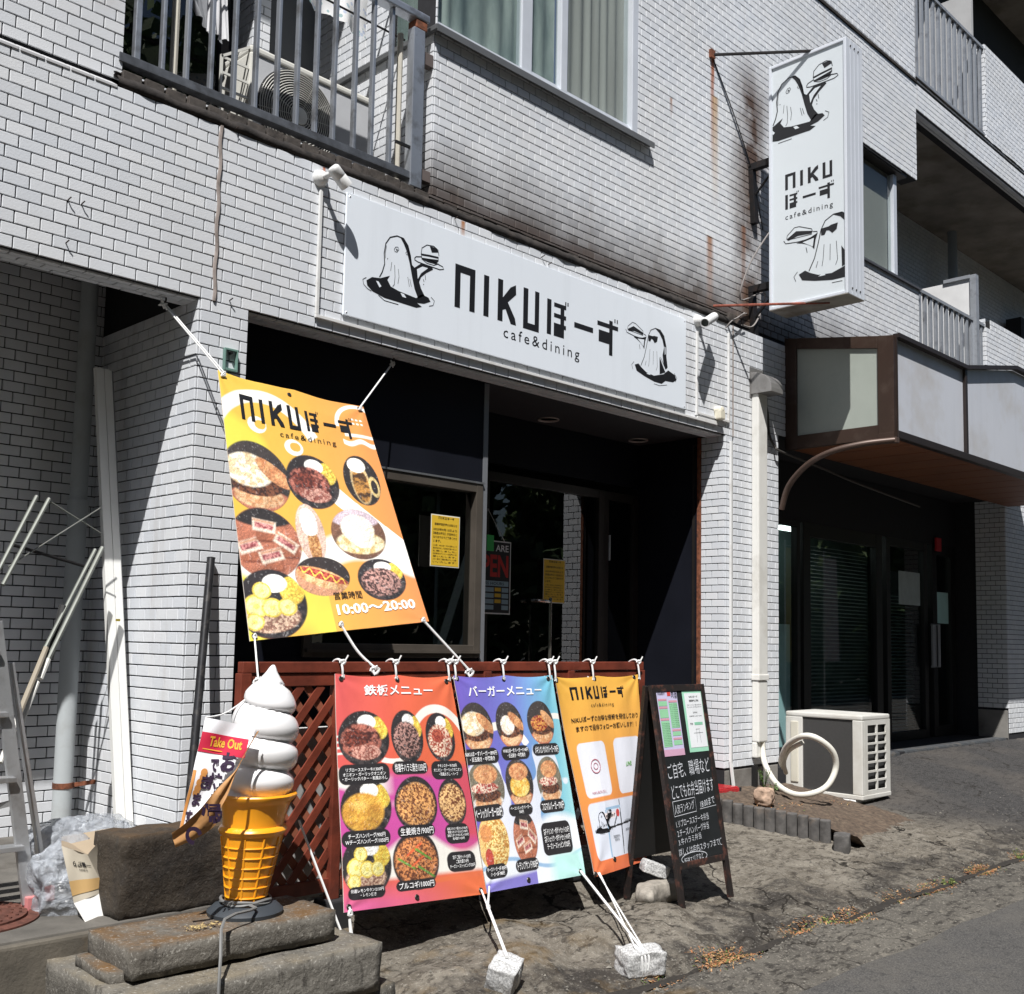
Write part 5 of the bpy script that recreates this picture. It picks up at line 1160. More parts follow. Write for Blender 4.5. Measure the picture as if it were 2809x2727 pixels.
ik = Ink(SQ, .003); ik.nrm = SQ.N; wk = Ink(SQ, .0036); wk.nrm = SQ.N; ghost(ik, wk, G1, lambda x, y: (.12+(x-g1o[0])*.55, .70+(y-g1o[1])*.30), None, .0005); ik.done('ghost_drawing', INK, bq)

# ================================================================ things in front of the cafe
def rope(pts, r=.0045, label='', k=6, name='rope', m=None, cat='rope', group=None, knots=()):
    P2 = smoothpath(pts, k) if len(pts) > 2 else [V(p) for p in pts]
    mb = MB(); mb.tube(P2, r, 6)
    o = mb.build(name, m or ROPE, smooth=True, loc=P2[-1]); tag(o, label, cat, group)
    return o
# ---- fence
FY = -.80
WOOD = mat('red stained wood', (.17, .035, .018), .55, var=.35, scale=9, bump=.3, bscale=60, dirt=(.08, .02, .012), dirtscale=7)
WOOD2 = mat('sun bleached red lattice', (.26, .085, .045), .65, var=.3, scale=9, dirt=(.13, .035, .02), dirtscale=9)
fe = thing('lattice_fence', 'low red wooden lattice fence carrying the row of menu banners', 'fence', (1, FY, -.03))
MB().bx(-.215, 2.10, FY-.018, FY+.018, .905, .945).build('top_rail', WOOD, fe, bevel=.003)
MB().bx(-.215, 2.10, FY-.012, FY+.014, .855, .903).build('upper_rail', WOOD, fe, bevel=.003)
MB().bx(-.215, 2.10, FY-.012, FY+.014, .085, .135).build('lower_rail', WOOD, fe, bevel=.003)
for x in (-.20, .215, 1.0, 1.55, 2.085):
    MB().bx(x-.022, x+.022, FY-.021, FY+.021, .055, .904).build('post', WOOD, fe, bevel=.003)
    z0 = HG(x, FY)-.02; MB().bx(x-.045, x+.055, FY-.05, FY+.05, z0, .056).build('rubber_foot', mat('black rubber foot', (.02, .02, .022), .7), fe, bevel=.008)
def lattice(x0, x1, z0, z1, sp, sg, y, m):
    c = x0-(z1-z0) if sg > 0 else x0
    end = x1 if sg > 0 else x1+(z1-z0)
    while c < end:
        # line from (c, z0) rising to (c+-H, z1)
        H_ = z1-z0; a = V(c, y, z0); b = V(c+sg*H_*.80, y, z1)
        ts = [0, 1]
        if b.x != a.x:
            t0, t1 = sorted(((x0-a.x)/(b.x-a.x), (x1-a.x)/(b.x-a.x))); t0, t1 = max(0, t0), min(1, t1)
            if t1-t0 > .06: MB().bar(a.lerp(b, t0), a.lerp(b, t1), .007, .028, (0, 1, 0)).build('lattice_slat', m, fe) if False else slat(a.lerp(b, t0), a.lerp(b, t1), m)
        c += sp
def slat(a, b, m):
    d = (b-a).normalized(); n = V(d.z, 0, -d.x)*.015; MB().poly([a-n, a+n, b+n, b-n], (0, .007, 0)).build('lattice_slat', m, fe)
for (x0, x1) in ((-.178, .193), (.237, .978), (1.022, 1.528), (1.572, 2.063)):
    lattice(x0, x1, .135, .856, .092, 1, FY-.009, WOOD); lattice(x0, x1, .135, .856, .092, -1, FY+.001, WOOD2)
# pale boards and boxes stored behind the fence
tag(MB().box((.28, -.62, .38), (.42, .02, .62), rotx(8)).build('white_board', mat('scuffed white board', (.55, .54, .52), .6, dirt=(.3, .28, .25), dirtscale=7), loc=(.28, -.62, .07), bevel=.003), 'scuffed white board leaning behind the left end of the lattice fence', 'board')
# ---- ropes
h1 = (-0.117, 0.081, 2.500); h2 = (1.183, 0.145, 2.500)
hk = mat('dark hook', (.06, .05, .045), .5, .7)
for (h, lb) in ((h1, 'small metal hook under the beam beside the left pillar'), (h2, 'small metal hook in the soffit under the fascia sign')):
    q = MB(); q.tube(smoothpath([(h[0], min(h[1], .12), 2.50), (h[0], min(h[1], .12), 2.478), (h[0]-.01, min(h[1], .12), 2.465), (h[0]-.02, min(h[1], .12), 2.475)], 3), .004, 6); tag(q.build('hook', hk, smooth=True, loc=(h[0], .1, 2.5)), lb, 'hook')
h1 = (h1[0]-.01, min(h1[1], .12), 2.46); h2 = (h2[0]-.01, min(h2[1], .12), 2.46)
q1 = SO(OE[0][0], OE[0][1], .004); q2 = SO(OE[2][0], OE[2][1], .004)
o = MB(); o.tube([h1, q1], .0035, 6); o.tube([V(h1)+V(.012, 0, 0), q1+V(.008, -.004, .004)], .0035, 6); o.tube(smoothpath([V(h1)+V(.02*math.sin(t*2.2), .012*math.cos(t*1.7), .022*math.cos(t*2.9)) for t in range(9)], 3), .004, 5); o.tube(smoothpath([q1+V(.012*math.sin(t*2.2), -.008, .012*math.cos(t*1.9)) for t in range(6)], 3), .004, 5)
tag(o.build('rope', ROPE, smooth=True, loc=h1), 'doubled white rope from the beam hook to the left top corner of the orange banner', 'rope')
o = MB(); o.tube([h2, q2], .0045, 6); o.tube(smoothpath([V(h2)+V(.012*math.sin(t*2.2), .01*math.cos(t), .016*math.cos(t*2.9)) for t in range(7)], 3), .004, 5); o.tube(smoothpath([q2+V(.010*math.sin(t*2.2), -.008, .010*math.cos(t*1.9)) for t in range(6)], 3), .0045, 5)
tag(o.build('rope', ROPE, smooth=True, loc=h2), 'white rope from the soffit hook to the right top corner of the orange banner', 'rope')
q3, q4, q5 = [SO(u, v, .004) for u, v in OE[3:6]]
def tie_rope(a, b, lb, sag=.0, r=.0055):
    a, b = V(a), V(b); m_ = (a+b)/2+V(0, 0, -sag); mb = MB(); mb.tube(smoothpath([a, m_, b], 6), r, 6)
    mb.tube(smoothpath([a+V(.009*math.sin(t*2.1), -.004, .009*math.cos(t*2.1)) for t in range(6)], 3), r*.9, 5); mb.tube(smoothpath([b+V(.016*math.sin(t*2.3), -.012*math.cos(t), .018*math.cos(t*2.3)-.01) for t in range(9)], 3), r*.85, 5)
    tag(mb.build('rope', ROPE, smooth=True, loc=b), lb, 'rope')
tie_rope(q5, (0.878, -0.830, 0.910), 'thick white rope from the right bottom corner of the orange banner to the fence')
tie_rope(q4, (0.368, -0.830, 0.923), 'slack white rope from the orange banner middle bottom eyelet to the rail', .02)
tie_rope(q3, (-0.279, -1.020, 0.893), 'thin white rope hanging from the left bottom corner of the orange banner to the statue', 0, .0035)
for (xd, i) in ((655, 0), (757, 1), (858, 2), (868, 3), (962, 4), (1052, 5), (1067, 6), (1133, 7), (1221, 8)):
    c = V((0.205, -0.840, 0.900)); 
    P0 = {0: (0.201, -0.845, 0.897), 1: (0.463, -0.845, 0.888), 2: (0.746, -0.845, 0.879), 3: (0.784, -0.845, 0.881), 4: (1.068, -0.845, 0.878), 5: (1.365, -0.845, 0.877), 6: (1.404, -0.845, 0.867), 7: (1.670, -0.845, 0.869), 8: (2.023, -0.845, 0.870)}[i]
    x, y, z = P0; mb = MB(); mb.tube(smoothpath([(x, y-.004, z-.012), (x-.004, -.852, z+.02), (x-.002, -.835, .950), (x, -.80, .953), (x+.002, -.772, .93), (x+.004, -.775, .89), (x+.004, -.83, z-.004)], 4), .0045, 6)
    mb.tube(smoothpath([(x+.010*math.sin(t*2.3), -.845-.006*math.cos(t), .945+.010*math.cos(t*2.3)) for t in range(8)], 3), .0045, 5); mb.tube(smoothpath([(x+.006*math.sin(t*2.3), y-.006, z-.006+.006*math.cos(t*2.3)) for t in range(6)], 2), .004, 5)
    mb.tube([(x+.008, -.85, .95), (x+.018, -.856, .972)], .0035, 5)
    TIE = ('left corner of the pink plate menu banner', 'middle of the pink plate menu banner', 'right corner of the pink plate menu banner', 'left corner of the purple burger banner', 'middle of the purple burger banner', 'right corner of the turquoise banner edge', 'left corner of the yellow map banner', 'middle of the yellow map banner', 'right corner of the yellow map banner')
    tag(mb.build('rope_tie', ROPE, smooth=True, loc=(x, -.84, .95)), 'white rope loop on the rail above the '+TIE[i], 'rope tie', 'rope ties along the fence rail')
# ---- tie-down stones
GRAN = NB('pale granite'); n_ = GRAN.noise(140, 4, .7); GRAN.col(GRAN.mix(GRAN.ramp(n_, .42, .6), (.30, .30, .30), (.62, .62, .61))); GRAN.bump(n_, .6, .004); GRAN.b.inputs['Roughness'].default_value = .8; GRAN = GRAN.m
def stone(name, c, d, rot, lb, seed, amp=.005, m=GRAN, k=.85, cat='stone'):
    z = HGN(c[0], c[1]); mb = rock((c[0], c[1], z+d[2]*.42), d, rot, amp, 22, seed, 7, k)
    return tag(mb.build(name, m, smooth='all', loc=(c[0], c[1], z)), lb, cat)
s1 = (0.423, -1.526, -0.155); s2 = (1.012, -1.654, -0.185)
stone('granite_block', s1, (.115, .10, .10), rotz(30) @ rotx(14) @ roty(-18), 'small grey granite cube tied under the middle guy rope', 3)
stone('granite_block', s2, (.17, .10, .095), rotz(-20) @ rotx(5), 'rough white granite block wrapped in rope below the yellow banner', 4, .008)
s3 = (2.043, -0.948, -0.074)
s3 = (1.750, -1.160, 0.020); tag(rock(s3, (.125, .07, .055), rotz(-30) @ roty(20), .005, 22, 6, 7, .85).build('granite_block', GRAN, smooth='all', loc=(s3[0], s3[1], s3[2]-.03)), 'flat pale granite brick lying by the corner of the yellow banner', 'stone')
for (pa, pb, lb, s_) in ((SA(*[(0.0277,0.9815)][0], .004), (0, 0, 0), 'pair of white guy ropes from the pink menu banner corner to the ground', 0),):
    a = pa; b1 = V((0.063, -1.223, -0.185)); b2 = V((0.072, -1.246, -0.181))
    mb = MB(); mb.tube(smoothpath([a, a+V(.0, -.004, -.05), V((0.068, -1.140, -0.057)), b1], 5), .0045, 6); mb.tube(smoothpath([a, a+V(.002, -.004, -.05), V((0.081, -1.140, -0.060)), b2], 5), .0045, 6); mb.tube(smoothpath([a+V(.008*math.sin(t*2.1), -.006, -.02+.012*math.cos(t*2.1)) for t in range(6)], 3), .005, 5)
    tag(mb.build('rope', ROPE, smooth=True, loc=b1), lb, 'rope')
a = V((-0.094, -1.020, 0.405)); b = V((0.071, -1.218, -0.183))
rope([a, b], .0042, 'long taut white guy rope running from the ice cream statue down to the ground')
def wrap(c, d, rm, n_=3, ax='x', r=.0035, off=0):
    """loops of rope round a stone"""
    mb = MB()
    for i in range(n_):
        o_ = (i-(n_-1)/2)*.012+off; pts = []
        for t in range(20):
            a_ = 2*math.pi*t/20; ca, sa = math.cos(a_), math.sin(a_); k_ = 1/max(abs(ca), abs(sa))**.75
            p = V(o_+.004*math.sin(a_*2+i), ca*d[1]*.5*k_*1.03, sa*d[2]*.5*k_*1.05) if ax == 'x' else V(ca*d[0]*.5*k_*1.03, o_, sa*d[2]*.5*k_*1.05)
            pts.append(rm @ p+V(c))
        mb.tube(pts, r, 5, closed=True)
    return mb
z1_ = HGN(s1[0], s1[1])+.042; z2_ = HGN(s2[0], s2[1])+.04
mA = SA(*[(0.9584,0.9822)][0], .004); mBp = SBn(.02, .975, .004)
kn = V((0.740, -1.120, -0.087))*1.0
mb = wrap((s1[0], s1[1], z1_), (.115, .10, .10), rotz(30) @ rotx(14) @ roty(-18), 2); top = V(s1[0], s1[1]-.01, z1_+.06)
mb.tube([mA, mA.lerp(top, .28)], .0042, 6); mb.tube([mBp, mA.lerp(top, .28)], .0042, 6); mb.tube([mA.lerp(top, .26), top], .0062, 6); mb.tube(smoothpath([mA.lerp(top, .28)+V(.007*math.sin(t*2.1), -.004, .007*math.cos(t*2.1)) for t in range(6)], 3), .0045, 5)
tag(mb.build('rope', ROPE, smooth=True, loc=top), 'white rope joining two menu banners to the small granite cube', 'rope')
mC = SBn(*[(0.9499,0.9815)][0], .004); mD = SQ(.04, .985, .004)
mb = wrap((s2[0], s2[1], z2_), (.17, .10, .095), rotz(-20) @ rotx(5), 3, 'x', .0035, -.01); top = V(s2[0]-.01, s2[1]-.01, z2_+.052)
mb.tube([mC, top], .0058, 6); mb.tube([mD, top+V(.01, 0, 0)], .0035, 6); mb.tube([mD+V(.01, 0, 0), top+V(-.03, 0, 0)], .0035, 6)
tag(mb.build('rope', ROPE, smooth=True, loc=top), 'white ropes joining the blue and yellow banners to the wrapped granite block', 'rope')
mb = rock((0, 0, 0), (.30, .10, .10), None, .012, 8, 11, 8, .35); c_ = V((1.711, -1.170, -0.086)); o_ = []
for v in mb.v:
    x, y, z = v; a_ = x/.30*1.3; R_v = .22; o_.append((c_.x+R_v*math.sin(a_)+y*math.sin(a_)*.3+.0, c_.y-.02+(R_v*(1-math.cos(a_)))*-.9+y, c_.z+.012+z))
mb.v = o_; tag(mb.build('curved_stone', mat('warm field stone', (.27, .245, .21), .9, var=.35, scale=30, bump=.7, bscale=80), smooth='all', loc=c_), 'curved brown natural stone lying beside the pale granite brick', 'stone')
# ---- soft ice cream statue
CX, CY = -.335, -1.085; IZ = .142
ic = thing('ice_cream_statue', 'big white soft-serve ice cream statue in an orange waffle cone on a dark base', 'statue', (CX, CY, IZ))
ORG = mat('glossy orange plastic', (.88, .36, .014), .32, var=.05, scale=4, coat=.3); CRM = mat('glossy white plastic', (.80, .79, .79), .28, var=.015, coat=.3)
MB().lathe((CX, CY, IZ), [(.120, 0), (.122, .012), (.098, .034), (.06, .036), (.001, .036)], 40).build('base', mat('dark grey rubber base', (.035, .042, .050), .55, var=.15), ic, smooth=True)
zc0, zr, zrim, ztip = IZ+.036, (-0.441, -1.085, 0.416)[2], (-0.446, -1.085, 0.528)[2], (-0.280, -1.085, 0.944)[2]
prof = [(.001, zc0), (.060, zc0), (.062, zc0+.004), (.098, zr-.020), (.105, zr-.016), (.111, zr-.004), (.106, zr+.006), (.098, zr+.010), (.100, zr+.030), (.112, zrim-.034), (.116, zrim-.026), (.128, zrim-.014), (.131, zrim-.004), (.128, zrim), (.118, zrim+.001), (.110, zrim-.006), (.001, zrim-.006)]
MB().lathe((CX, CY, 0), prof, 48, fn=lambda r, h, a: r*(1+(.012*math.cos(a*10) if h > zrim-.03 else 0))).build('cone', ORG, ic, smooth=True)
for i in range(6):
    z = zc0+.022+(zr-.055-zc0-.022)*i/5; t = (z-zc0)/(zr-.02-zc0); r = .061+(.098-.061)*t
    q = MB(); q.tube([(CX+(r+.001)*math.cos(a*math.pi/20), CY+(r+.001)*math.sin(a*math.pi/20), z) for a in range(40)], .0036, 6, closed=True); q.build('waffle_ring', ORG, ic, smooth=True)
for k in range(10):
    a = k*2*math.pi/10+.15; q = MB(); q.tube([(CX+(r_+.001)*math.cos(a), CY+(r_+.001)*math.sin(a), z_) for r_, z_ in ((.0605, zc0+.002), (.0975, zr-.024))], .0036, 6); q.build('waffle_rib', ORG, ic, smooth=True)
# helical cream
mb = MB(); NH, NA = 90, 56; z0_ = zrim-.012; HH = ztip-z0_
def Rm(h): return np.interp(h, [0, .12, .35, .52, .68, .80, .88, .94, .985, 1], [.106, .116, .118, .110, .096, .072, .044, .022, .011, .004])
for i in range(NH+1):
    h = i/NH
    for k in range(NA):
        a = 2*math.pi*k/NA; t = h*4.6+a/(2*math.pi)+.25; f_ = t-math.floor(t); b_ = math.sqrt(max(0, 1-(2*f_-1)**2)); r = float(Rm(h))*(.74+.30*b_ if h < .86 else .9)
        tilt = .012*h*h; bend = .012*max(0, h-.9)*10
        mb.v.append((CX+r*math.cos(a)+tilt+bend*.3, CY+r*math.sin(a), z0_+HH*h))
mb.f = [(i*NA+k, i*NA+(k+1) % NA, (i+1)*NA+(k+1) % NA, (i+1)*NA+k) for i in range(NH) for k in range(NA)]+[tuple(range(NH*NA, NH*NA+NA))]; mb.mi = [0]*len(mb.f)
mb.build('cream_swirl', CRM, ic, smooth='all')
lean = V(R_.x, R_.y, 0).normalized()*.062
for c_ in ic.children:
    if c_.name.startswith('base'): continue
    for v in c_.data.vertices: v.co += lean*max(0, v.co.z-.03)
# cord
mb = MB(); pts = [(CX+(.082+.004*math.sin(t))*math.cos(t*.5+3.4), CY+(.082)*math.sin(t*.5+3.4), IZ+.045+.006*math.sin(t*1.3)) for t in range(26)]
pts += [(CX-.03, CY-.11, IZ+.04), (-0.521, -1.270, 0.186), (-0.584, -1.360, 0.110), (-0.598, -1.380, 0.007)]; mb.tube(smoothpath(pts, 3), .005, 6)
tag(mb.build('power_cord', mat('grey flat cable', (.17, .17, .165), .55), smooth=True, loc=(CX, CY-.1, IZ)), 'grey power cord knotted round the cone foot and hanging over the slab edge', 'cord')
# withered leaves on slab
mb = MB(); rr = random.Random(3); c_ = V((-0.538, -1.165, 0.146))
for k in range(70):
    p = c_+V(rr.gauss(0, .028), rr.gauss(0, .014), rr.uniform(0, .006)); a = rr.uniform(0, 6.3); s_ = rr.uniform(.003, .008); mb.add([p+V(math.cos(a)*s_, math.sin(a)*s_, rr.uniform(0, .004)), p+V(math.cos(a+2)*s_*.6, math.sin(a+2)*s_*.6, 0), p+V(-math.cos(a)*s_, -math.sin(a)*s_, rr.uniform(0, .004)), p+V(math.cos(a-2)*s_*.6, math.sin(a-2)*s_*.6, 0)], [(0, 1, 2, 3)])
tag(mb.build('dry_moss', mat('dry straw moss', (.36, .27, .12), .9, var=.3, scale=50), kind='stuff', fixn=False), 'patch of dry straw-coloured moss on the slab left of the statue base', 'moss')
# ---- mossy stone block behind
BK = m_slab('mossy dark stone', (.016, .012, .009), (.048, .036, .024), (.070, .042, .020), .10)
mb = slabbox(-.625, -.10, -.79, -.60, .10, .375, 13, .012, .03); tag(mb.build('stone_block', BK, smooth='all', loc=(-.37, -.55, .1)), 'large blackened mossy stone block behind the ice cream statue', 'stone block')
# ---- take out flag
fg = thing('takeout_flag', 'crumpled white and red Take Out cloth flag folded against the ice cream statue', 'flag', (-.5, -1.0, .4))
CLW = mat('thin white polyester', (.78, .77, .80), .7, var=.03); CLR = mat('crimson print', (.55, .012, .05), .7); CLO = mat('tan back of flag', (.40, .20, .07), .7, var=.3, scale=14); CLG = mat('gold print', (.75, .40, .04), .6); CLP = mat('dark purple print', (.03, .012, .04), .7)
fa, fb, fc2, fd = map(V, ((-0.541, -1.140, 0.781), (-0.419, -1.235, 0.753), (-0.487, -1.220, 0.415), (-0.606, -1.120, 0.426)))
def SF(u, v, d=0):
    p = (fa*(1-u)+fb*u)*(1-v)+(fd*(1-u)+fc2*u)*v; n = V(-.35, -.93, .1).normalized()
    return p+n*(.007*math.sin(u*8+v*3)+.004*math.sin(v*14+u*5)+d)
def sheet(surf, m, name, parent, nu=20, nv=40, mask=None, d=0, umin=0, umax=1, vmin=0, vmax=1, back=True):
    mb = MB(); mb.v = [tuple(surf(umin+(umax-umin)*i/nu, vmin+(vmax-vmin)*j/nv, d)) for j in range(nv+1) for i in range(nu+1)]
    mb.f = [(j*(nu+1)+i, j*(nu+1)+i+1, (j+1)*(nu+1)+i+1, (j+1)*(nu+1)+i) for j in range(nv) for i in range(nu) if mask is None or mask(umin+(umax-umin)*(i+.5)/nu, vmin+(vmax-vmin)*(j+.5)/nv)]; mb.mi = [0]*len(mb.f)
    return mb.build(name, m, parent, smooth='all', fixn=False)
sheet(SF, CLW, 'cloth', fg, 30, 60, lambda u, v: u+v*.90 < 1.06)
sheet(SF, CLR, 'red_header', fg, 20, 8, lambda u, v: v < .40-.0*u, .002, .0, .92, .12, .29)
sheet(SF, mat('orange print', (.62, .27, .07), .7), 'orange_border', fg, 2, 20, None, .002, .0, .06, .45, 1)
for (cu, cv) in ((.22, .46), (.18, .55), (.16, .64), (.22, .50), (.17, .60)):
    ik = Ink(SF, .0025); ik.poly(ellipse(cu, cv, .07, .035, 16)); ik.done('orange_cloud', mat('orange print', (.62, .27, .07)), fg)
ik = Ink(SF, .0036); ik.text('Take Out', .18, .145, .82, .235, .03, 1, 0, -.01); ik.rect(.08, .258, .48, .266); ik.done('gold_lettering', CLG, fg)
ik = Ink(SF, .0036)
for ch, a, b, w_, h_ in (('お', .50, .26, .30, .17), ('持', .34, .45, .26, .15), ('で', .30, .33, .17, .11), ('き', .20, .48, .18, .12), ('ま', .12, .64, .17, .11), ('す', .05, .79, .14, .10)): ik.text(ch, a, b, a+w_, b+h_, .045)
ik.done('dark_lettering', CLP, fg)
L_ = [V(q) for q in ((-0.671, -1.200, 0.450), (-0.649, -1.212, 0.466), (-0.622, -1.225, 0.493), (-0.596, -1.238, 0.521), (-0.567, -1.250, 0.559), (-0.529, -1.250, 0.593), (-0.491, -1.250, 0.627), (-0.457, -1.250, 0.682), (-0.421, -1.250, 0.740))]
R_l = [V(q) for q in ((-0.656, -1.200, 0.404), (-0.620, -1.212, 0.417), (-0.576, -1.225, 0.437), (-0.540, -1.238, 0.470), (-0.540, -1.250, 0.513), (-0.517, -1.250, 0.555), (-0.492, -1.250, 0.617), (-0.466, -1.250, 0.666), (-0.413, -1.250, 0.742))]
mb = MB(); mb.v = []; K = 6
for a, b in zip(smoothpath(L_, 4), smoothpath(R_l, 4)):
    for i in range(K+1): t = i/K; p = a.lerp(b, t)+V(-.3, -.9, 0)*(.006*math.sin(t*9+a.z*30)); mb.v.append(tuple(p))
m_ = len(mb.v)//(K+1); mb.f = [(j*(K+1)+i, j*(K+1)+i+1, (j+1)*(K+1)+i+1, (j+1)*(K+1)+i) for j in range(m_-1) for i in range(K)]; mb.mi = [0]*len(mb.f)
mb.build('folded_back', CLO, fg, smooth='all', fixn=False)
_fs = flatsurf((-0.646, -1.265, 0.556), V((-0.505, -1.265, 0.543))-V((-0.646, -1.265, 0.556)), V((-0.640, -1.265, 0.428))-V((-0.646, -1.265, 0.556)), NY)
ik = Ink(_fs, .001); ik.nrm = V(NY); ik.text('帰', .22, .12, .72, .60, .05); ik.stroke_m(ellipse(.05, .86, .15, .17, 14, -30, 120, 380), .012, False); ik.done('back_lettering', CLP, fg)
rope([V(fa)+V(0, 0, .0), (-0.446, -1.120, 0.796), (-0.281, -1.060, 0.877)], .0028, 'thin knotted white string from the Take Out flag to the tip of the ice cream', 4)
# ---- left bay: pipe, plank, pole, ladder, rack
PIPE = mat('grey white drain pipe', (.42, .45, .46), .5, var=.06, scale=3, dirt=(.30, .30, .29), dirtscale=3)
dp = thing('drain_pipe', 'thick grey vertical drain pipe in the shaded bay with a rusty clamp', 'pipe', (-.14, .80, .10))
MB().tube([(-.142, .80, .10), (-.142, .80, 1.62)], .043, 24).build('pipe', PIPE, dp, smooth=True); MB().tube([(-.142, .80, 1.60), (-.142, .80, 2.84)], .040, 24).build('pipe', PIPE, dp, smooth=True)
MB().tube([(-.142, .80, 1.58), (-.142, .80, 1.66)], .048, 24).build('collar', PIPE, dp, smooth=True)
cz = (-0.117, 0.800, 0.335)[2]; MB().tube([(-.142, .80, cz-.012), (-.142, .80, cz+.014)], .046, 24).build('clamp', RUSTY, dp, smooth=True); MB().bar((-.098, .79, cz), (-.005, .76, cz+.012), .012, .02).build('clamp_arm', RUSTY, dp, bevel=.002)
pk = thing('white_plank', 'long white aluminium door rail leaning upright in the left bay', 'plank', (-.29, -.15, .11))
PLK = mat('glossy white enamel', (.78, .78, .75), .4, var=.02)
def plank(xa, xb, yb, zb, xa2, xb2, yt, zt, th, m, name):
    a, b, c, d = V(xa, yb, zb), V(xb, yb, zb), V(xb2, yt, zt), V(xa2, yt, zt); MB().poly([a, b, c, d], (0, th, 0)).build(name, m, pk, bevel=.002)
plank(-.090, -.048, .33, .11, -.180, -.142, .60, 2.26, .03, PLK, 'left_half'); plank(-.046, -.012, .33, .11, -.140, -.104, .60, 2.26, .03, PLK, 'right_half')
plank(-.0105, -.001, .35, .11, -.102, -.088, .62, 2.26, .02, mat('grey edge strip', (.28, .28, .29), .5), 'edge_strip')
for k, (u, c) in enumerate(((.487, (.8, .6, .02)),)):
    p = V((-0.095, 0.455, 1.097)); q = MB(); q.box(p+V(0, -.028, 0), (.02, .003, .010)); q.build('yellow_sticker', mat('yellow sticker', c, .5), pk)
bp = MB(); a = V((0.091, -0.030, 1.369)); b = V((-0.057, -0.220, 0.578)); b2 = a+(b-a)*1.45; bp.tube([b2, a], .0175, 16); bp.lathe(a+(a-b).normalized()*.001, [(.0185, -.004), (.0185, .002), (.012, .003), (.001, .003)], 14)
tag(bp.build('black_pole', mat('worn black pipe', (.035, .035, .038), .35, .4, var=.3, scale=8, dirt=(.12, .11, .10), dirtscale=20), smooth=True, loc=b2), 'black metal pipe leaning against the left pillar', 'pole')
# ladder
ALU = mat('ladder aluminium', (.55, .56, .57), .35, .7, var=.1, scale=12, dirt=(.35, .34, .33), dirtscale=10)
ld = thing('step_ladder', 'aluminium step ladder with pink rubber feet at the left edge', 'ladder', (-0.756, -0.433, 0.110))
f1 = V((-0.783, -0.470, 0.143)); t1 = V((-0.923, -0.400, 1.070)); f2 = V((-0.680, -0.360, 0.165)); t2 = V((-0.878, -0.360, 1.071))
f1.z = .13; f2.z = .13
def rl(a, b, w_, t_, name, m=ALU, par=ld): MB().bar(a, b, w_, t_, (0, 1, 0)).build(name, m, par, bevel=.002)
rl(f1, t1, .045, .018, 'front_rail'); rl(f2, f2.lerp(t2, .85), .018, .028, 'rear_rail')
L2 = V(-.36, -.02, 0); rl(f1+L2, t1+L2, .045, .018, 'front_rail'); rl(f2+L2, f2.lerp(t2, .85)+L2, .018, .028, 'rear_rail')
for t in (.19, .43, .66, .88): MB().bx(f1.lerp(t1, t).x-.36, f1.lerp(t1, t).x-.004, f1.lerp(t1, t).y-.03, f1.lerp(t1, t).y+.03, f1.lerp(t1, t).z, f1.lerp(t1, t).z+.018).build('step', ALU, ld, bevel=.003)
for t in (.3, .55): rl(f2.lerp(t2, t)+L2*.9, f1.lerp(t1, t+.06), .02, .006, 'brace')
for f_ in (f1, f2, f1+L2, f2+L2): MB().bx(f_.x-.018, f_.x+.020, f_.y-.026, f_.y+.026, .106, .156).build('rubber_foot', mat('pink rubber foot', (.55, .20, .20), .6), ld, bevel=.004)
# folding rack of tubes
rk = thing('folding_rack', 'folded drying rack of thin tubes leaning on the shaded back wall', 'rack', (-.7, .3, .5))
TB = mat('dull steel tube', (.20, .21, .19), .5, .5, var=.2); TW = mat('white vinyl tube', (.62, .62, .58), .5, dirt=(.35, .2, .08), dirtscale=14)
def tb(a, b, r, m, name='tube'): MB().tube([a, b], r, 8).build(name, m, rk, smooth=True)
tb((-0.513, 0.350, 1.602), (-0.724, 0.200, 1.227), .009, TB); tb((-0.461, 0.350, 1.597), (-0.684, 0.200, 1.219), .009, TB)
tb((-0.028, 0.350, 1.430) if 0 else (-0.242, 0.300, 1.405), (-0.510, 0.150, 0.930), .010, TB); tb((-0.255, 0.340, 1.397), (-0.512, 0.180, 0.975), .008, TB)
tb((-0.510, 0.150, 0.930), (-0.550, 0.120, 0.853), .012, TW, 'sleeve'); tb((-0.516, 0.160, 0.975), (-0.664, 0.020, 0.720), .011, mat('brown sleeve', (.30, .26, .20), .7), 'sleeve'); tb((-0.664, 0.020, 0.720), (-0.758, -0.080, 0.559), .009, TW); tb((-0.566, 0.100, 0.843), (-0.693, 0.000, 0.586), .009, TW)
tb((-0.456, 0.350, 1.586), (-0.231, 0.350, 1.472), .003, TB, 'wire'); tb((-0.237, 0.350, 1.581), (-0.631, 0.300, 1.298), .003, TB, 'wire'); tb((-0.615, 0.330, 1.392), (-0.281, 0.360, 1.321), .007, BLKSTEEL, 'strut'); tb((-0.420, 0.250, 1.147), (-0.483, 0.200, 0.929), .016, mat('black grip', (.02, .02, .02), .7), 'grip')
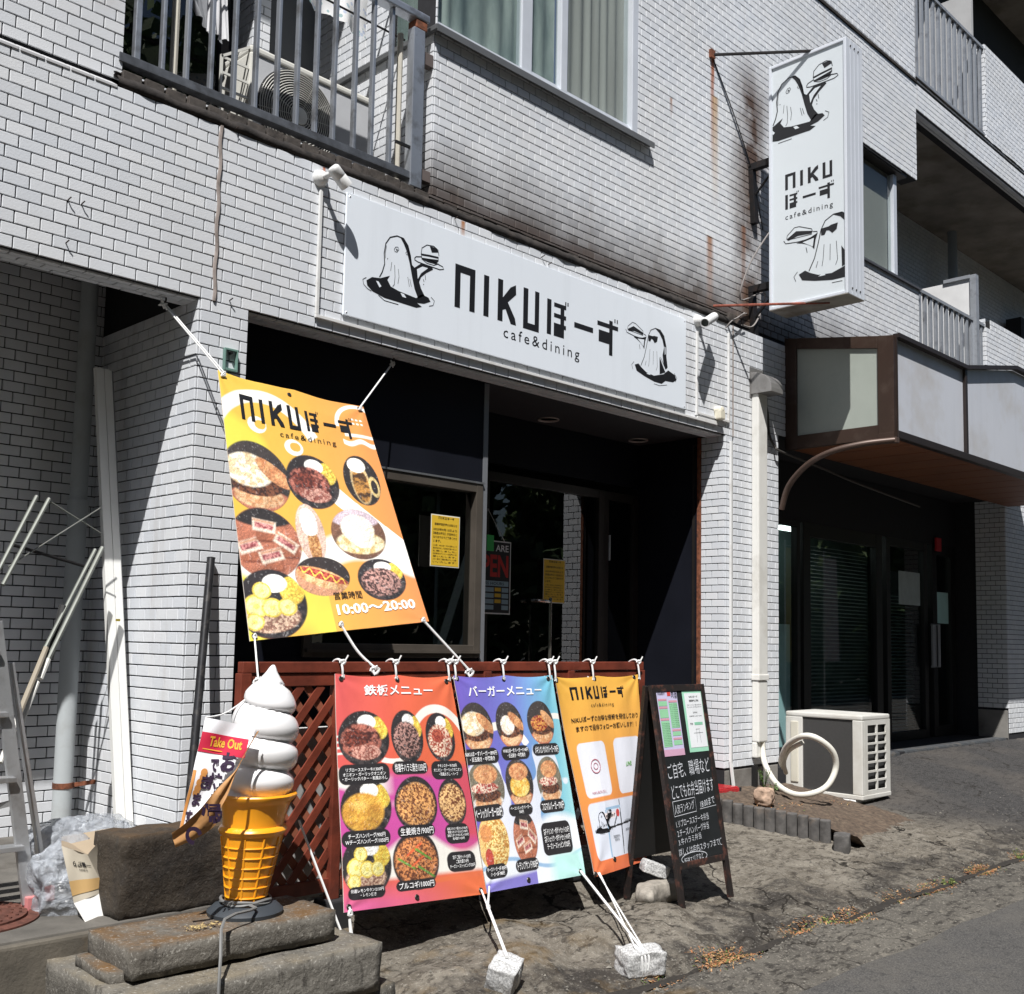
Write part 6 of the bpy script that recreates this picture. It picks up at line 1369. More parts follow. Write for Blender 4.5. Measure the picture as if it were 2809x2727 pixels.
# plastic bags and carton
PLB = NB('thin clear plastic bag'); PLB.col((.62, .66, .72)); PLB.b.inputs['Roughness'].default_value = .18; PLB.b.inputs['Specular IOR Level'].default_value = .9
t_ = PLB.new('ShaderNodeBsdfTransparent'); mx = PLB.new('ShaderNodeMixShader'); PLB.put(mx.inputs[0], PLB.ramp(PLB.noise(9, 4, .6), .35, .65, .72, .25)); PLB.t.links.new(PLB.b.outputs[0], mx.inputs[1]); PLB.t.links.new(t_.outputs[0], mx.inputs[2]); PLB.t.links.new(mx.outputs[0], PLB.n['Material Output'].inputs[0])
PLB.bump(PLB.noise(16, 5, .7, dist=2.5), 1.0, .03); PLB = PLB.m
def bag(c, d, seed, lb):
    mb = rock(c, d, None, .0, 8, seed, 16, .3); out = []
    for v in mb.v:
        p = V(v); q = p-V(c); n = mnoise.noise(p*9+V(seed, 0, 0)); n2 = abs(mnoise.noise(p*21+V(0, seed, 0))); n3 = abs(mnoise.noise(p*46)); out.append(tuple(V(c)+q*(1+.40*n-.34*n2-.03*n3)))
    mb.v = out; tag(mb.build('plastic_bag', PLB, smooth='all', loc=(c[0], c[1], c[2]-d[2]/2)), lb, 'plastic bag')
bag(V((-0.501, -0.200, 0.224)), (.34, .26, .25), 2, 'crumpled clear plastic bag piled against the drain pipe')
bag(V((-0.683, -0.520, 0.158)), (.24, .18, .30), 5, 'crumpled clear plastic bag between the ladder and the carton')
KR = mat('pale beige cardboard', (.50, .45, .36), .75, var=.06, scale=5); cn = thing('cardboard_carton', 'crushed beige beer carton with black lettering beside the stone block', 'carton', (-0.632, -0.633, 0.110))
ca, cb2, cc, cd = map(V, ((-0.749, -0.620, 0.338), (-0.677, -0.660, 0.306), (-0.607, -0.660, 0.178), (-0.715, -0.660, 0.155)))
def SC(u, v, d=0): 
    p = (ca*(1-u)+cb2*u)*(1-v)+(cd*(1-u)+cc*u)*v; return p+V(-.4, -.9, 0)*(d+.004*math.sin(u*7+v*4))
sheet(SC, KR, 'side_panel', cn, 8, 10); sheet(SC, mat('tan print band', (.50, .32, .13), .75), 'print_band', cn, 8, 3, None, .002, 0, 1, .62, .88)
ce, cf = V((-0.513, -0.500, 0.356)), V((-0.543, -0.600, 0.176))
mb = MB(); n_ = 8
for i in range(n_+1):
    t = i/n_; a_ = cb2.lerp(ce, t)+V(0, 0, .01*math.sin(t*6)); b_ = cc.lerp(cf, t); mb.v += [tuple(a_+V(0, -.012*math.sin(t*5), 0)), tuple(a_.lerp(b_, .5)+V(0, .02*math.sin(t*7), 0)), tuple(b_)]
mb.f = [(3*i+k, 3*i+3+k, 3*i+4+k, 3*i+1+k) for i in range(n_) for k in range(2)]; mb.mi = [0]*len(mb.f); mb.build('crushed_panel', KR, cn, smooth='all', fixn=False)
mb = MB(); mb.add([ca, V((-0.677, -0.450, 0.335)), V((-0.571, -0.450, 0.328)), ce, cb2], [(0, 1, 2, 3, 4)]); mb.build('open_flap', mat('brown inner board', (.33, .26, .18), .8), cn, fixn=False)
mb = MB(); mb.add([cd, cc, V((-0.609, -0.700, 0.084)), V((-0.704, -0.740, 0.098))], [(0, 1, 2, 3)]); mb.add([cc, cf, V((-0.601, -0.700, 0.085))], [(0, 1, 2)]); mb.build('white_flap', mat('white inner flap', (.68, .67, .64), .7), cn, fixn=False)
ik = Ink(SC, .003); 
vs_, fs_ = text2d('一番搾り', .03); ik.text('一番搾り', .92, .36, .28, .24, .03); ik.text('KIRIN', .72, .44, .45, .40, .01); ik.done('lettering', INK, cn)
# green broken lamp holder on left pillar
gh = thing('broken_holder', 'small broken green plastic holder fixed high on the left pillar', 'holder', (0.154, 0.000, 2.254))
GP = mat('weathered green plastic', (.16, .28, .24), .6, var=.2); gx0, gx1 = (0.116, -0.012, 2.244)[0], (0.183, -0.012, 2.258)[0]; gz1, gz0 = (0.139, -0.012, 2.301)[2], (0.154, -0.012, 2.200)[2]
for b_ in ((gx0, gx0+.007, gz0, gz1), (gx1-.007, gx1, gz0, gz1), (gx0+.007, gx1-.007, gz1-.010, gz1), (gx0+.007, gx1-.007, gz0, gz0+.012)): MB().bx(b_[0], b_[1], -.03, -.010, b_[2], b_[3]).build('frame_bar', GP, gh, bevel=.002)
MB().tube([((gx0+gx1)/2, -.01, gz1-.018), ((gx0+gx1)/2, -.032, gz1-.018)], .007, 8).build('bolt', BLACK, gh)
# ================================================================ wall fittings
def spot(base, head_a, head_b, r, lb):
    t = thing('spotlight', lb, 'lamp', base); W_ = mat('chalky white paint', (.68, .68, .67), .5, var=.05, dirt=(.40, .40, .39), dirtscale=14)
    bx, bz = base[0], base[2]
    MB().lathe((bx, 0, bz), [(.001, .050), (.020, .048), (.033, .036), (.040, .018), (.042, .0)], 24, axis='y').build('mount', W_, t, smooth=True)
    a, b = V(head_a), V(head_b); d = (b-a).normalized(); t_ = d.orthogonal().normalized(); Rm_ = Matrix((t_, d.cross(t_), d)).transposed(); L = (b-a).length
    MB().lathe(a, [(.001, 0), (r*.72, .001), (r*.95, .008), (r, .018), (r, L*.52), (r*.985, L*.525), (r*.985, L*.54), (r, L*.545), (r, L), (r*.86, L), (r*.84, L-.02), (r*.2, L-.03), (.001, L-.03)], 28, axis=Rm_).build('lamp_head', W_, t, smooth=True)
    MB().lathe(a, [(.001, L-.016), (r*.83, L-.016)], 20, axis=Rm_).build('lens', mat('dark lamp glass', (.10, .12, .11), .1), t, fixn=False)
    MB().tube([(bx, -.045, bz), a.lerp(b, .25)], .013, 10).build('arm', W_, t, smooth=True)
spot((0.594, 0.000, 3.228), (0.585, -0.120, 3.252), (0.673, -0.120, 3.183), .031, 'white cylindrical spotlight above the left end of the fascia sign')
spot((3.703, 0.000, 3.234), (3.778, -0.100, 3.264), (3.532, -0.190, 3.145), .030, 'white cylindrical spotlight above the right end of the fascia sign')
CD = mat('white trunking', (.70, .70, .69), .5, var=.03, dirt=(.5, .48, .45), dirtscale=6)
ct = thing('cable_trunking', 'thin white cable trunking framing the fascia sign below and at both ends', 'trunking', (.64, -.02, 2.58))
def ch(p, q, w_=.016, d=.014, parent=ct, name='trunk', m=CD):
    x0, x1 = sorted((p[0], q[0])); z0, z1 = sorted((p[1], q[1]))
    if x1-x0 < z1-z0: MB().bx(x0-w_/2, x0+w_/2, -.011-d, -.010, z0, z1).build(name, m, parent, bevel=.002)
    else: MB().bx(x0, x1, -.011-d, -.010, z0-w_/2, z0+w_/2).build(name, m, parent, bevel=.002)
xl = (0.598, 0.000, 3.143)[0]; zb = 2.562
ch((xl, 3.17), (xl, zb)); ch((xl-.008, zb-.008), (3.94, zb-.008))
xr = (3.692, 0.000, 3.056)[0]; ch((xr, (3.691, 0.000, 3.157)[2]), (xr, (3.695, 0.000, 2.579)[2])); ch((xr, (3.695, 0.000, 2.566)[2]), (xr+.25, (3.695, 0.000, 2.566)[2]))
xq = (4.075, 0.000, 3.005)[0]; ch((xq, (4.074, 0.000, 3.228)[2]), (xq, (4.076, 0.000, 2.602)[2])); ch((xr, (4.076, 0.000, 2.594)[2]), (xq+.006, (4.076, 0.000, 2.594)[2]))
c2 = thing('cable_trunking', 'thin white vertical cable trunking running down the right pillar to the planter', 'trunking', (4.12, -.02, .0))
x2 = (4.104, 0.000, 2.231)[0]
ch((x2, 2.46), (x2, .24), .020, .016, c2); q = MB(); q.bar((x2, -.02, .24), (x2+.004, -.045, HG(x2, -.1)+.02), .020, .014, (0, 1, 0)); q.build('trunk', CD, c2)
# vent cap
vc = thing('vent_cap', 'small cream plastic vent cap right of the fascia sign', 'vent', (3.936, 0.000, 2.669)); p = (3.936, 0.000, 2.669)
MB().lathe((p[0], -.01, p[2]-.02), [(.032, 0), (.031, .03), (.024, .05), (.001, .058)], 20, axis='y', fn=lambda r, h, a: r*(1.0 if math.sin(a) < 0 else 1.0)).build('hood', mat('cream plastic', (.66, .62, .50), .5), vc, smooth=True)
MB().bx(p[0]-.030, p[0]+.030, -.065, -.012, p[2]-.085, p[2]-.02).build('spout', mat('cream plastic', (.66, .62, .50)), vc, bevel=.008)
# galvanised hood and white duct with hoses
hd = thing('exhaust_hood', 'grey galvanised exhaust hood at the top of the white duct', 'hood', (4.389, 0.000, 2.932))
ha, hb_ = (4.365, 0.000, 3.030), (4.365, 0.000, 2.842); hx0 = ha[0]; hx1 = hx0+.16; zt, zb_ = ha[2], hb_[2]
prof = [(0, zt)]+[(-.17*math.sin(t*math.pi/2/6)-.012, zt-.03-(zt-zb_-.06)*(1-math.cos(t*math.pi/2/6))) for t in range(7)]+[(-.182, zb_), (0, zb_-.0)]
MB().poly([(hx0, y, z) for y, z in prof], (hx1-hx0, 0, 0)).build('cowl', mat('galvanised steel', (.32, .31, .30), .45, .6, var=.15, scale=8, dirt=(.20, .19, .18), dirtscale=10), hd, bevel=.003)
MB().bx(hx0-.012, hx1+.012, -.014, -.010, zb_-.02, zt+.012).build('flange', mat('galvanised steel', (.32, .31, .30)), hd)
dc = thing('duct_cover', 'tall white plastic duct cover with hose on the right pillar', 'duct', (4.4, -.03, .1))
dx0, dx1 = (4.378, -0.030, 1.738)[0], (4.498, -0.030, 1.747)[0]
DW = mat('cream white duct', (.70, .69, .65), .45, var=.03, dirt=(.52, .50, .45), dirtscale=4)
MB().bx(dx0, dx1, -.070, -.010, (4.433, -0.030, 0.810)[2], zb_+.01).build('cover', DW, dc, bevel=.010)
MB().bx(dx0-.006, dx1+.006, -.076, -.0105, (4.433, -0.030, 0.794)[2], (4.433, -0.030, 0.835)[2]).build('joint', DW, dc, bevel=.005)
MB().bx(dx0+.001, dx1-.001, -.068, -.0105, (4.432, -0.030, 0.364)[2], (4.433, -0.030, 0.794)[2]-.001).build('cover', DW, dc, bevel=.010)
MB().bx(dx0, dx0+.055, -.050, -.0107, (4.408, -0.030, 0.256)[2], (4.432, -0.030, 0.364)[2]-.001).build('cover', DW, dc, bevel=.008)
MB().bx(dx0+.01, dx0+.05, -.03, .0, .02, .2).build('dark_chase', BLACK, dc)
hs = MB(); hs.tube(smoothpath([(dx1-.035, -.045, (4.432, -0.030, 0.351)[2]+.05), (4.457, -0.050, 0.301), (4.413, -0.100, 0.207), (4.307, -0.250, 0.106), (4.229, -0.420, 0.063), (4.235, -0.550, 0.077), (4.305, -0.630, 0.134), (4.362, -0.660, 0.250), (4.315, -0.660, 0.360), (4.221, -0.600, 0.442), (4.210, -0.500, 0.447), (4.281, -0.350, 0.372), (4.369, -0.250, 0.261), (4.570, -0.150, 0.188)], 6), .020, 10)
tag(hs.build('insulated_hose', mat('cream insulation wrap', (.66, .64, .57), .6, var=.06, scale=20, bump=.3), smooth=True, loc=(4.7, -.3, .0)), 'thick cream insulated hose looping in front of the outdoor unit', 'hose')
hs = MB(); hs.tube(smoothpath([(4.245, -0.480, 0.401), (4.338, -0.330, 0.336), (4.452, -0.220, 0.240), (4.650, -0.120, 0.142)], 6), .016, 10)
tag(hs.build('insulated_hose', mat('cream insulation wrap', (.66, .64, .57)), smooth=True, loc=(4.7, -.3, .0)), 'short inner loop of cream hose against the outdoor unit side', 'hose')
cbl = MB(); cbl.tube(smoothpath([(hx1-.02, -.03, zb_), (4.577, -0.020, 2.746), (4.601, -0.020, 2.587), (4.660, -0.030, 2.500), (4.728, -0.050, 2.466), (5.291, -0.050, 2.421), (5.901, -0.040, 2.371), (7.200, 0.020, 2.314)], 6), .009, 8)
tag(cbl.build('black_cable', mat('dusty black cable', (.06, .055, .05), .6), smooth=True, loc=(4.6, 0, 2.3)), 'black cable looping from the exhaust hood and along under the awning', 'cable')
wl = MB(); wl.tube(smoothpath([(4.045, -0.010, 3.259), (4.067, -0.050, 3.309), (4.168, -0.050, 3.363), (4.240, -0.040, 3.408)], 5), .005, 6); wl.tube(smoothpath([(4.106, -0.030, 3.321), (4.181, -0.060, 3.380), (4.237, -0.060, 3.398)], 4), .004, 5)
tag(wl.build('loose_cable', mat('grey cable', (.25, .23, .22)), smooth=True, loc=(4.1, 0, 3.3)), 'two loose frayed cable ends above the right pillar', 'cable')
# ---- awning sign box of neighbouring shop
aw = thing('lightbox_awning', 'brown framed awning of blank frosted light panels over the neighbouring shop', 'awning', (4.87, 0, 2.5))
BRN = mat('brown anodised aluminium', (.060, .036, .026), .4, .45, var=.12, scale=4, dirt=(.10, .07, .055), dirtscale=6)
FROST = mat('frosted white acrylic', (.55, .57, .62), .35, var=.03, scale=1.5, streak=.25, dirt=(.44, .42, .40), dirtscale=1.6)
GREY = mat('grimy side acrylic', (.34, .37, .33), .4, var=.08, scale=3, dirt=(.28, .31, .28), dirtscale=3)
AX, AY, AZ = 4.85, -.86, 2.50; zt_f, zt_b = 3.225, 3.36
# end frame (parallelogram profile)
def yz(y, z, x=AX): return (x, y, z)
def ebar(y0, z0, y1, z1, w_): 
    MB().bar((AX+.02, y0, z0), (AX+.02, y1, z1), w_, .04, (1, 0, 0)).build('frame_bar', BRN, aw, bevel=.003)
def quadbar(pts, name='frame_bar'): MB().poly([(AX, y, z) for y, z in pts], (.045, 0, 0)).build(name, BRN, aw, bevel=.003)
quadbar([(-.002, AZ), (-.10, AZ), (-.10, zt_b-.02), (-.002, zt_b)]); quadbar([(AY+.12, AZ), (AY, AZ), (AY, zt_f), (AY+.12, zt_f+.015)])
quadbar([(-.1005, AZ), (AY+.1205, AZ), (AY+.1205, AZ+.10), (-.1005, AZ+.10)]); quadbar([(-.1005, zt_b-.10), (AY+.1205, zt_f-.075), (AY+.1205, zt_f+.015), (-.1005, zt_b-.018)])
MB().poly([(AX+.018, -.09, AZ+.09), (AX+.018, AY+.11, AZ+.09), (AX+.018, AY+.11, zt_f-.06), (AX+.018, -.09, zt_b-.09)], (.006, 0, 0)).build('side_panel', GREY, aw)
MB().box((AX-.004, AY+.06, AZ+.01), (.006, .12, .05)).build('corner_plate', BRN, aw, bevel=.002)
# front: two panels with raised gable beyond
mx_ = 6.10; px_ = 7.12; zp = 3.43
MB().poly([(AX+.05, AY+.02, AZ+.06), (mx_-.02, AY+.02, AZ+.06), (mx_-.02, AY+.02, zt_f-.01), (AX+.05, AY+.02, zt_f-.01)], (0, .006, 0)).build('front_panel', FROST, aw)
MB().poly([(mx_+.02, AY+.02, AZ+.06), (9.2, AY+.02, AZ+.06), (9.2, AY+.02, zt_f-.01), (8.2, AY+.02, zp-.02), (px_, AY+.02, zp-.02), (mx_+.02, AY+.02, zt_f)], (0, .006, 0)).build('front_panel', FROST, aw)
DKB = mat('dark brown trim', (.03, .022, .02), .45, .3)
MB().bx(AX+.0455, AX+.055, AY-.006, AY+.03, AZ+.05, zt_f).build('trim', DKB, aw)
MB().bx(mx_-.02, mx_+.02, AY-.004, AY+.03, AZ+.055, zt_f).build('mullion', DKB, aw, bevel=.003)
MB().bx(AX+.046, 9.2, AY-.01, AY+.04, AZ, AZ+.054).build('bottom_rail', DKB, aw, bevel=.004)
MB().bar((AX+.046, AY, zt_f+.006), (mx_, AY, zt_f+.006), .05, .03).build('top_rail', DKB, aw)
MB().bar((mx_, AY, zt_f+.01), (px_, AY, zp), .05, .03).build('top_rail', DKB, aw)
MB().bar((px_, AY, zp), (8.2, AY, zp), .05, .03).build('top_rail', DKB, aw); MB().bar((8.2, AY, zp), (9.2, AY, zt_f), .05, .03).build('top_rail', DKB, aw)
MB().poly([(AX+.05, -.001, zt_b-.002), (9.2, -.001, zt_b-.002), (9.2, AY+.03, zt_f-.012), (AX+.05, AY+.03, zt_f-.012)], (0, 0, -.006)).build('roof_sheet', DKB, aw)
OW = mat('orange brown soffit board', (.20, .07, .025), .6, var=.2, scale=3, dirt=(.12, .045, .02), dirtscale=3)
x = AX+.05
while x < 9.1:
    MB().bx(x+.006, min(x+.352, 9.2), AY+.045, -.02, AZ+.012, AZ+.022).build('soffit_board', OW, aw); x += .36
MB().bx(AX+.05, 9.2, AY+.045, -.02, AZ+.0225, AZ+.026).build('soffit_back', BLACK, aw)
am = MB(); am.tube(smoothpath([(4.770, -0.020, 2.046), (4.739, -0.100, 2.211), (4.685, -0.280, 2.341), (4.658, -0.480, 2.410), (4.730, -0.680, 2.454), (AX+.0, AY+.0, AZ-.022)], 6), .022, 10)
am.build('support_arm', mat('brown arm', (.09, .058, .045), .45, .3), aw, smooth=True)
MB().box((AX+.01, AY-.0, AZ-.022), (.05, .04, .04)).build('arm_bracket', mat('brown arm', (.09, .058, .045)), aw, bevel=.004)
# ---- outdoor unit by the right pillar
ACW = mat('off white enamel', (.62, .61, .57), .45, var=.03, scale=3, dirt=(.50, .48, .43), dirtscale=4)
ou = thing('outdoor_unit', 'off-white air conditioner outdoor unit standing by the right pillar', 'air conditioner', (5.08, -.3, -.1))
ax0, ax1, ay0, ay1, az0, az1 = 4.85, 5.27, -.60, .0, -.015, .565
MB().bx(ax0, ax1, ay0, ay1, az1-.035, az1).build('top_cover', ACW, ou, bevel=.010); MB().bx(ax0-.004, ax1+.004, ay0-.004, ay1, az0, az0+.03).build('bottom_pan', ACW, ou, bevel=.005)
MB().bx(ax0+.04, ax1-.02, ay0+.03, ay1-.01, az0+.031, az1-.036).build('dark_inside', mat('unit inside', (.035, .035, .036), .7), ou)
MB().bx(ax0, ax0+.03, -.135, ay1, az0+.0305, az1-.0355).build('service_panel', ACW, ou, bevel=.006); MB().bx(ax0-.008, ax0+.002, -.105, -.045, .06, az1-.07).build('handle_recess', mat('cream enamel', (.60, .57, .48), .5), ou, bevel=.006)
MB().bx(ax0, ax0+.03, ay0, ay0+.075, az0+.0305, az1-.0355).build('corner_post', ACW, ou, bevel=.006)
MB().bx(ax0+.012, ax0+.016, ay0+.075, -.135, az0+.0305, az1-.0355).build('coil', mat('grey fin coil', (.045, .044, .043), .6, var=.1, scale=60), ou)
gz0, gz1 = az0+.06, az1-.07; gx0_, gx1_ = ax0+.08, ax1-.06
MB().bx(ax0+.03, gx0_, ay0, ay0+.012, az0+.0305, az1-.0355).build('front_frame', ACW, ou); MB().bx(gx1_, ax1, ay0, ay0+.012, az0+.0305, az1-.0355).build('front_frame', ACW, ou); MB().bx(gx0_, gx1_, ay0, ay0+.012, gz1, az1-.0355).build('front_frame', ACW, ou); MB().bx(gx0_, gx1_, ay0, ay0+.012, az0+.0305, gz0).build('front_frame', ACW, ou)
for i in range(1, 7): z = gz0+(gz1-gz0)*i/7; MB().bx(gx0_, gx1_, ay0-.001, ay0+.010, z-.007, z+.007).build('grille_bar', ACW, ou)
MB().bx((gx0_+gx1_)/2-.008, (gx0_+gx1_)/2+.008, ay0-.002, ay0+.011, gz0, gz1).build('grille_bar', ACW, ou)
MB().bx(ax1-.02, ax1, ay0+.012, ay1, az0+.0305, az1-.0355).build('side_panel', ACW, ou)
for y in (-.50, -.10):
    MB().poly([(ax0-.03, y-.06, -.10), (ax1+.03, y-.06, -.10), (ax1, y-.045, -.016), (ax0, y-.045, -.016)], (0, .11, 0)).build('plastic_foot', mat('white plastic foot', (.74, .74, .73), .5), ou, bevel=.004)
zf = HG(5.05, -.5)
tag(rough(MB().bx(4.78, 5.35, -.64, -.40, -.24, -.101), .006, 9, 3).build('foot_slab', CONC, loc=(5.0, -.5, -.2), bevel=.012), 'stained concrete slab under the front foot of the outdoor unit', 'slab')
# ---- outdoor unit on balcony
bu = thing('outdoor_unit', 'white air conditioner outdoor unit with round fan grille behind the balcony railing', 'air conditioner', (.78, .5, 3.4))
BW = mat('clean white enamel', (.68, .67, .62), .4, var=.02); BW_SHADE = mat('white unit front in shade', (.50, .51, .53), .5)  # body is white, its shade is put into this bluish grey colour
bx0, bx1, by0, by1, bz0, bz1 = .408, 1.163, .35, .63, 3.42, 3.965
MB().bx(bx0, bx1, by0+.002, by1, bz1-.03, bz1+.005).build('top_cover', BW, bu, bevel=.010); MB().bx(bx0, bx0+.03, by0, by1, bz0, bz1-.031).build('corner_post', BW, bu, bevel=.01)
MB().bx(bx0+.031, bx1, by0+.012, by1-.01, bz0, bz1-.031).build('body', BW_SHADE, bu, bevel=.006)
fc_ = (.70, by0+.012, 3.70)
MB().lathe(fc_, [(.001, .0015), (.232, .0015), (.24, .0)], 48, axis='y').build('fan_opening', mat('fan shadow', (.02, .02, .022), .7), bu)
for i in range(15):
    r = .055+i*.0125; q = MB(); q.tube([(fc_[0]+r*math.cos(a*math.pi/28), fc_[1]-.010-.010*(1-i/15), fc_[2]+r*math.sin(a*math.pi/28)) for a in range(56)], .0026, 5, closed=True); q.build('grille_ring', mat('pale grille wire', (.55, .54, .50), .5), bu, smooth=True)
for k in range(12): a = k*math.pi/6+.1; q = MB(); q.tube([(fc_[0]+.05*math.cos(a), fc_[1]-.018, fc_[2]+.05*math.sin(a)), (fc_[0]+.235*math.cos(a), fc_[1]-.004, fc_[2]+.235*math.sin(a))], .0022, 5); q.build('grille_spoke', mat('pale grille wire', (.55, .54, .50)), bu)
MB().lathe(fc_, [(.001, .028), (.045, .024), (.05, .014)], 28, axis='y').build('hub', BW, bu, smooth=True)
for i in range(3):
    a = i*2.094; q = MB(); pts = []
    for t in range(7): rr_ = .05+.17*t/6; pts.append(((fc_[0]+rr_*math.cos(a+.25*t/6)), fc_[1]-.004, fc_[2]+rr_*math.sin(a+.25*t/6)))
for k in range(6): z = bz0+.03+.078*k; MB().bx(bx0-.155, bx0-.002, by0+.01, by0+.018, z, z+.012).build('side_guard_bar', BW, bu)
MB().bx(bx0-.158, bx0-.146, by0+.008, by0+.02, bz0, bz1-.11).build('side_guard_bar', BW, bu); MB().bar((bx0-.155, by0+.014, bz1-.12), (bx0, by0+.014, bz1-.01), .012, .012).build('side_guard_bar', BW, bu)
# ---- laundry
def cloth(pts, m, lb, seed, name='laundry'):
    a, b, c, d = map(V, pts)
    def sf_(u, v, dd=0): p = (a*(1-u)+b*u)*(1-v)+(d*(1-u)+c*u)*v; return p+V(0, -1, 0)*(.02*math.sin(u*9+v*2+seed)*v+.012*math.sin(u*21+seed)*v+dd)
    o = sheet(sf_, m, name, None, 20, 14); tag(o, lb, 'laundry'); return sf_, o
DOT = NB('polka dot cloth'); vd = DOT.voro(30); hue = DOT.voro(30, out='Color'); cc_ = DOT.mix(DOT.ramp(hue, .3, .7), (.32, .45, .46), (.50, .55, .68)); DOT.col(DOT.mix(DOT.ramp(vd, .32, .36, 1, 0), (.74, .74, .74), cc_)); DOT.b.inputs['Roughness'].default_value = .8; DOT = DOT.m
cloth(((0.714, 0.420, 4.480), (1.167, 0.420, 4.630), (1.168, 0.420, 4.341), (0.778, 0.420, 4.379)), DOT, 'white towel with blue polka dots hanging in the balcony', 1)
cloth(((0.182, 0.400, 4.277), (0.288, 0.400, 4.327), (0.306, 0.400, 3.955), (0.196, 0.400, 3.976)), mat('white towel', (.62, .62, .64), .9), 'plain white towel hanging left in the balcony', 3)
cloth(((0.100, 0.550, 4.304), (0.268, 0.550, 4.384), (0.359, 0.550, 4.022), (0.209, 0.550, 4.109)), mat('grey shirt', (.30, .31, .33), .9), 'grey garment hanging behind the white towel in the balcony', 5)
# ---- paper notices
YEL = mat('yellow notice paper', (.72, .46, .03), .6, var=.02)
def notice(x0, x1, z0, z1, y, lb):
    t = thing('paper_notice', lb, 'notice', (x0, y, z0)); MB().bx(x0, x1, y-.001, y, z0, z1).build('paper', mat('white paper edge', (.7, .68, .6), .7), t)
    MB().bx(x0+.005, x1-.005, y-.002, y-.0012, z0+.006, z1-.006).build('yellow_sheet', YEL, t)
    ik = Ink(flatsurf((x0, y-.0022, z1), (x1-x0, 0, 0), (0, 0, z0-z1), NY), .0004); logo_word(ik, .25, .035, .80, .085); ik.text('営業時間変更のお知らせ', .12, .16, .90, .21, .01)
    for i, s_ in enumerate(('2025年9月15日より', '【毎週水曜日】が店休日と', 'なりますのでご了承くださ', 'います。')): ik.text(s_, .08, .26+.075*i, .90 if i != 3 else .35, .31+.075*i, .01)
    for i, s_ in enumerate(('この度、NIKUぼーずは1周年という', '節目を迎えまして定休日を設けること', 'と致しました。', '出前専用のデリバリーは変更なく営', '業いたします。', 'より一層のご愛顧の程よろしくお願', 'いいたします！')): ik.text(s_, .08, .575+.053*i, .90, .61+.053*i, .005)
    ik.done('lettering', INK, t)
notice(1.508, 1.718, 1.430, 1.712, .168, 'yellow notice taped to the shop window left of the entrance')
notice(2.988, 3.205, 1.296, 1.592, .718, 'yellow notice taped on the glass door above the pull handle')
# open sign
os_ = thing('open_sign', 'hanging WE ARE OPEN business hours sign half hidden by the window corner', 'sign', (2.4, .70, 1.20)); ox0, ox1, oz0, oz1, oy = 2.26, 2.655, 1.205, 1.672, .695
MB().bx(ox0, ox1, oy, oy+.004, oz0, oz1).build('board', mat('white sign board', (.8, .8, .78), .5), os_, bevel=.001); MB().bx(ox0+.008, ox1-.008, oy-.001, oy-.0002, oz0+.008, oz1-.008).build('black_field', BLACK, os_)
sf_ = flatsurf((ox0, oy-.0012, oz1), (ox1-ox0, 0, 0), (0, 0, oz0-oz1), NY)
ik = Ink(sf_, .0004); ik.text('WE ARE', .35, .055, .94, .145, .01); ik.done('white_lettering', WINK, os_)
ik = Ink(sf_, .0004); ik.text('OPEN', .06, .19, .94, .50, .03); ik.done('red_lettering', mat('red print', (.55, .02, .015), .5), os_)
ik = Ink(sf_, .0004); ik.rect(.05, .55, .95, .62)
for i in range(4): ik.rect(.05, .64+.08*i, .62, .70+.08*i); ik.rect(.80, .64+.08*i, .95, .70+.08*i)
ik.done('blue_cells', mat('pale blue print', (.28, .40, .45), .6), os_)
ik = Ink(sf_, .0008); ik.text('BUSINESS HOURS', .12, .565, .85, .605, .01); ik.done('black_lettering', INK, os_)
ik = Ink(sf_, .0006)
for i in range(3): ik.rect(.64, .64+.08*i, .78, .69+.08*i)
ik.done('yellow_stickers', YEL, os_)
q = MB(); q.tube([(ox0+.08, oy, oz1), (2.455, .71, oz1+.20), (ox1-.06, oy, oz1)], .0025, 5); q.build('hanging_cord', ROPE, os_)
MB().bx(2.405, 2.465, .66, .67, 1.60, 1.70).build('green_tag', mat('green tag', (.06, .55, .12), .5), os_)
# ---- sandwich board
sbd = thing('sandwich_board', 'black A-frame chalkboard with white handwriting and two pinned menus', 'chalkboard', (2.060, -1.222, -0.100))
BT = -1.20; BB = -1.36
tl, tr, bl_, br = V((1.649, -1.200, 0.850)), V((2.061, -1.200, 0.843)), V((1.674, -1.360, -0.088)), V((2.077, -1.360, -0.079))
tr = V(tr.x, tl.y, tl.z)*1.0; wB = (br.x-bl_.x)
BLK = mat('worn black board frame', (.018, .014, .013), .5, var=.3, dirt=(.16, .06, .04), dirtscale=22); CHB = mat('chalkboard', (.013, .015, .016), .55, var=.3, scale=6)
zfoot = min(bl_.z, br.z); bl_.z = HG(bl_.x, -1.36)-.0; br.z = HG(br.x, -1.36)-.0
def SB_(u, v, d=0):
    p = (tl*(1-u)+tr*u)*(1-v)+(bl_*(1-u)+br*u)*v; return p+V(0, -1, .15).normalized()*d
def board_part(u0, v0, u1, v1, d0, d1, m, name):
    a = [SB_(u0, v0, d0), SB_(u1, v0, d0), SB_(u1, v1, d0), SB_(u0, v1, d0)]; b = [SB_(u0, v0, d1), SB_(u1, v0, d1), SB_(u1, v1, d1), SB_(u0, v1, d1)]
    MB().add(a+b, [(0, 1, 2, 3), (7, 6, 5, 4), (0, 4, 5, 1), (1, 5, 6, 2), (2, 6, 7, 3), (3, 7, 4, 0)]).build(name, m, sbd, bevel=.0015)
board_part(0, 0, .07, 1, -.010, .010, BLK, 'leg'); board_part(.93, 0, 1, 1, -.010, .010, BLK, 'leg')
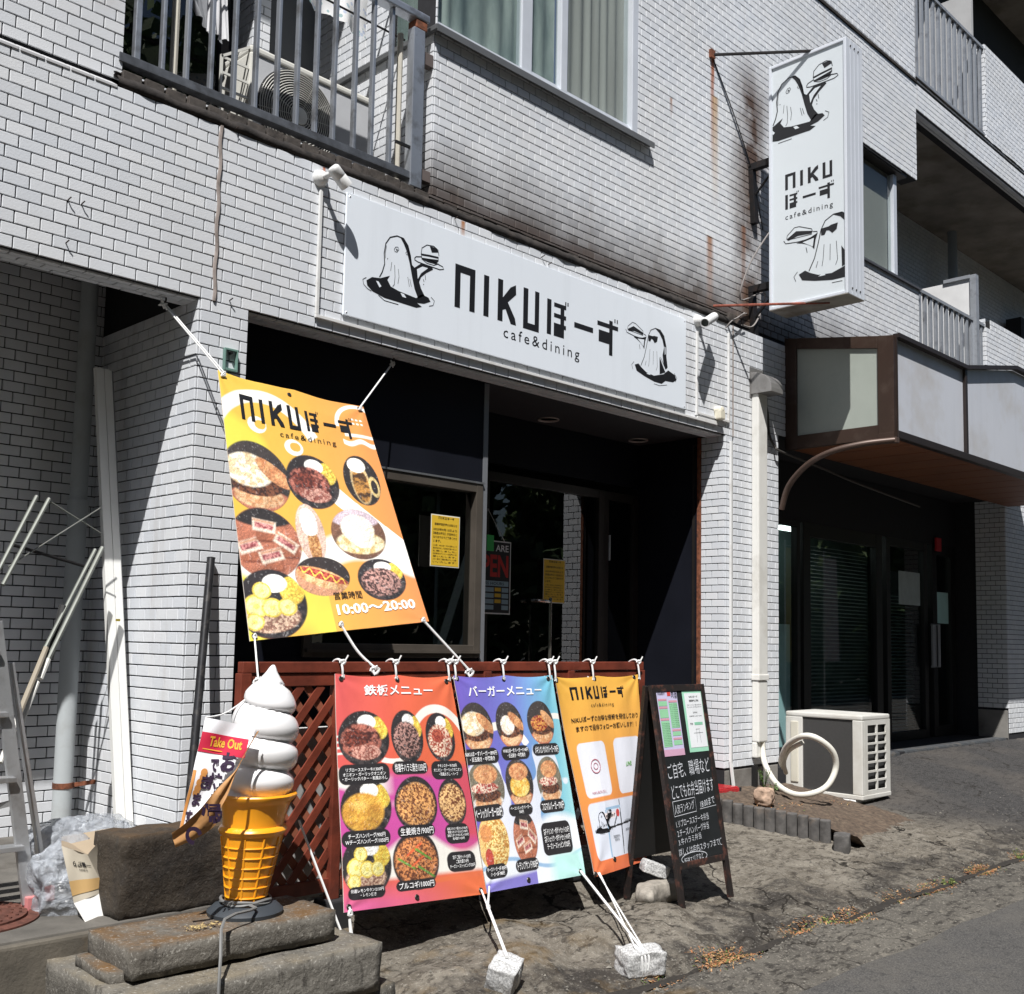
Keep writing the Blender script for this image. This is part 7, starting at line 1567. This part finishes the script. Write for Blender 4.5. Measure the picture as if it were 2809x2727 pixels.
board_part(.0701, 0, .9299, .03, -.009, .009, BLK, 'top_bar'); board_part(.0701, .80, .9299, .83, -.009, .009, BLK, 'bottom_bar'); board_part(.0701, .0301, .9299, .7999, -.002, .003, CHB, 'writing_panel')
for u in (.03, .97):
    a = SB_(u, 0, -.03); b = V(a.x+.025, a.y+.12, 0); b.z = HG(b.x, b.y); MB().bar(a, b, .022, .022).build('back_leg', BLK, sbd)
a = SB_(.03, .45, -.03)
MB().poly([SB_(.06, .03, -.03)+V(0, .01, 0), SB_(.94, .03, -.03)+V(0, .01, 0), SB_(.94, .03, -.03)+V(.03, .10, -.76), SB_(.06, .03, -.03)+V(.03, .10, -.76)], (0, .006, 0)).build('back_panel', BLACK, sbd)
# pinned menus
def SBp(u, v, d=0): return SB_(u, v*.83, d)
def pinned(u0, v0, u1, v1, cols, name, lb):
    t = thing('pinned_menu', lb, 'menu', SB_(u0, v1)); 
    def pt(a, b, d): return SBp(u0+(u1-u0)*a, v0+(v1-v0)*b, d)
    def sh(a0, b0, a1, b1, d, m, nm): q = [pt(a0, b0, d), pt(a1, b0, d), pt(a1, b1, d), pt(a0, b1, d)]; MB().add(q+[x-V(0, -.0004, 0) for x in q], [(0, 1, 2, 3), (7, 6, 5, 4), (0, 4, 5, 1), (1, 5, 6, 2), (2, 6, 7, 3), (3, 7, 4, 0)]).build(nm, m, t)
    return t, pt, sh
t, pt, sh = pinned(.08, .03, .46, .395, None, 'a', 'lilac paper menu with pink and green rows pinned left on the chalkboard')
sh(0, 0, 1, 1, .0045, mat('lilac paper', (.55, .52, .72), .5), 'paper'); sh(0, .90, 1, 1, .0055, mat('pink strip', (.60, .35, .48), .6), 'footer')
GRN = mat('green menu field', (.28, .58, .34), .6); PNK = mat('pink menu head', (.60, .30, .36), .6)
for (a0, b0, a1, b1, m) in ((.05, .13, .46, .16, PNK), (.05, .17, .46, .24, GRN), (.05, .25, .46, .28, PNK), (.05, .29, .46, .42, GRN), (.05, .43, .46, .46, PNK), (.05, .47, .46, .86, GRN), (.54, .16, .95, .19, PNK), (.54, .20, .95, .58, GRN), (.54, .60, .95, .63, PNK), (.54, .64, .95, .70, GRN), (.54, .73, .95, .76, PNK), (.54, .77, .95, .84, GRN), (.52, .02, .68, .09, mat('red square', (.6, .06, .05), .5))): sh(a0, b0, a1, b1, .0055, m, 'menu_field')
ik = Ink(pt, .0062); ik.text('お品書き', .06, .03, .40, .07, .01)
for i in range(14): ik.text('カラアゲ弁当 500', .07, .50+.025*i, .44, .515+.025*i)
for i in range(13): ik.text('ハンバーグ弁当 800', .56, .21+.028*i, .93, .226+.028*i)
ik.text('肉', .70, .02, .82, .12); ik.text('酒', .84, .02, .97, .13); ik.done('lettering', INK, t)
t, pt, sh = pinned(.56, .03, .955, .385, None, 'b', 'white paper notice with mint green border pinned right on the chalkboard')
sh(0, 0, 1, 1, .0045, mat('mint paper', (.34, .66, .48), .5), 'paper'); sh(.09, .06, .91, .93, .0055, mat('bright white paper', (.76, .78, .80), .6), 'sheet'); sh(.40, .53, .80, .575, .0062, mat('mint strip', (.25, .55, .38), .5), 'strip')
ik = Ink(pt, .0066); ik.text('NIKUぼーず', .3, .10, .72, .135); ik.text('営業車種のご案内', .28, .165, .74, .20, .02); ik.text('お弁当・オードブル・各種ご注文承ります', .16, .24, .86, .26); ik.text('詳しくはスタッフまでお問い合わせ下さい', .16, .275, .86, .295); ik.text('【お申込】', .4, .36, .6, .385, .01); ik.text('営業時間 10:00〜20:00', .2, .42, .8, .44); ik.text('TEL 055-000', .2, .46, .8, .48) if 0 else None; ik.text('予約', .18, .535, .32, .57, .01)
for (a, b) in (((.3, .70), (.75, .70)), ((.45, .64), (.42, .86)), ((.58, .66), (.60, .86)), ((.42, .64), (.62, .64))): ik.stroke([a, b], .004, 1.4)
ik.done('lettering', INK, t)
CHK = mat('chalk marker', (.62, .64, .68), .8)
ik = Ink(SBp, .004); ik.nrm = V(0, -1, .15).normalized(); SL = -.012
for (s_, a, b, c_, d_) in (('ご自宅、職場など', .10, .43, .90, .515), ('どこでもお弁当届けます', .12, .545, .92, .625), ('人気ランキング', .13, .655, .50, .705), ('18:00まで', .62, .65, .90, .69), ('1.リブロースステーキ弁当', .12, .735, .74, .775), ('2.チーズハンバーグ弁当', .12, .785, .72, .825), ('3.牛ハラミ弁当', .12, .835, .55, .87), ('詳しくは店内スタッフまで', .10, .885, .88, .925), ('配送エリアなど', .18, .94, .55, .975)):
    ik.text(s_, a, b+.006, c_, d_+.006, -.006, 1, 0, -.018)
ik.stroke_m([(.11, .64), (.53, .632), (.53, .708), (.11, .720), (.11, .64)], .0025, False); ik.stroke_m(ellipse(.37, .95, .24, .030, 24), .003, True); ik.stroke_m([(.60, .70), (.92, .692)], .002, False); ik.stroke_m(ellipse(.92, .895, .035, .018, 12), .002, True)
ik.done('chalk_writing', CHK, sbd)
# ---- planter edging
eg = mat('dark scalloped edging', (.085, .080, .076), .9, var=.4, scale=18, bump=.6, bscale=60, dirt=(.16, .12, .09), dirtscale=9)
ea, eb = V(3.27, -.13, .135), V(3.645, -1.01, .022); ed = thing('planter_edging', 'row of dark scalloped concrete edging blocks in front of the right pillar', 'edging', (ea+eb)/2)
N_ = 15
for i in range(N_):
    a, b = ea.lerp(eb, i/N_), ea.lerp(eb, (i+1)/N_); a.z = b.z = 0; d = (b-a).normalized(); L = (b-a).length; n = V(d.y, -d.x, 0); pts = []
    for t in range(9): s_ = t/8; pts.append(a+d*(L*(.03+.94*s_))+n*(.014*math.sin(math.pi*s_)+.020))
    pts += [b-d*L*.03-n*.03, a+d*L*.03-n*.03]; zt_ = ea.z+(eb.z-ea.z)*(i+.5)/N_+random.uniform(-.005, .005)
    pts = [V(p.x, p.y, -.24) for p in pts]; mb = MB().poly(pts, (0, 0, zt_+.24)); rough(mb, .003, 20, i); mb.build('edging_block', eg, ed, bevel=.006)
c_ = V((3.555, -1.127, -0.120)); mb = rock((c_.x, c_.y, c_.z+.04), (.13, .09, .11), rotz(25), .006, 16, 21, 6, .8); tag(mb.build('loose_edging_block', eg, smooth='all', loc=c_), 'single loose dark edging block lying off the end of the planter row', 'block')
# soil
so_ = MB(); nu_, nv_ = 90, 60; vs = []
for j in range(nv_+1):
    y = -1.17*j/nv_; te = min(1, max(0, (y-ea.y)/(eb.y-ea.y))); xe = ea.x+(eb.x-ea.x)*te+.012; ze = ea.z+(eb.z-ea.z)*te-.016
    for i in range(nu_+1):
        u = i/nu_; x = xe+(4.86-xe)*u; gr = HG(x, y); z = ze*(1-u)**1.2+(gr+.012)*(1-(1-u)**1.2)
        q = min(1, max(0, (-y-.72)/.42)); q = q*q*(3-2*q)*min(1, u*6+.35); nn = .012*mnoise.noise(V(x*14, y*14, 0))+.008*mnoise.noise(V(x*40, y*40, 0))
        z = (z+nn)*(1-q)+(gr-.014)*q; vs.append((x, y, z if i < nu_ else min(z, gr-.01)))
so_.v = vs; W2_ = nu_+1; so_.f = [(j*W2_+i, (j+1)*W2_+i, (j+1)*W2_+i+1, j*W2_+i+1) for j in range(nv_) for i in range(nu_)]; so_.mi = [0]*len(so_.f)
so_.build('soil_bed', mat('dry brown soil', (.085, .06, .042), .95, var=.5, scale=40, bump=.8, bscale=70, dirt=(.17, .13, .09), dirtscale=14), smooth='all', kind='structure', fixn=False)
fs_ = V((3.695, -0.529, 0.100)); tag(rock(fs_, (.15, .11, .11), rotz(20), .012, 22, 31, 7, .3).build('field_stone', mat('tan stone', (.36, .25, .18), .9, var=.4, scale=30, bump=.7), smooth='all', loc=fs_-V(0, 0, .05)), 'tan knobbly stone beside the drain gap in the planter', 'stone')
# plants
def sprig(c, n, h, sp, m, lb, seed, name='weed', cat='plant'):
    r = random.Random(seed); t = thing(name, lb, cat, c); st_, lv = MB(), MB()
    for k in range(n):
        a = r.uniform(0, 6.28); tip = V(c)+V(math.cos(a)*sp*r.uniform(.2, 1), math.sin(a)*sp*r.uniform(.2, 1), h*r.uniform(.5, 1)); st_.tube([V(c), (V(c)+tip)/2+V(0, 0, h*.1), tip], .0015, 4)
        for q in range(9):
            p = V(c).lerp(tip, r.uniform(.3, 1.05)); d = V(r.gauss(0, 1), r.gauss(0, 1), r.gauss(0, .5)).normalized()*r.uniform(.008, .018); s_ = d.cross(V(0, 0, 1)).normalized()*d.length*.4; lv.add([p, p+d*.5+s_, p+d, p+d*.5-s_], [(0, 1, 2, 3)])
    st_.build('stem', mat('green stem', (.08, .13, .03), .7), t, fixn=False); lv.build('foliage', m, t, fixn=False)
LEAF = mat('weed leaf', (.07, .15, .03), .6, var=.3, scale=60)
sprig((4.066, -0.304, 0.090), 12, .14, .06, LEAF, 'small green weed growing at the foot of the right pillar', 3)
sprig((4.001, -0.410, 0.080), 6, .08, .05, LEAF, 'low green weed beside the tan stone in the planter', 6)
# litter in the gutter: dry grass and leaves
def litter(x0, x1, n, seed, lb, cols, yc=-1.735, sp=.03):
    r = random.Random(seed); mb = MB()
    for k in range(n):
        x = r.uniform(x0, x1); dens = mnoise.noise(V(x*3.1, seed, 0))
        if r.random() > .16+dens*1.5: continue
        y = yc+.03*mnoise.noise(V(x*2.2, 0, 4))+r.gauss(0, sp); p = V(x, y, (HGN(x, y) if y < -1.3 else .06-.09*(x-3.4)/1.4)+r.uniform(.001, .012)); a = r.uniform(0, 6.28); l = r.uniform(.006, .020); w_ = l*r.uniform(.12, .5); d = V(math.cos(a), math.sin(a), r.uniform(-.1, .6))*l; s_ = V(-math.sin(a), math.cos(a), r.uniform(-.3, .3))*w_
        mb.add([p-d/2, p+s_/2, p+d/2, p-s_/2], [(0, 1, 2, 3)])
    tag(mb.build('leaf_litter', cols, kind='stuff', fixn=False), lb, 'leaf litter')
LIT = NB('dry leaf litter'); g_ = LIT.new('ShaderNodeNewGeometry'); rmp = LIT.mix(g_.outputs['Random Per Island'], (.30, .10, .035), (.50, .33, .16)); LIT.col(LIT.mix(LIT.ramp(g_.outputs['Random Per Island'], .8, .85), rmp, (.10, .15, .03))); LIT.b.inputs['Roughness'].default_value = .9; LIT = LIT.m
litter(.55, 6.5, 42000, 2, 'reddish dry leaves and grass collected in the gutter crack', LIT)
litter(3.5, 4.7, 2500, 8, 'dry leaves scattered over the planter soil', LIT, -.35, .16)
for (x, y, n, h, lb, sd_) in ((3.55, -1.74, 8, .06, 'tuft of weeds in the gutter crack right of centre', 11), (4.6, -1.74, 10, .09, 'taller tuft of green weeds at the far end of the gutter', 12), (2.3, -1.74, 6, .05, 'small dry tuft in the gutter crack nearest the camera', 13)):
    sprig((x, y, HGN(x, y)), n, h, .06, mat('yellow green grass', (.17, .20, .05), .8, var=.4, scale=50), lb, sd_, 'grass_tuft', 'grass')
# ---- gravel
gv = MB(); r = random.Random(9)
for k in range(2600):
    if k % 3: x = r.uniform(.1, 7); y = -1.735+r.gauss(0, .09)
    else: x = r.uniform(.0, 7); y = r.uniform(-2.1, -.9)
    s_ = r.uniform(.0025, .0075)*(1.8 if r.random() > .97 else 1); p = V(x, y, HGN(x, y)+s_*.3); a = [V(1, 0, 0), V(-.6, .8, 0), V(-.5, -.9, 0), V(0, 0, .8)]; R3 = rotz(r.uniform(0, 360))
    gv.add([p+(R3 @ q)*s_*r.uniform(.7, 1.2) for q in a], [(0, 1, 3), (1, 2, 3), (2, 0, 3)])
tag(gv.build('gravel', mat('pale gravel', (.15, .14, .12), .9, var=.6, scale=60), kind='stuff', fixn=False), 'loose pale gravel scattered over the apron and gutter', 'gravel')
# ---- trees across the street (they show in the shop glass and shade the sky on that side)
def crown(x, y, h, r, seed, n):
    rr_ = random.Random(seed); lv = MB()
    for k in range(n):
        d = V(rr_.gauss(0, 1), rr_.gauss(0, 1), rr_.gauss(0, 1)).normalized(); q = rr_.random()**.4; cl = .75+.35*mnoise.noise(d*2.4+V(seed, 0, 0)); p = V(x, y, h*.52)+V(d.x*r*q*cl, d.y*r*q*cl, d.z*h*.5*q*cl); n_ = V(rr_.gauss(0, 1), rr_.gauss(0, 1), rr_.gauss(0, 1)).normalized(); s_ = n_.orthogonal().normalized()*rr_.uniform(.14, .34); b = n_.cross(s_)*.6; lv.add([p-s_, p+b, p+s_, p-b], [(0, 1, 2, 3)])
    return lv
TL_ = mat('tree leaf', (.085, .13, .040), .7, var=.5, scale=1.5)
LOCS = ((-16, 1.1), (-10, 1.0), (-4, 1.15), (1.5, 1.0), (7, 1.1), (12.5, .8), (18, .72), (24, .8), (30, .78), (37, .85), (45, .95), (54, 1.1))
NM = ('farthest left, beyond the ladder', 'left of the ladder', 'opposite the left bay', 'opposite the ice cream statue', 'opposite the menu banners', 'opposite the chalkboard', 'opposite the projecting sign', 'opposite the outdoor unit', 'opposite the awning', 'opposite the far column', 'second from the far right end', 'tallest, at the far right end')
protos = []
for i, (x, sc_) in enumerate(LOCS):
    y = -11.5-1.0*(i % 2)
    if i < 2:
        t = thing('tree', '', 'tree', (x, y, -.35), 'trees across the street'); h, r = 11.5, 4.0
        MB().tube(smoothpath([(x, y, -.4), (x+.15, y, h*.3), (x-.1, y+.1, h*.7)], 4), [.26-.02*k for k in range(9)], 8).build('trunk', mat('bark', (.10, .075, .05), .9), t)
        crown(x, y, h, r, 5+i, 15000).build('crown', TL_, t, fixn=False); protos.append(t)
    else:
        p_ = protos[i % 2]; t = p_.copy(); C.objects.link(t); t.location = (x, y, -.35); t.rotation_euler = (0, 0, i*1.3); t.scale = (sc_, sc_, sc_)
        for c_ in p_.children: q = c_.copy(); C.objects.link(q); q.parent = t
    t['label'] = 'dense broadleaved tree across the street, '+NM[i]
hg = MB(); rr_ = random.Random(4)
for k in range(26000):
    x = rr_.uniform(-18, 60); y = -8.6+rr_.gauss(0, .35)-.05*max(0, x-10); z = rr_.uniform(-.35, 2.8+.8*mnoise.noise(V(x*.7, 0, 0))); p = V(x, y, z); n = V(rr_.gauss(0, 1), rr_.gauss(0, 1), rr_.gauss(0, 1)).normalized(); s_ = n.orthogonal().normalized()*rr_.uniform(.12, .26); b = n.cross(s_)*.6; hg.add([p-s_, p+b, p+s_, p-b], [(0, 1, 2, 3)])
tag(hg.build('hedge', mat('dark hedge leaf', (.05, .085, .028), .8, var=.5, scale=2), kind='stuff', fixn=False), 'long dark overgrown hedge along the far side of the street', 'hedge')
# ---- roadside banner flags on the far right (they show in the shop glass)
for (x, y, c1, lb) in ((15.1, -5.0, (.70, .48, .03), 'yellow roadside banner flag reflected in the neighbouring shop glass'), (15.9, -5.3, (.72, .50, .04), 'second yellow roadside banner flag a little farther from the camera'), (17.6, -5.6, (.70, .55, .55), 'pale pink roadside banner flag beyond the yellow ones')):
    t = thing('roadside_flag', lb, 'flag', (x, y, -.33), 'roadside banner flags')
    MB().tube([(x, y, -.33), (x, y, 2.95)], .014, 8).build('pole', STEEL, t); MB().tube([(x, y, 2.86), (x+.55, y, 2.86)], .008, 6).build('cross_bar', STEEL, t)
    a = [(x+.02, y, .75), (x+.52, y+.05, .75), (x+.52, y, 2.82), (x+.02, y, 2.82)]
    MB().poly(a, (0, .004, 0)).build('cloth', mat('flag cloth %.2f' % c1[1], c1, .8), t); MB().poly([(x+.12, y-.006, 1.9), (x+.42, y-.006, 1.9), (x+.42, y-.006, 2.4), (x+.12, y-.006, 2.4)], (0, .003, 0)).build('print_panel', mat('flag print', (.65, .10, .12), .8), t)
bpy.data.objects.remove(_fo)
